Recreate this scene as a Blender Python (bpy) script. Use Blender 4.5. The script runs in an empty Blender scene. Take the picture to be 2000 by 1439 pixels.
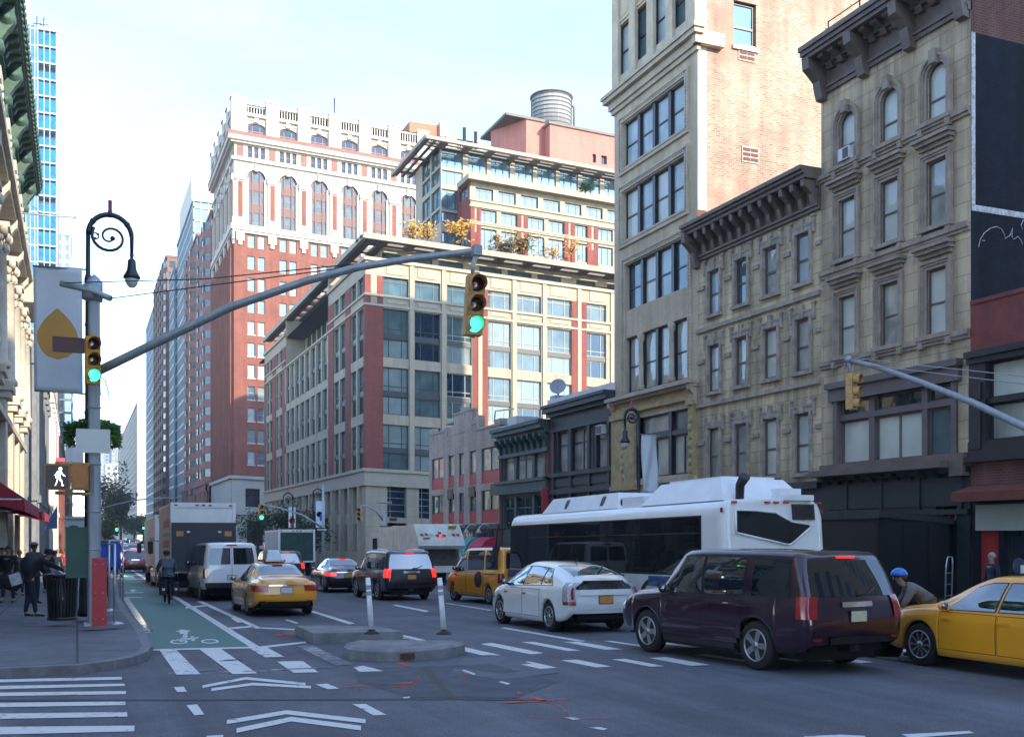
import bpy, bmesh, math, random
from math import sin, cos, pi, radians, sqrt, atan2, hypot
from mathutils import Vector, Matrix
R = random.Random(7)
SC = bpy.context.scene
COL = SC.collection
# ---------------------------------------------------------------- camera, sky, sun, exposure
FPX, CXP, HYP, EYE, TH = 2050.0, 1000.0, 1045.0, 2.05, radians(22.5)
cam = bpy.data.cameras.new('camera'); camo = bpy.data.objects.new('camera', cam); COL.objects.link(camo)
camo.location = (0, 0, EYE); camo.rotation_euler = (pi/2, 0, -TH)
cam.sensor_width = 36.0; cam.lens = 36.0*FPX/2000.0; cam.shift_y = (HYP-719.5)/2000.0
cam.clip_start = 0.2; cam.clip_end = 5000
SC.camera = camo
SUN_EL, SUN_AZ = radians(25), radians(24)        # azimuth: from straight behind (-Y) turned towards +X
world = bpy.data.worlds.new('World'); SC.world = world; world.use_nodes = True
wn = world.node_tree.nodes; wn.clear()
sky = wn.new('ShaderNodeTexSky'); sky.sky_type = 'NISHITA'; sky.sun_disc = False
sky.sun_elevation = SUN_EL; sky.sun_rotation = pi - SUN_AZ
sky.air_density = .75; sky.dust_density = 0.1; sky.ozone_density = 1.4; sky.altitude = 20
bg = wn.new('ShaderNodeBackground'); bg.inputs[1].default_value = 0.14
wo = wn.new('ShaderNodeOutputWorld')
wl = world.node_tree.links; wtc = wn.new('ShaderNodeTexCoord'); wmp = wn.new('ShaderNodeMapping'); wmp.inputs['Scale'].default_value = (1.6, 1.6, 6); wmp.inputs['Rotation'].default_value = (.25, .1, .4)
wl.new(wtc.outputs['Generated'], wmp.inputs[0]); wnz = wn.new('ShaderNodeTexNoise'); wnz.inputs['Scale'].default_value = 1.5; wnz.inputs['Detail'].default_value = 7; wnz.inputs['Roughness'].default_value = .6; wnz.inputs['Distortion'].default_value = .6; wl.new(wmp.outputs[0], wnz.inputs['Vector'])
wmr = wn.new('ShaderNodeMapRange'); wmr.inputs[1].default_value = .42; wmr.inputs[2].default_value = .75; wmr.inputs[4].default_value = .13; wl.new(wnz.outputs['Fac'], wmr.inputs[0])     # thin high cloud
wmx = wn.new('ShaderNodeMix'); wmx.data_type = 'RGBA'; wl.new(wmr.outputs[0], wmx.inputs[0]); wl.new(sky.outputs[0], wmx.inputs[6]); wmx.inputs[7].default_value = (4.0, 4.3, 4.6, 1)
wl.new(wmx.outputs[2], bg.inputs[0]); world.node_tree.links.new(bg.outputs[0], wo.inputs[0])
sl = bpy.data.lights.new('sun', 'SUN'); sl.energy = 2.15; sl.angle = radians(0.5); sl.color = (1.0, 0.87, 0.69)
so = bpy.data.objects.new('sun', sl); COL.objects.link(so)
sd = Vector((sin(SUN_AZ)*cos(SUN_EL), -cos(SUN_AZ)*cos(SUN_EL), sin(SUN_EL)))   # towards the sun
so.rotation_euler = sd.to_track_quat('Z', 'Y').to_euler(); so.location = (40, -60, 60)
SC.view_settings.view_transform = 'Standard'; SC.view_settings.look = 'None'
SC.view_settings.exposure = 2.25; SC.view_settings.gamma = 1.0
SC.render.engine = 'CYCLES'; SC.cycles.use_denoising = True
SC.cycles.max_bounces = 6; SC.cycles.diffuse_bounces = 3; SC.cycles.glossy_bounces = 3
SC.cycles.transmission_bounces = 3; SC.cycles.caustics_reflective = False; SC.cycles.caustics_refractive = False
# ---------------------------------------------------------------- where a line of sight meets a plane of the place
def uv(px, py): return (px-CXP)/FPX, (HYP-py)/FPX
def ray(px, py):
    u, v = uv(px, py); return sin(TH)+u*cos(TH), cos(TH)-u*sin(TH), v
def gz(y):           # the avenue falls gently away from the crossing and levels out again far off
    if y < 16: return 0.
    if y < 150: return -.0125*(y-16)
    if y < 420: return -1.675+(y-150)*.0052
    return -.271
def gnd(px, py, dz=0.0):
    a, b, v = ray(px, py); z = 0.
    for _ in range(12):
        d = (z+dz-EYE)/v; z = gz(b*d)
    return Vector((a*d, b*d, z+dz))
def park(rl, fl, yr, tr, wb):   # where a vehicle stands from the foot of its near rear (and front) left wheel
    p = gnd(*rl); q = gnd(*fl) if fl else p+Vector((0, wb, 0)); w = atan2(-(q.x-p.x), q.y-p.y)
    c = Vector((p.x-(-tr*cos(w)-yr*sin(w)), p.y-(-tr*sin(w)+yr*cos(w)), 0)); c.z = gz(c.y); return c, w
def onX(px, py, X):
    a, b, v = ray(px, py); d = X/a; return Vector((X, b*d, EYE+v*d))
def onY(px, py, Y):
    a, b, v = ray(px, py); d = Y/b; return Vector((a*d, Y, EYE+v*d))
def atD(px, py, d):
    a, b, v = ray(px, py); return Vector((a*d, b*d, EYE+v*d))
# ---------------------------------------------------------------- materials
MATS = {}
def nt(name):
    m = bpy.data.materials.new(name); m.use_nodes = True
    n = m.node_tree.nodes; return m, n, m.node_tree.links, n['Principled BSDF']
def rgba(c): return (c[0], c[1], c[2], 1)
def M(name, col, rough=.6, metal=0., var=.12, scale=1.5, bump=0., coat=0., bscale=40., spec=.5, emit=None, es=1., objcol=False, alpha=None, stretch=None):
    if name in MATS: return MATS[name]
    m, n, l, p = nt(name)
    p.inputs['Roughness'].default_value = rough; p.inputs['Metallic'].default_value = metal
    p.inputs['Specular IOR Level'].default_value = spec
    if coat: p.inputs['Coat Weight'].default_value = coat; p.inputs['Coat Roughness'].default_value = .03
    tc = n.new('ShaderNodeTexCoord')
    vec = tc.outputs['Object']
    if stretch:
        mp = n.new('ShaderNodeMapping'); mp.inputs['Scale'].default_value = stretch
        l.new(vec, mp.inputs[0]); vec = mp.outputs[0]
    if objcol:
        oi = n.new('ShaderNodeObjectInfo'); src = oi.outputs['Color']
    else: src = None
    if var > 0:
        t = n.new('ShaderNodeTexNoise'); t.inputs['Scale'].default_value = scale; t.inputs['Detail'].default_value = 6; t.inputs['Roughness'].default_value = .65
        l.new(vec, t.inputs['Vector'])
        mr = n.new('ShaderNodeMapRange'); mr.inputs[1].default_value = .3; mr.inputs[2].default_value = .7
        mr.inputs[3].default_value = 1-var; mr.inputs[4].default_value = 1+var; l.new(t.outputs['Fac'], mr.inputs[0])
        mx = n.new('ShaderNodeVectorMath'); mx.operation = 'SCALE'
        if src: l.new(src, mx.inputs[0])
        else: mx.inputs[0].default_value = col[:3]
        l.new(mr.outputs[0], mx.inputs['Scale']); l.new(mx.outputs[0], p.inputs['Base Color'])
    elif src: l.new(src, p.inputs['Base Color'])
    else: p.inputs['Base Color'].default_value = rgba(col)
    if bump:
        b = n.new('ShaderNodeBump'); b.inputs['Strength'].default_value = bump; b.inputs['Distance'].default_value = .02
        t2 = n.new('ShaderNodeTexNoise'); t2.inputs['Scale'].default_value = bscale; t2.inputs['Detail'].default_value = 4
        l.new(tc.outputs['Object'], t2.inputs['Vector']); l.new(t2.outputs['Fac'], b.inputs['Height']); l.new(b.outputs[0], p.inputs['Normal'])
    if emit: p.inputs['Emission Color'].default_value = rgba(emit); p.inputs['Emission Strength'].default_value = es
    MATS[name] = m; return m
def brick(name, c1, c2, mort, bw=.21, bh=.07, ms=.01, rough=.85, stain=.25, bump=.35, off=.5, stainscale=.35, patch=None):
    """masonry in courses; u runs along the wall, v up"""
    if name in MATS: return MATS[name]
    m, n, l, p = nt(name); p.inputs['Roughness'].default_value = rough; p.inputs['Specular IOR Level'].default_value = .3
    tc = n.new('ShaderNodeTexCoord'); sx = n.new('ShaderNodeSeparateXYZ'); l.new(tc.outputs['Object'], sx.inputs[0])
    ad = n.new('ShaderNodeMath'); ad.operation = 'ADD'; l.new(sx.outputs[0], ad.inputs[0]); l.new(sx.outputs[1], ad.inputs[1])
    cb = n.new('ShaderNodeCombineXYZ'); l.new(ad.outputs[0], cb.inputs[0]); l.new(sx.outputs[2], cb.inputs[1])
    b = n.new('ShaderNodeTexBrick'); l.new(cb.outputs[0], b.inputs['Vector'])
    b.inputs['Scale'].default_value = 1; b.inputs['Brick Width'].default_value = bw; b.inputs['Row Height'].default_value = bh
    b.inputs['Mortar Size'].default_value = ms; b.inputs['Mortar Smooth'].default_value = .1; b.offset = off
    b.inputs['Color1'].default_value = rgba(c1); b.inputs['Color2'].default_value = rgba(c2); b.inputs['Mortar'].default_value = rgba(mort)
    t = n.new('ShaderNodeTexNoise'); t.inputs['Scale'].default_value = stainscale; t.inputs['Detail'].default_value = 8; t.inputs['Roughness'].default_value = .68
    l.new(tc.outputs['Object'], t.inputs['Vector'])
    mp = n.new('ShaderNodeMapping'); mp.inputs['Scale'].default_value = (1.6, 1.6, .12); l.new(tc.outputs['Object'], mp.inputs[0])
    t3 = n.new('ShaderNodeTexNoise'); t3.inputs['Scale'].default_value = 1.3; t3.inputs['Detail'].default_value = 5; l.new(mp.outputs[0], t3.inputs['Vector'])
    av = n.new('ShaderNodeMath'); av.operation = 'MULTIPLY'; l.new(t.outputs['Fac'], av.inputs[0]); l.new(t3.outputs['Fac'], av.inputs[1])
    mr = n.new('ShaderNodeMapRange'); mr.inputs[1].default_value = .15; mr.inputs[2].default_value = .34; mr.inputs[3].default_value = 1-stain; mr.inputs[4].default_value = 1+stain*.6
    l.new(av.outputs[0], mr.inputs[0])
    col = b.outputs['Color']
    if patch:   # areas of different brick, as in an old repaired wall
        t4 = n.new('ShaderNodeTexNoise'); t4.inputs['Scale'].default_value = .22; t4.inputs['Detail'].default_value = 7; t4.inputs['Roughness'].default_value = .7
        l.new(tc.outputs['Object'], t4.inputs['Vector'])
        m4 = n.new('ShaderNodeMapRange'); m4.inputs[1].default_value = .47; m4.inputs[2].default_value = .62; m4.inputs[4].default_value = .8; l.new(t4.outputs['Fac'], m4.inputs[0])
        mm = n.new('ShaderNodeMix'); mm.data_type = 'RGBA'; l.new(m4.outputs[0], mm.inputs[0]); l.new(col, mm.inputs[6]); mm.inputs[7].default_value = rgba(patch); col = mm.outputs[2]
    mx = n.new('ShaderNodeVectorMath'); mx.operation = 'SCALE'; l.new(col, mx.inputs[0]); l.new(mr.outputs[0], mx.inputs['Scale'])
    l.new(mx.outputs[0], p.inputs['Base Color'])
    if bump:
        bp = n.new('ShaderNodeBump'); bp.inputs['Strength'].default_value = bump; bp.inputs['Distance'].default_value = .01
        iv = n.new('ShaderNodeMath'); iv.operation = 'SUBTRACT'; iv.inputs[0].default_value = 1; l.new(b.outputs['Fac'], iv.inputs[1])
        l.new(iv.outputs[0], bp.inputs['Height']); l.new(bp.outputs[0], p.inputs['Normal'])
    MATS[name] = m; return m
def glass(name, base, refl=.3, rough=.02, wavy=.0, var=.3, tint=(.80, .86, .92), wsc=.8):
    """opaque-looking window glass: what lies behind it in shade plus a clear reflection"""
    if name in MATS: return MATS[name]
    m = bpy.data.materials.new(name); m.use_nodes = True; n = m.node_tree.nodes; l = m.node_tree.links; n.clear()
    o = n.new('ShaderNodeOutputMaterial'); d = n.new('ShaderNodeBsdfDiffuse'); g = n.new('ShaderNodeBsdfGlossy'); mx = n.new('ShaderNodeMixShader')
    g.inputs['Roughness'].default_value = rough; g.inputs['Color'].default_value = rgba(tint)
    tc = n.new('ShaderNodeTexCoord'); t = n.new('ShaderNodeTexNoise'); t.inputs['Scale'].default_value = .9; t.inputs['Detail'].default_value = 3
    l.new(tc.outputs['Object'], t.inputs['Vector'])
    mr = n.new('ShaderNodeMapRange'); mr.inputs[1].default_value = .3; mr.inputs[2].default_value = .7; mr.inputs[3].default_value = 1-var; mr.inputs[4].default_value = 1+var; l.new(t.outputs['Fac'], mr.inputs[0])
    sc = n.new('ShaderNodeVectorMath'); sc.operation = 'SCALE'; sc.inputs[0].default_value = base; l.new(mr.outputs[0], sc.inputs['Scale']); l.new(sc.outputs[0], d.inputs['Color'])
    ge = n.new('ShaderNodeNewGeometry'); dt = n.new('ShaderNodeVectorMath'); dt.operation = 'DOT_PRODUCT'; l.new(ge.outputs['Incoming'], dt.inputs[0]); l.new(ge.outputs['Normal'], dt.inputs[1])
    def mth(op, a, b=None):
        q = n.new('ShaderNodeMath'); q.operation = op
        for i_, x_ in enumerate((a, b)):
            if x_ is None: continue
            if isinstance(x_, (int, float)): q.inputs[i_].default_value = x_
            else: l.new(x_, q.inputs[i_])
        return q
    f = mth('MULTIPLY_ADD', mth('POWER', mth('SUBTRACT', 1., mth('ABSOLUTE', dt.outputs['Value']).outputs[0]).outputs[0], 5.).outputs[0], .9); f.inputs[2].default_value = refl+.04; f.use_clamp = True   # same for both sides of the pane
    l.new(f.outputs[0], mx.inputs[0]); l.new(d.outputs[0], mx.inputs[1]); l.new(g.outputs[0], mx.inputs[2]); l.new(mx.outputs[0], o.inputs[0])
    if wavy:
        b = n.new('ShaderNodeBump'); b.inputs['Strength'].default_value = wavy; b.inputs['Distance'].default_value = .1
        t2 = n.new('ShaderNodeTexNoise'); t2.inputs['Scale'].default_value = wsc; t2.inputs['Detail'].default_value = 2; l.new(tc.outputs['Object'], t2.inputs['Vector'])
        l.new(t2.outputs['Fac'], b.inputs['Height']); l.new(b.outputs[0], g.inputs['Normal'])
    MATS[name] = m; return m
# ---------------------------------------------------------------- mesh builder
OFF = {}
class MB:
    def __init__(s, tf=None): s.v = []; s.f = []; s.m = []; s.tf = tf; s.mi = 0; s.sm = set()
    def P(s, p):
        s.v.append(s.tf(*p) if s.tf else tuple(p)); return len(s.v)-1
    def face(s, idx, m=None): s.f.append(tuple(idx)); s.m.append(s.mi if m is None else m)
    def poly(s, pts, m=None): s.face([s.P(p) for p in pts], m)
    def box(s, a0, a1, b0, b1, c0, c1, m=None):
        i = [s.P(p) for p in ((a0,b0,c0),(a1,b0,c0),(a1,b1,c0),(a0,b1,c0),(a0,b0,c1),(a1,b0,c1),(a1,b1,c1),(a0,b1,c1))]
        for q in ((0,3,2,1),(4,5,6,7),(0,1,5,4),(1,2,6,5),(2,3,7,6),(3,0,4,7)): s.face([i[k] for k in q], m)
    def obox(s, c, ax, ay, az, m=None):
        """box from centre and three half-axis vectors"""
        c, ax, ay, az = Vector(c), Vector(ax), Vector(ay), Vector(az)
        i = [s.P(c+ax*x+ay*y+az*z) for z in (-1, 1) for (x, y) in ((-1,-1),(1,-1),(1,1),(-1,1))]
        for q in ((0,3,2,1),(4,5,6,7),(0,1,5,4),(1,2,6,5),(2,3,7,6),(3,0,4,7)): s.face([i[k] for k in q], m)
    def prism(s, pts, ext, m=None):
        """closed outline (3d points) pushed along ext"""
        e = Vector(ext); a = [s.P(p) for p in pts]; b = [s.P(Vector(p)+e) for p in pts]; k = len(pts)
        s.face(a[::-1], m); s.face(b, m)
        for i in range(k): s.face((a[i], a[(i+1) % k], b[(i+1) % k], b[i]), m)
    def tube(s, pts, r, seg=8, m=None, cap=True, smooth=True):
        pts = [Vector(p) for p in pts]; rs = r if isinstance(r, (list, tuple)) else [r]*len(pts)
        rings = []; up0 = None
        for i, p in enumerate(pts):
            d = (pts[min(i+1, len(pts)-1)]-pts[max(i-1, 0)]).normalized()
            if up0 is None: up0 = Vector((0,0,1)) if abs(d.z) < .9 else Vector((1,0,0))
            x = d.cross(up0)
            if x.length < 1e-4: x = d.orthogonal()
            x.normalize(); y = x.cross(d).normalized(); up0 = y
            rings.append([s.P(p+(x*cos(2*pi*k/seg)+y*sin(2*pi*k/seg))*rs[i]) for k in range(seg)])
        for a, b in zip(rings, rings[1:]):
            for k in range(seg):
                s.face((a[k], a[(k+1) % seg], b[(k+1) % seg], b[k]), m)
                if smooth: s.sm.add(len(s.f)-1)
        if cap: s.face(rings[0][::-1], m); s.face(rings[-1], m)
    def lathe(s, prof, c=(0,0,0), seg=20, m=None, axis='z', smooth=True):
        rings = []
        for r, h in prof:
            ring = []
            for k in range(seg):
                a = 2*pi*k/seg; x, y = r*cos(a), r*sin(a)
                q = (x, y, h) if axis == 'z' else ((h, x, y) if axis == 'x' else (x, h, y))
                ring.append(s.P((c[0]+q[0], c[1]+q[1], c[2]+q[2])))
            rings.append(ring)
        for a, b in zip(rings, rings[1:]):
            for k in range(seg):
                s.face((a[k], a[(k+1) % seg], b[(k+1) % seg], b[k]), m)
                if smooth: s.sm.add(len(s.f)-1)
        if prof[0][0] > 1e-4: s.face(rings[0][::-1], m)
        if prof[-1][0] > 1e-4: s.face(rings[-1], m)
    def ball(s, c, r, seg=10, rings=7, m=None):
        rx, ry, rz = r if isinstance(r, (tuple, list)) else (r, r, r); rr = []
        for j in range(rings+1):
            t = pi*j/rings
            rr.append([s.P((c[0]+rx*sin(t)*cos(2*pi*k/seg), c[1]+ry*sin(t)*sin(2*pi*k/seg), c[2]-rz*cos(t))) for k in range(seg)])
        for a, b in zip(rr, rr[1:]):
            for k in range(seg):
                s.face((a[k], a[(k+1) % seg], b[(k+1) % seg], b[k]), m); s.sm.add(len(s.f)-1)
    def grid(s, rows, m=None, smooth=True, flip=False):
        ids = [[s.P(p) for p in r] for r in rows]
        for a, b in zip(ids, ids[1:]):
            for k in range(len(a)-1):
                q = (a[k], a[k+1], b[k+1], b[k]); s.face(q[::-1] if flip else q, m)
                if smooth: s.sm.add(len(s.f)-1)
    def build(s, name, mats, parent=None, world=False, fix=True, merge=False, label=None):
        if not isinstance(mats, (list, tuple)): mats = [mats]
        me = bpy.data.meshes.new(name)
        off = OFF.get(parent.name, Vector()) if (parent is not None and world) else Vector()
        vs = [(v[0]-off[0], v[1]-off[1], v[2]-off[2]) for v in s.v] if world else s.v
        me.from_pydata([tuple(v) for v in vs], [], s.f)
        for m in mats: me.materials.append(m)
        me.polygons.foreach_set('material_index', s.m)
        if s.sm: me.polygons.foreach_set('use_smooth', [i in s.sm for i in range(len(s.f))])
        if fix or merge:
            bm = bmesh.new(); bm.from_mesh(me)
            if merge: bmesh.ops.remove_doubles(bm, verts=bm.verts, dist=.0008)
            if fix: bmesh.ops.recalc_face_normals(bm, faces=bm.faces)
            bm.to_mesh(me); bm.free()
        me.update()
        o = bpy.data.objects.new(name, me); COL.objects.link(o)
        if parent is not None: o.parent = parent; OFF[o.name] = OFF.get(parent.name, Vector())
        if label: o['label'] = label
        return o
def tag(o, label=None, cat=None, group=None, kind=None):
    if label: o['label'] = label
    if cat: o['category'] = cat
    if group: o['group'] = group
    if kind: o['kind'] = kind
    return o
def root(name, loc, label, cat, group=None, rz=0, rx=0, ry=0):
    o = bpy.data.objects.new(name, None); COL.objects.link(o); o.empty_display_size = .3
    o.location = loc; o.rotation_euler = (rx, ry, rz); OFF[o.name] = Vector(loc)
    return tag(o, label, cat, group)
def dup(o, loc=None, rz=None, label=None, parent=None, color=None):
    c = o.copy(); COL.objects.link(c)
    if parent is not None: c.parent = parent
    if loc is not None: c.location = loc
    if rz is not None: c.rotation_euler = (c.rotation_euler[0], c.rotation_euler[1], rz)
    if label: c['label'] = label
    if color: c.color = color
    for ch in list(o.children): dup(ch, parent=c, color=color)
    return c
def structure(name, mb, mats, **k):
    o = mb.build(name, mats, **k); o['kind'] = 'structure'; return o
# facade frames: (s along the wall, n outwards, z up)
def fW(X): return lambda s, n, z: (X-n, s, z)                         # wall looking towards -X (west side of the right-hand row)
def fE(X): return lambda s, n, z: (X+n, s, z)                         # wall looking towards +X
def fS(Y, k=0., X0=0.): return lambda s, n, z: (s, Y-n, z-k*(s-X0))   # wall looking towards -Y
def wall(mb, s0, s1, z0, z1, holes=(), n=0., rev=.25, m=0, mr=None):
    """a flat wall with rectangular openings and their reveals"""
    mr = m if mr is None else mr
    hs = [(max(a, s0), min(b, s1), max(c, z0), min(d, z1)) for a, b, c, d in holes if b > s0 and a < s1 and d > z0 and c < z1]
    S = sorted({round(x, 4) for x in [s0, s1]+[h[0] for h in hs]+[h[1] for h in hs]})
    Z = sorted({round(x, 4) for x in [z0, z1]+[h[2] for h in hs]+[h[3] for h in hs]})
    for a, b in zip(S, S[1:]):
        run = None
        for c, d in zip(Z, Z[1:]):
            x, y = (a+b)/2, (c+d)/2
            if any(h[0] < x < h[1] and h[2] < y < h[3] for h in hs):
                if run is not None: mb.poly(((a,n,run),(b,n,run),(b,n,c),(a,n,c)), m); run = None
            elif run is None: run = c
        if run is not None: mb.poly(((a,n,run),(b,n,run),(b,n,z1),(a,n,z1)), m)
    for a, b, c, d in hs:
        k = n-rev
        mb.poly(((a,n,c),(a,k,c),(a,k,d),(a,n,d)), mr); mb.poly(((b,n,c),(b,k,c),(b,k,d),(b,n,d)), mr)
        mb.poly(((a,n,c),(b,n,c),(b,k,c),(a,k,c)), mr); mb.poly(((a,n,d),(b,n,d),(b,k,d),(a,k,d)), mr)
def frame(mb, s0, s1, z0, z1, n, fr=.06, nv=(), nh=(.5,), dep=.07, arch=0.):
    zt = z1-arch
    mb.box(s0, s0+fr, n-dep, n, z0, zt); mb.box(s1-fr, s1, n-dep, n, z0, zt); mb.box(s0+fr, s1-fr, n-dep, n, z0, z0+fr)
    if not arch: mb.box(s0+fr, s1-fr, n-dep, n, z1-fr, z1)
    else:
        c, r = (s0+s1)/2, (s1-s0)/2; K = 10
        for k in range(K):
            a, b = pi*k/K, pi*(k+1)/K
            q = [(c+r*cos(t)*x, zt+arch*sin(t)*y) for t, x, y in ((a,1,1),(b,1,1),(b,1-fr/r,1-fr/arch),(a,1-fr/r,1-fr/arch))]
            ids = [mb.P((x, n-w, z)) for w in (dep, 0) for x, z in q]
            for t in ((0,1,2,3),(4,5,6,7),(0,1,5,4),(1,2,6,5),(2,3,7,6),(3,0,4,7)): mb.face([ids[i] for i in t])
    for t in nv:
        c = s0+(s1-s0)*t; mb.box(c-fr*.4, c+fr*.4, n-dep+.004, n-.003, z0+fr, z1-fr-arch*.5)
    for t in nh:
        c = z0+(zt-z0)*t if arch else z0+(z1-z0)*t; mb.box(s0+fr, s1-fr, n-dep+.006, n-.006, c-fr*.45, c+fr*.45)
def pane(mb, s0, s1, z0, z1, n, arch=0., m=0):
    if not arch: mb.poly(((s0,n,z0),(s1,n,z0),(s1,n,z1),(s0,n,z1)), m); return
    c, r, zt = (s0+s1)/2, (s1-s0)/2, z1-arch
    mb.poly([(s0,n,z0),(s1,n,z0)]+[(c+r*cos(pi*k/10), n, zt+arch*sin(pi*k/10)) for k in range(11)], m)
class Bld:
    """a building: root Empty, parts built in world coordinates, windows kept until finish()"""
    def __init__(s, name, loc, label, group=None, cat='building'):
        s.r = root(name, loc, label, cat, group); s.w = []
    def part(s, name, mb, mats, parent=None, each=False, **k):
        if not each: return mb.build(name, mats, parent or s.r, world=True, **k)
        par = list(range(len(mb.v)))           # one object for every separate piece
        def f(i):
            while par[i] != i: par[i] = par[par[i]]; i = par[i]
            return i
        for fc in mb.f:
            for i in fc[1:]: par[f(i)] = f(fc[0])
        g = {}
        for n, fc in enumerate(mb.f): g.setdefault(f(fc[0]), []).append(n)
        for ns in g.values():
            m = MB(); mp = {}
            for n in ns:
                m.f.append(tuple(mp.setdefault(i, len(mp)) for i in mb.f[n])); m.m.append(mb.m[n])
            m.v = [None]*len(mp)
            for i, j in mp.items(): m.v[j] = mb.v[i]
            m.build(name, mats, parent or s.r, world=True, **k)
    def win(s, tf, s0, s1, z0, z1, n=-.18, fm=None, pm=None, sill=None, lint=None, blind=None, **k):
        s.w.append((tf, s0, s1, z0, z1, n, fm, pm, sill, lint, blind, k))
    def finish(s, cap=96):
        def dist(w): p = Vector(w[0]((w[1]+w[2])/2, 0, (w[3]+w[4])/2)); return p.length/max(.2, (w[2]-w[1]))
        ws = sorted(s.w, key=dist); rest = ws[cap:]
        for tf, s0, s1, z0, z1, n, fm, pm, sill, lint, blind, k in ws[:cap]:
            mb = MB(tf); frame(mb, s0, s1, z0, z1, n, **k); o = s.part('window', mb, fm)
            mp = MB(tf); pane(mp, s0+.02, s1-.02, z0+.02, z1-.02, n-.05, k.get('arch', 0.)); s.part('pane', mp, pm, o, fix=False)
            if blind:
                mp = MB(tf); h = (z1-z0-.1)*blind[0]; a = k.get('arch', 0.)
                pane(mp, s0+.05, s1-.05, z1-.05-a*.4-h, z1-.05-a*.4, n-.044); s.part('blind', mp, blind[1], o, fix=False)
            for nm, q in (('sill', sill), ('lintel', lint)):
                if q: mq = MB(tf); q[0](mq); s.part(nm, mq, q[1], o)
        if rest:
            mats = []; mf = MB(); mp = MB(); pms = []
            for tf, s0, s1, z0, z1, n, fm, pm, sill, lint, blind, k in rest:
                if fm not in mats: mats.append(fm)
                if pm not in pms: pms.append(pm)
                mf.tf = tf; i0 = len(mf.f); frame(mf, s0, s1, z0, z1, n, **k); mf.m[i0:] = [mats.index(fm)]*(len(mf.f)-i0)
                mp.tf = tf; pane(mp, s0+.02, s1-.02, z0+.02, z1-.02, n-.05, k.get('arch', 0.), pms.index(pm))
            o = s.part('window', mf, mats); o['kind'] = 'stuff'; q = s.part('pane', mp, pms, o, fix=False)
        s.w = []
def shell(mb, x0, x1, y0, y1, z0, z1, m=0, roof=None):
    """the plain far sides and the roof of a building (open where the facades stand)"""
    mb.poly(((x1,y0,z0),(x1,y1,z0),(x1,y1,z1),(x1,y0,z1)), m); mb.poly(((x0,y1,z0),(x1,y1,z0),(x1,y1,z1),(x0,y1,z1)), m)
    mb.poly(((x0,y0,z1),(x1,y0,z1),(x1,y1,z1),(x0,y1,z1)), m if roof is None else roof)
# shared materials
ROOF = M('roof_tar', (.09,.09,.095), .9, var=.2)
BLKMETAL = M('black_metal', (.012,.013,.015), .45)
G_DARK = glass('glass_dark', (.02,.03,.04), .05, wavy=.10)
G_BLIND = glass('glass_over_pale_blind', (.56,.57,.50), .0, wavy=.12, var=.12)
G_CURT = glass('glass_over_curtain', (.36,.36,.31), .04, wavy=.2, var=.35)
G_PALE = glass('glass_over_blue_shade', (.40,.46,.47), .0, tint=(.8,.9,.96), var=.2, wavy=.05)
G_SKY = glass('glass_coated_blue', (.10,.19,.24), .22, tint=(.75,.90,1), wavy=.03)
G_TEAL = glass('glass_coated_teal', (.085,.125,.13), .05, tint=(.8,.9,.95), wavy=.03)
G_TEALB = glass('glass_coated_teal_blind', (.20,.26,.255), .03, tint=(.8,.9,.95), var=.15)
G_NAVY = glass('glass_coated_navy', (.015,.03,.05), .05, tint=(.8,.93,1), wavy=.03)
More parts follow.
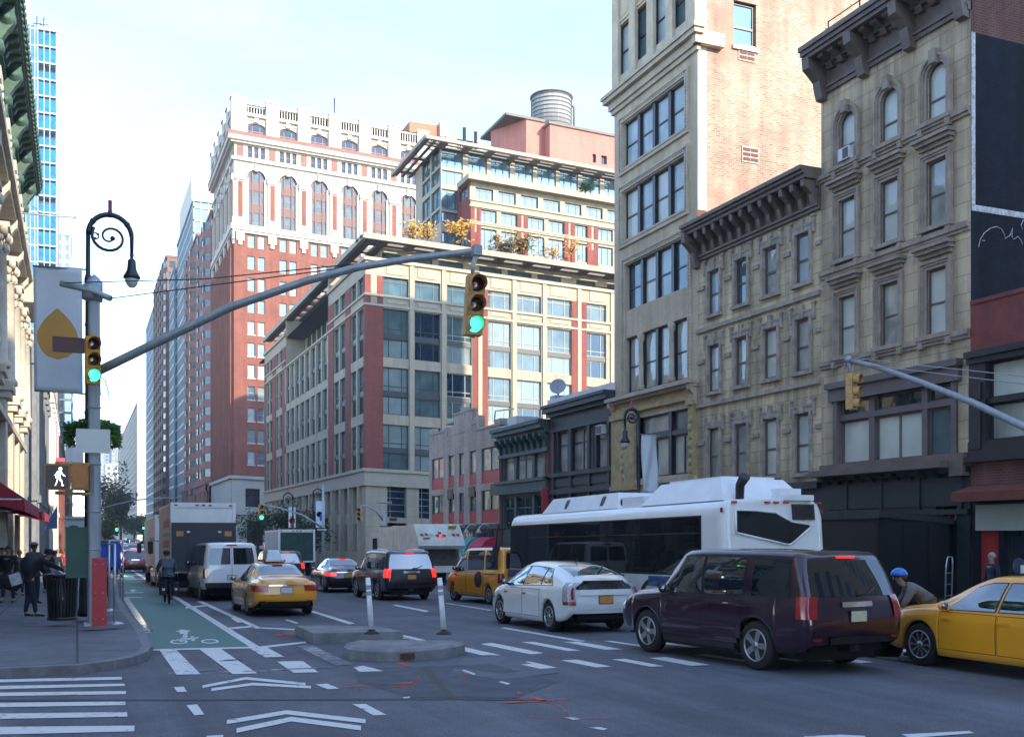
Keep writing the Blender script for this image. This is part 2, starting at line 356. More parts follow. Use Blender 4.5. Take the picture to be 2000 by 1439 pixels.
# ---------------------------------------------------------------- ground
XL, XR = -4.0, 23.5          # the two building lines of the avenue
def asphalt():
    m, n, l, p = nt('asphalt'); p.inputs['Roughness'].default_value = .82; p.inputs['Specular IOR Level'].default_value = .35
    tc = n.new('ShaderNodeTexCoord')
    def noise(sc, det, st=None, rough=.6):
        t = n.new('ShaderNodeTexNoise'); t.inputs['Scale'].default_value = sc; t.inputs['Detail'].default_value = det; t.inputs['Roughness'].default_value = rough
        if st: mp = n.new('ShaderNodeMapping'); mp.inputs['Scale'].default_value = st; l.new(tc.outputs['Object'], mp.inputs[0]); l.new(mp.outputs[0], t.inputs['Vector'])
        else: l.new(tc.outputs['Object'], t.inputs['Vector'])
        return t.outputs['Fac']
    def mr(x, a, b, c, d):
        q = n.new('ShaderNodeMapRange'); q.inputs[1].default_value = a; q.inputs[2].default_value = b; q.inputs[3].default_value = c; q.inputs[4].default_value = d; l.new(x, q.inputs[0]); return q.outputs[0]
    def mul(a, b):
        q = n.new('ShaderNodeMath'); q.operation = 'MULTIPLY'; l.new(a, q.inputs[0]); l.new(b, q.inputs[1]); return q.outputs[0]
    f = mul(mr(noise(.35, 8, None, .7), .3, .7, .70, 1.30), mr(noise(1.0, 4, (1.2, .06, 1)), .35, .65, .80, 1.18))
    f = mul(f, mr(noise(45, 3), .32, .68, .6, 1.45)); f = mul(f, mr(noise(9, 6, None, .75), .35, .7, .9, 1.12))
    v = n.new('ShaderNodeTexVoronoi'); v.feature = 'DISTANCE_TO_EDGE'; v.inputs['Scale'].default_value = .22
    t = n.new('ShaderNodeTexNoise'); t.inputs['Scale'].default_value = 1.2; t.inputs['Detail'].default_value = 5; l.new(tc.outputs['Object'], t.inputs['Vector'])
    ad = n.new('ShaderNodeVectorMath'); ad.operation = 'ADD'; l.new(tc.outputs['Object'], ad.inputs[0])
    s2 = n.new('ShaderNodeVectorMath'); s2.operation = 'SCALE'; s2.inputs['Scale'].default_value = 1.6; l.new(t.outputs['Color'], s2.inputs[0]); l.new(s2.outputs[0], ad.inputs[1]); l.new(ad.outputs[0], v.inputs['Vector'])
    f = mul(f, mr(v.outputs['Distance'], .001, .006, .86, 1.0))
    sc = n.new('ShaderNodeVectorMath'); sc.operation = 'SCALE'; sc.inputs[0].default_value = (.104, .110, .128); l.new(f, sc.inputs['Scale']); l.new(sc.outputs[0], p.inputs['Base Color'])
    b = n.new('ShaderNodeBump'); b.inputs['Strength'].default_value = .5; b.inputs['Distance'].default_value = .01; l.new(noise(90, 3), b.inputs['Height']); l.new(b.outputs[0], p.inputs['Normal'])
    return m
ASPH = asphalt()
mb = MB(); BRK = [-120, 16, 150, 420, 2600]
for y0, y1 in zip(BRK, BRK[1:]): mb.poly(((-500,y0,gz(y0)),(500,y0,gz(y0)),(500,y1,gz(y1)),(-500,y1,gz(y1))))
structure('road', mb, ASPH)
PAVE = brick('pavement_flags', (.115,.118,.128), (.098,.102,.112), (.05,.05,.055), 1.5, 1.5, .012, .85, .3, .2, 0.)
def pavem():
    m, n, l, p = nt('pavement'); p.inputs['Roughness'].default_value = .85
    tc = n.new('ShaderNodeTexCoord'); b = n.new('ShaderNodeTexBrick'); l.new(tc.outputs['Object'], b.inputs['Vector']); b.offset = 0
    b.inputs['Scale'].default_value = 1; b.inputs['Brick Width'].default_value = 1.9; b.inputs['Row Height'].default_value = 1.9; b.inputs['Mortar Size'].default_value = .022
    b.inputs['Color1'].default_value = (.135,.14,.155,1); b.inputs['Color2'].default_value = (.108,.112,.126,1); b.inputs['Mortar'].default_value = (.045,.045,.05,1)
    t = n.new('ShaderNodeTexNoise'); t.inputs['Scale'].default_value = 1.3; t.inputs['Detail'].default_value = 9; t.inputs['Roughness'].default_value = .72; l.new(tc.outputs['Object'], t.inputs['Vector'])
    q = n.new('ShaderNodeMapRange'); q.inputs[1].default_value = .3; q.inputs[2].default_value = .7; q.inputs[3].default_value = .68; q.inputs[4].default_value = 1.3; l.new(t.outputs['Fac'], q.inputs[0])
    s = n.new('ShaderNodeVectorMath'); s.operation = 'SCALE'; l.new(b.outputs['Color'], s.inputs[0]); l.new(q.outputs[0], s.inputs['Scale']); l.new(s.outputs[0], p.inputs['Base Color'])
    return m
PAVE = pavem()
CURB = M('curb_granite', (.17,.17,.18), .8, var=.3, scale=4)
# left corner: the kerb line, from far to the side street
kerb_px = [(214,1062),(221,1095),(227,1130),(233,1170),(248,1202),(272,1229),(289,1257),(297,1276),(287,1289),(256,1300),(209,1309),(155,1316),(0,1324),(-260,1335)]
kl = [gnd(*p) for p in kerb_px]; kl = [Vector((1.6, y, gz(y))) for y in (900, 420, 150)]+kl[1:]; kl[3].x = 1.6
print('KERB', [tuple(round(c,2) for c in p) for p in kl])
KH = .14
def slab(name, line, inner, h=KH):
    """a raised pavement: granite kerb along line, flagged top behind it"""
    mb = MB(); n = len(line); off = []
    for i, p in enumerate(line):
        a = line[max(i-1, 0)]; b = line[min(i+1, n-1)]; d = (b-a).normalized(); off.append(p+Vector((d.y, -d.x, 0))*(.17 if inner == 'r' else -.17))
    up = Vector((0,0,h))
    for i in range(n-1):
        mb.poly((line[i], line[i+1], line[i+1]+up, line[i]+up), 0); mb.poly((line[i]+up, line[i+1]+up, off[i+1]+up, off[i]+up), 0)
    return mb, off, up
mb, off, up = slab('p', kl, 'r')
gl_ = [p+up for p in off]
for a, b in zip(gl_, gl_[1:]): mb.poly((a, b, Vector((-14+0*b.x, b.y, b.z)), Vector((-14+0*a.x, a.y, a.z))), 1)
structure('left_pavement', mb, [CURB, PAVE], fix=False)
XK = 18.3
def rslab(nm, y0, y1, r=2.5):
    ln = [Vector((90, y0, 0)), Vector((XK+r, y0, 0))]+[Vector((XK+r-r*sin(pi/2*t/5), y0+r-r*cos(pi/2*t/5), 0)) for t in range(1, 6)]
    ln += [Vector((XK+r-r*cos(pi/2*t/5), y1-r+r*sin(pi/2*t/5), 0)) for t in range(0, 6)]+[Vector((90, y1, 0))]
    mb, off, up = slab(nm, ln, 'r')
    mb.poly([p+up for p in off], 1); mb.v = [(v[0], v[1], v[2]+gz(v[1])) for v in mb.v]; structure(nm, mb, [CURB, PAVE], fix=False)
rslab('right_pavement', 14.5, 75.0); rslab('right_pavement', 87.5, 148.0); rslab('right_pavement', 165.0, 600.0)
# ---------------------------------------------------------------- right-hand row, near to far
def ry(px): return onX(px, 900, XR).y
def rz(px, py): return onX(px, py, XR).z
def Wp(px0, px1): a, b = ry(px1), ry(px0); return (a, b)     # photo columns -> (s0, s1)
tR = fW(XR)
STONE_BR = brick('brownstone_ashlar', (.56,.435,.29), (.48,.37,.245), (.29,.22,.15), 1.05, .52, .012, .85, .42, .25, .5)
TRIM_BR = M('brownstone_trim', (.34,.265,.205), .75, var=.3, scale=2, bump=.3)
TRIM_DK = M('brown_painted_cornice', (.15,.11,.088), .6, var=.25, scale=2)
FR_BR = M('brown_window_frame', (.14,.105,.10), .55, var=.15)
FR_DK = M('dark_window_frame', (.022,.022,.026), .4)
FR_TAN = M('stone_buff', (.50,.42,.31), .8, var=.2, scale=1.2, bump=.2)
def bracket(mb, s, n0, z0, h, d, w=.22):
    """a scrolled console under a cornice"""
    pr = [(0,0),(.25*d,.03*h),(.34*d,.22*h),(.42*d,.45*h),(.72*d,.62*h),(.95*d,.72*h),(d,h),(0,h)]
    ids = [[mb.P((s+q, n0+a, z0+b)) for a, b in pr] for q in (-w/2, w/2)]
    mb.face(ids[0]); mb.face(ids[1][::-1])
    for i in range(len(pr)): mb.face((ids[0][i], ids[0][(i+1) % len(pr)], ids[1][(i+1) % len(pr)], ids[1][i]))
def cornice(mb, s0, s1, prof, e0=0, e1=0):
    """a moulding of boxes: prof = (z0, z1, projection)"""
    for z0, z1, n in prof: mb.box(s0-e0*n, s1+e1*n, -.05, n, z0, z1)
# --- brown three-bay building
Y0, Y1 = ry(1896), ry(1604)
zt = rz(1605, 189); ztop = zt+1.5
B = Bld('stone_row_building', (XR, (Y0+Y1)/2, KH), 'brownstone walk-up with three arched top windows and a navy painted side wall')
cols = [Wp(1640, 1671), Wp(1721, 1755), Wp(1811, 1849)]
rows = [(rz(1738,278), rz(1738,173)), (rz(1738,474), rz(1738,351)), (rz(1748,672), rz(1748,549))]
z2b, z2t = rz(1790, 893), rz(1790, 758); big = Wp(1634, 1866); zsf = rz(1800, 915)
holes = [(a-.04, b, c, d) for a, b in cols for c, d in rows]+[(big[0], big[1], z2b, z2t)]
mb = MB(tR); wall(mb, Y0, Y1, zsf, ztop, holes, rev=.14)
m2 = MB(); shell(m2, XR, XR+24, Y0, Y1, 0, ztop-.2); B.part('rear_wall', m2, [M('plain_brick_far', (.2,.13,.1), .9)], fix=False)
for a, b in cols:            # spandrels round the arches
    c, d = rows[0]; r = (b-a)/2; cx = (a+b)/2
    for sg in (-1, 1):
        pts = [(cx+sg*r, 0, d)]+[(cx+sg*r*cos(pi/2*k/7), 0, d-r+r*sin(pi/2*k/7)) for k in range(8)]
        mb.poly([(x, -.02, z) for x, n, z in pts]); 
    for i in range(14):      # inner side of the arch
        q = [(cx+r*cos(pi*t/14), d-r+r*sin(pi*t/14)) for t in (i, i+1)]
        mb.poly(((q[0][0],-.02,q[0][1]),(q[1][0],-.02,q[1][1]),(q[1][0],-.14,q[1][1]),(q[0][0],-.14,q[0][1])))
B.part('wall', mb, STONE_BR, fix=False)
def moulded(a, b, z0, z1, w=.22, arch=False):
    def f(mb):
        for k, (o, q, pr) in enumerate(((0, .10, .05), (.10, .17, .09), (.17, w, .13))):
            if not arch:
                mb.box(a-q, a-o, -.02, pr, z0, z1+q); mb.box(b+o, b+q, -.02, pr, z0, z1+q); mb.box(a-o, b+o, -.02, pr, z1+o, z1+q)
            else:
                r = (b-a)/2; cx = (a+b)/2; zc = z1-r
                mb.box(a-q, a-o, -.02, pr, z0, zc); mb.box(b+o, b+q, -.02, pr, z0, zc)
                for i in range(14):
                    t0, t1 = pi*i/14, pi*(i+1)/14
                    q4 = [(cx+(r+e)*cos(t), zc+(r+e)*sin(t)) for t, e in ((t0,o),(t1,o),(t1,q),(t0,q))]
                    ids = [mb.P((x, nn, z)) for nn in (-.02, pr) for x, z in q4]
                    for t in ((0,1,2,3),(4,5,6,7),(0,1,5,4),(1,2,6,5),(2,3,7,6),(3,0,4,7)): mb.face([ids[i2] for i2 in t])
        if arch:
            cx = (a+b)/2; mb.box(cx-.12, cx+.12, 0, .22, z1-.05, z1+.36)
        else:
            mb.box(a-.30, b+.30, 0, .24, z1+.46, z1+.58); mb.box(a-.36, b+.36, 0, .34, z1+.58, z1+.68); mb.box(a-.24, b+.24, 0, .12, z1+.34, z1+.46)
    return f
def sillf(a, b, z0):
    def f(mb):
        mb.box(a-.28, b+.28, -.1, .2, z0-.13, z0); mb.box(a-.24, a-.08, 0, .17, z0-.37, z0-.131); mb.box(b+.08, b+.24, 0, .17, z0-.37, z0-.131)
    return f
for j, (c, d) in enumerate(rows):
    for i, (a, b) in enumerate(cols):
        arch = (b-a)/2 if j == 0 else 0.
        pm = [G_CURT, G_BLIND, G_BLIND][(i+j) % 3] if j else G_BLIND
        B.win(tR, a-.04, b+.01, c, d, -.07, FR_BR, pm, (sillf(a, b, c), TRIM_BR), (moulded(a, b, c, d, .24, bool(j == 0)), TRIM_BR), nh=(.48,), fr=.055, arch=arch)
# the wide second-storey window group
bs = big
mb = MB(tR); w = bs[1]-bs[0]
ms = [Wp(1694, 1705), Wp(1797, 1808)]
for a, b in ms: mb.box(a, b, -.3, -.06, z2b, z2t)
zr = rz(1790, 775); zl = z2t-(z2t-z2b)*.27
mb.box(bs[0], bs[1], -.3, -.04, zl-.09, zl+.09); mb.box(bs[0]-.1, bs[0]+.1, -.3, .08, z2b, z2t); mb.box(bs[1]-.1, bs[1]+.1, -.3, .08, z2b, z2t)
mb.box(bs[0]-.25, bs[1]+.25, -.1, .16, z2t, z2t+.42); mb.box(bs[0]-.3, bs[1]+.3, -.1, .28, z2t+.42, z2t+.62)
mb.box(bs[0]-.1, bs[1]+.1, -.3, .1, z2b-.12, z2b)
B.part('window_surround', mb, FR_BR)
edges = [bs[0]+.1, ms[1][0], ms[1][1], ms[0][0], ms[0][1], bs[1]-.1]
for k in range(3):
    a, b = edges[2*k], edges[2*k+1]
    B.win(tR, a, b, zl+.09, z2t, -.16, FR_BR, G_DARK, nh=(), fr=.05)
    B.win(tR, a, b, z2b, zl-.09, -.16, FR_BR, [G_TEAL, G_BLIND, G_BLIND][k], nh=(), nv=(.5,) if k == 1 else (), fr=.07)
# plain dado under the third storey, string courses
mb = MB(tR); 
for py in (349, 537, 712):
    zz = rz(1604, py); mb.box(Y0, Y1, -.02, .14, zz-.1, zz+.05); mb.box(Y0, Y1, -.02, .08, zz-.2, zz-.1)
B.part('string_course', mb, TRIM_BR)
# cornice
mb = MB(tR)
cornice(mb, Y0, Y1, ((zt-.02, zt+.12, .1), (zt+.12, zt+.2, .16), (zt+.2, zt+.75, .06), (zt+.75, zt+.83, .14), (zt+1.05, zt+1.18, .82), (zt+1.18, zt+1.32, .9), (zt+1.32, zt+1.48, .98)))
L = Y1-Y0
for t in (0.03, .345, .655, .97): bracket(mb, Y0+L*t, .05, zt-.25, 1.35, .8, .34)
for t in (.11, .19, .27, .42, .5, .58, .73, .81, .89): bracket(mb, Y0+L*t, .05, zt+.66, .42, .62, .26)
mb.box(Y0, Y1, -.05, .3, zt+.83, zt+1.05)
B.part('cornice', mb, TRIM_DK)
# roof rail and antenna
mb = MB(tR)
for t in (.28, .52, .76, 1.0): mb.tube([(Y0+L*t, -.3, ztop-.2), (Y0+L*t, -.3, ztop+1.15)], .025, 6)
for z in (.6, 1.12): mb.tube([(Y0, -.3, ztop+z), (Y1, -.3, ztop+z)], .02, 6)
B.part('roof_rail', mb, BLKMETAL)
# side wall: painted navy below bare brick
NAVY = brick('navy_painted_brick', (.006,.011,.021), (.009,.014,.026), (.004,.007,.014), .21, .075, .012, .85, .6, .6, stainscale=1.5)
REDB = brick('red_brick', (.19,.065,.05), (.14,.05,.04), (.17,.12,.10), .22, .075, .012, .9, .3, .35)
tS = fS(Y0)
zpaint = rz(1897, 55)-.1
mb = MB(tS); wall(mb, XR, XR+24, 0, zpaint, n=.0); mb.mi = 1; wall(mb, XR, XR+24, zpaint, ztop+.4, n=0., m=1)
mb.poly(((XR,0,ztop-.2),(XR+24,0,ztop-.2),(XR+24,-.3,ztop-.2),(XR,-.3,ztop-.2)), 1)
B.part('side_wall', mb, [NAVY, REDB], fix=False)
WPAINT = M('weathered_white_paint', (.55,.55,.55), .8, var=.45, scale=9)
zb = onY(1897, 402, Y0).z
mb = MB(tS); mb.box(XR+.03, XR+24, -.01, .012, zb-.13, zb+.04); mb.box(XR+.02, XR+.16, -.01, .015, zb+.05, zpaint)
B.part('painted_band', mb, WPAINT)
mb = MB(tS)     # the scrawled white line on the wall
def sq(pts, r=.012): mb.tube([(lambda v: (v.x, .008, v.z))(onY(px, py, Y0)) for px, py in pts], r, 5)
sq([(1911,483),(1914,468),(1922,455),(1934,446),(1946,443),(1956,448),(1961,458),(1963,466),(1972,460),(1977,446),(1976,462),(1979,468),(1988,462),(1994,470),(1997,478)])
sq([(1998,430),(1994,440),(1997,449)]); sq([(1918,470),(1923,470)]); 
B.part('graffiti_line', mb, WPAINT)
# storefront: black timber front, glazed panels, small cornice
SHOP = M('black_shopfront', (.012,.017,.02), .45, var=.3, scale=2)
SHOP2 = M('blackgreen_shopfront', (.02,.03,.034), .5, var=.3, scale=1)
mb = MB(tR); wall(mb, Y0, Y1, 0, zsf, [(Y0+.5, Y0+1.3, .3, 3.1), (Y0+3.4, Y1-.5, 2.5, 3.3)], rev=.4, n=.02)
for k in range(4): a = Y0+.35+k*1.62; mb.box(a, a+1.5, 0, .06, zsf-1.15, zsf-.35); mb.box(a-.1, a-.03, 0, .1, zsf-1.3, zsf-.2)
mb.box(Y0, Y1, 0, .14, zsf-1.4, zsf-1.25)
mb.box(Y0, Y1, .0, .2, zsf-.2, zsf-.05)
for k in range(11): bracket(mb, Y0+.6+k*.55, .05, zsf-.32, .22, .34, .14)
B.part('shopfront', mb, SHOP2)
mb = MB(tR); mb.box(Y0+.55, Y1+.05, -.05, .62, zsf-.05, zsf+.07); mb.box(Y0+.6, Y1, -.05, .54, zsf+.07, zsf+.16); mb.box(Y0+.02, Y0+.55, -.05, .28, zsf-.3, zsf+.3)
mb.box(Y0+.1, Y1-.1, -.05, .16, zsf+.16, zsf+.36)
B.part('shop_cornice', mb, TRIM_DK)
mb = MB(tR); mb.poly(((Y0+.5,-.3,.3),(Y0+1.3,-.3,.3),(Y0+1.3,-.3,3.1),(Y0+.5,-.3,3.1))); mb.poly(((Y0+3.4,-.3,2.5),(Y1-.5,-.3,2.5),(Y1-.5,-.3,3.3),(Y0+3.4,-.3,3.3)))
B.part('shop_glazing', mb, G_DARK, fix=False, each=True)
mb = MB(tR); a, b = cols[0]; mb.box(a+.0, a+.52, -.1, .28, rows[0][0]+.02, rows[0][0]+.42); mb.box(a+.04, a+.3, .28, .29, rows[0][0]+.06, rows[0][0]+.38, 1); B.part('air_conditioner', mb, [M('ac_white', (.6,.6,.58), .5), FR_DK])
B.finish()
def text(name, body, tf4, size, mat, parent=None, ext=.01, align='CENTER', sx=1.):
    """lettering as a solid mesh; tf4 = 4x4 world matrix (x = reading direction, z up out of the face)"""
    cu = bpy.data.curves.new(name, 'FONT'); cu.body = body; cu.size = size; cu.extrude = ext; cu.align_x = align; cu.align_y = 'CENTER'; cu.resolution_u = 2
    t = bpy.data.objects.new(name, cu); COL.objects.link(t); bpy.context.view_layer.update()
    me = bpy.data.meshes.new_from_object(t.evaluated_get(bpy.context.evaluated_depsgraph_get())); bpy.data.objects.remove(t); bpy.data.curves.remove(cu)
    o = bpy.data.objects.new(name, me); COL.objects.link(o); me.materials.clear(); me.materials.append(mat)
    me.transform(tf4 @ Matrix.Diagonal((sx, 1, 1, 1)))
    if parent is not None: off = OFF.get(parent.name, Vector()); me.transform(Matrix.Translation(-off)); o.parent = parent; OFF[o.name] = off
    return o
def mW(x, y, z):     # lettering on a wall looking to -X (reads towards -Y)
    return Matrix(((0,0,-1,x),(-1,0,0,y),(0,1,0,z),(0,0,0,1)))
def mS(x, y, z):     # on a wall looking to -Y (reads towards +X)
    return Matrix(((1,0,0,x),(0,0,-1,y),(0,1,0,z),(0,0,0,1)))
REDL = M('red_sign_letters', (.45,.03,.025), .5)
text('sign_lettering', 'SCOT CO', mW(XR-.08, ry(1826), rz(1826, 1010)), .42, REDL, B.r)
# the black wooden shed standing on the pavement
sx = 20.7; sy = 23.15
S = root('street_shed', (sx, sy, KH), 'black plywood sidewalk shed leaning on the dark shopfront beside the bus', 'shed')
mb = MB(); zh = 2.72
mb.poly(((sx,sy,KH),(XR-.25,sy,KH),(XR-.25,sy,zh-.12),(sx,sy,zh))); mb.poly(((sx,sy,.9),(sx,29.5,.9),(sx,29.5,zh),(sx,sy,zh)))
mb.poly(((sx,29.5,KH),(XR-.3,29.5,KH),(XR-.3,29.5,zh),(sx,29.5,zh)))
S1 = mb.build('panel_wall', M('black_plywood', (.011,.015,.019), .4, var=.35, scale=1.2), S, world=True, fix=False)
mb = MB(); mb.prism(((sx-.12,sy-.12,zh),(XR-.2,sy-.12,zh-.2),(XR-.2,sy-.12,zh-.34),(sx-.12,sy-.12,zh-.16)), (0, 6.4, 0)); mb.box(sx-.14, sx-.12, sy-.14, 29.5, zh-.2, zh+.06)
mb.build('roof', M('shed_roof_felt', (.03,.032,.036), .55, var=.3, scale=3), S, world=True)
mb = MB()
for t in (.3, .63): xx = sx+(XR-sx)*t; mb.box(xx-.02, xx+.02, sy-.02, sy, .2, zh-.35)
mb.box(sx-.06, sx, sy, sy+.1, KH, zh-.3); mb.box(sx-.03, sx, sy, 29.4, 1.45, 1.5)
mb.build('batten', M('black_batten', (.006,.007,.008), .5), S, world=True)
# --- low red corner building at the right edge
B = Bld('corner_store_building', (XR, 19, KH), 'low red painted corner building with a dark shopfront and rust awning')
zc = rz(1899, 588); zd = rz(1899, 690); za = rz(1899, 893); C0 = 16.0
REDP = M('red_painted_wall', (.20,.042,.033), .75, var=.3, scale=1.4, bump=.4)
mb = MB(tR); wall(mb, C0, Y0-.02, zd, zc, n=.03); m2 = MB(); shell(m2, XR, XR+20, C0, Y0-.03, 0, zc-.6)
mb.box(C0, Y0-.02, -.25, .06, zc-.12, zc); B.part('parapet', mb, REDP); B.part('rear_wall', m2, REDP, fix=False)
mb = MB(fS(C0)); wall(mb, XR, XR+20, 0, zc-.1); B.part('side_wall', mb, REDP, fix=False)
DKW = M('dark_painted_timber', (.022,.017,.02), .5, var=.3, scale=3)
mb = MB(tR); mb.box(C0, Y0-.02, -.2, .3, zd-.18, zd); mb.box(C0, Y0-.02, -.2, .2, zd-.34, zd-.18)
mb.box(Y0-.62, Y0-.04, -.2, .12, za, zd-.34); mb.box(Y0-.5, Y0-.14, .12, .17, za+.2, za+1.4); mb.box(Y0-.5, Y0-.14, .12, .17, za+1.6, zd-.9)
mb.box(C0, Y0-.02, -.2, .14, za, za+.42); mb.box(C0, Y0-.02, -.2, .3, za-.16, za)
mb.box(C0, C0+.6, -.2, .12, za, zd-.34); mb.box(C0, Y0-.6, -.15, .05, zd-1.5, zd-1.36)
B.part('timber_front', mb, DKW)
B.win(tR, C0+.6, Y0-.62, zd-1.36, zd-.34, -.1, DKW, G_BLIND, nh=(), fr=.06)
B.win(tR, C0+.6, Y0-.62, za+.42, zd-1.5, -.1, DKW, G_CURT, nh=(), nv=(.5,), fr=.06)
zaw = rz(1899, 948)
mb = MB(tR); wall(mb, C0, Y0-.02, zaw-.1, za-.16, n=.02); B.part('brick_band', mb, REDB, fix=False)
mb = MB(tR)
mb.prism([(C0, .02, zaw), (C0, .95, zaw-.28), (C0, .95, zaw-.52), (C0, .02, zaw-.5)], (0,0,0)) if 0 else None
for a, b in (((.02,zaw),(.8,zaw-.22)), ((.8,zaw-.22),(.8,zaw-.48))): mb.poly(((C0,a[0],a[1]),(Y0-.06,a[0],a[1]),(Y0-.06,b[0],b[1]),(C0,b[0],b[1])))
mb.poly(((Y0-.06,.02,zaw),(Y0-.06,.8,zaw-.22),(Y0-.06,.8,zaw-.48),(Y0-.06,.02,zaw-.48)))
B.part('awning', mb, M('rust_awning', (.16,.04,.025), .8, var=.2, scale=2), fix=False)
mb = MB(tR); mb.box(C0, Y0-.3, .02, .14, zaw-1.28, zaw-.56); B.part('sign_panel', mb, M('pale_sign_panel', (.42,.43,.36), .5, var=.1))
mb = MB(tR); wall(mb, C0, Y0-.02, 0, zaw-.1, [(Y0-.95, Y0-.3, .25, 2.35), (C0+.4, Y0-1.15, .25, 2.4)], n=-.02, rev=.3); B.part('shopfront', mb, SHOP, fix=False)
mb = MB(tR); mb.box(Y0-.93, Y0-.32, -.12, -.06, .3, 2.3); B.part('poster_panel', mb, M('red_poster', (.42,.04,.035), .4, var=.3, scale=1.5))
B.win(tR, C0+.4, Y0-1.15, .25, 2.4, -.12, SHOP, G_DARK, nh=(.3, .6), nv=(.33, .66), fr=.07)
B.finish()
# --- cream four-bay building
Ya, Yb = Y1, ry(1363)
zt = rz(1604, 408); ztop = rz(1600, 330)
B = Bld('stone_row_building', (XR, (Ya+Yb)/2, KH), 'four-bay cream limestone walk-up with a dark bracketed cornice and keystone lintels')
CREAM = brick('cream_ashlar', (.62,.495,.32), (.55,.435,.285), (.34,.27,.185), .95, .42, .013, .85, .45, .3, .5)
cols = [Wp(1386, 1406), Wp(1438, 1460), Wp(1494, 1519), Wp(1556, 1582)]
rows = [(rz(1569, 553), rz(1569, 456)), (rz(1571, 725), rz(1571, 622)), (rz(1575, 923), rz(1575, 806))]
zsf = rz(1480, 948)
mb = MB(tR); wall(mb, Ya, Yb, zsf, zt+.1, [(a-.05, b+.05, c, d) for a, b in cols for c, d in rows], rev=.12); B.part('wall', mb, CREAM, fix=False)
m2 = MB(); shell(m2, XR, XR+24, Ya, Yb, 0, ztop-.3); B.part('rear_wall', m2, MATS['plain_brick_far'] if 'plain_brick_far' in MATS else TRIM_DK, fix=False)
CTRIM = M('grey_stone_trim', (.36,.30,.24), .8, var=.35, scale=2.5, bump=.3)
def keyed(a, b, z0, z1):
    def f(mb):
        mb.box(a-.2, b+.2, 0, .07, z1+.02, z1+.2); c = (a+b)/2; mb.box(c-.10, c+.10, 0, .12, z1-.0, z1+.48); mb.box(a-.32, a-.22, 0, .10, z1-.1, z1+.5); mb.box(b+.22, b+.32, 0, .10, z1-.1, z1+.5); mb.box(a-.36, a-.16, 0, .12, z1+.42, z1+.5); mb.box(b+.16, b+.36, 0, .12, z1+.42, z1+.5)
        mb.box(a-.2, b+.2, 0, .09, z1+.2, z1+.27)
        mb.box(a-.16, a-.04, -.02, .1, z0, z1+.02); mb.box(b+.04, b+.16, -.02, .1, z0, z1+.02)
    return f
def sill2(a, b, z0):
    def f(mb): mb.box(a-.2, b+.2, -.2, .15, z0-.13, z0)
    return f
for j, (c, d) in enumerate(rows):
    for i, (a, b) in enumerate(cols):
        pm = [[G_PALE, G_TEAL, G_CURT, G_PALE], [G_BLIND, G_CURT, G_BLIND, G_CURT], [G_CURT, G_CURT, G_BLIND, G_BLIND]][j][i]
        B.win(tR, a-.05, b+.05, c, d, -.05, FR_BR, pm, (sill2(a, b, c), CTRIM), (keyed(a, b, c, d), CTRIM), nh=(.47,), fr=.08)
mb = MB(tR)
for py in (571, 745): zz = rz(1608, py-4); mb.box(Ya, Yb, -.02, .12, zz-.12, zz+.04)
for j, (c, d) in enumerate(rows):
    zz = d-.55
    es = sorted([Ya]+[x for a, b in cols for x in (a-.34, b+.34)]+[Yb])
    for k in range(0, len(es), 2): mb.box(es[k], es[k+1], -.02, .07, zz-.06, zz+.09)
B.part('string_course', mb, CTRIM)
mb = MB(tR); h = ztop-zt
cornice(mb, Ya, Yb, ((zt, zt+.12, .12), (zt+.12, zt+.2, .2), (zt+.2, zt+h*.55, .08), (zt+h*.55, zt+h*.6, .2), (zt+h*.72, zt+h*.82, .7), (zt+h*.82, zt+h*.9, .8), (zt+h*.9, zt+h, .9)))
mb.box(Ya, Yb, -.05, .2, zt+h*.6, zt+h*.72)
for k in range(13): bracket(mb, Ya+.2+(Yb-Ya-.4)*k/12, .04, zt+.12, h*.64, .62, .2)
bracket(mb, Yb-.1, .06, zt-.3, h*1.0, .75, .26)
mb.prism([tR(Ya, .9, ztop) for _ in (0,)]+[tR(Ya, -1.6, ztop+.5), tR(Yb, -1.6, ztop+.5), tR(Yb, .9, ztop)], (0, 0, .06)) if 0 else None
B.part('cornice', mb, TRIM_DK)
mb = MB(tR); wall(mb, Ya, Yb, 0, zsf, [(Ya+.6, Yb-.6, .5, 2.7)], rev=.3, n=.02); mb.box(Ya, Yb, 0, .2, zsf-.25, zsf); mb.box(Ya, Yb, 0, .1, zsf-1.1, zsf-.95)
B.part('shopfront', mb, SHOP2, fix=False)
mb = MB(tR); mb.poly(((Ya+.6,-.25,.5),(Yb-.6,-.25,.5),(Yb-.6,-.25,2.7),(Ya+.6,-.25,2.7))); B.part('shop_glazing', mb, G_DARK, fix=False, each=True)
B.finish()
# --- buff tower with the sunlit brick flank
Yc, Yd = Yb, ry(1200)
kT = .033
B = Bld('loft_tower', (XR, (Yc+Yd)/2, KH), 'tall narrow buff loft building with a sunlit bare brick flank')
BUFF = brick('buff_facing_brick', (.60,.49,.34), (.55,.445,.305), (.46,.375,.265), .3, .06, .006, .85, .2, .1)
zA = rz(1187, 212)+.15; HT = 47.
R1 = (rz(1337,248), rz(1337,153)); R2 = (rz(1338,406), rz(1338,302)); R3 = (rz(1343,559), rz(1343,460)); R4 = (rz(1343,738), rz(1343,618)); R5 = (rz(1340,925), rz(1340,797))
ws = Wp(1217, 1337)[0], Wp(1217, 1337)[1]; ws = (ws[0], ws[1])
g4 = Wp(1223, 1343)
holes = [(ws[0], ws[1])+r for r in (R1, R2)]+[(g4[0], g4[1])+r for r in (R3, R4)]
zR5 = rz(1340, 780); s5 = Wp(1250, 1352)
holes.append((s5[0], s5[1])+R5)
up = []; z = zA+.9
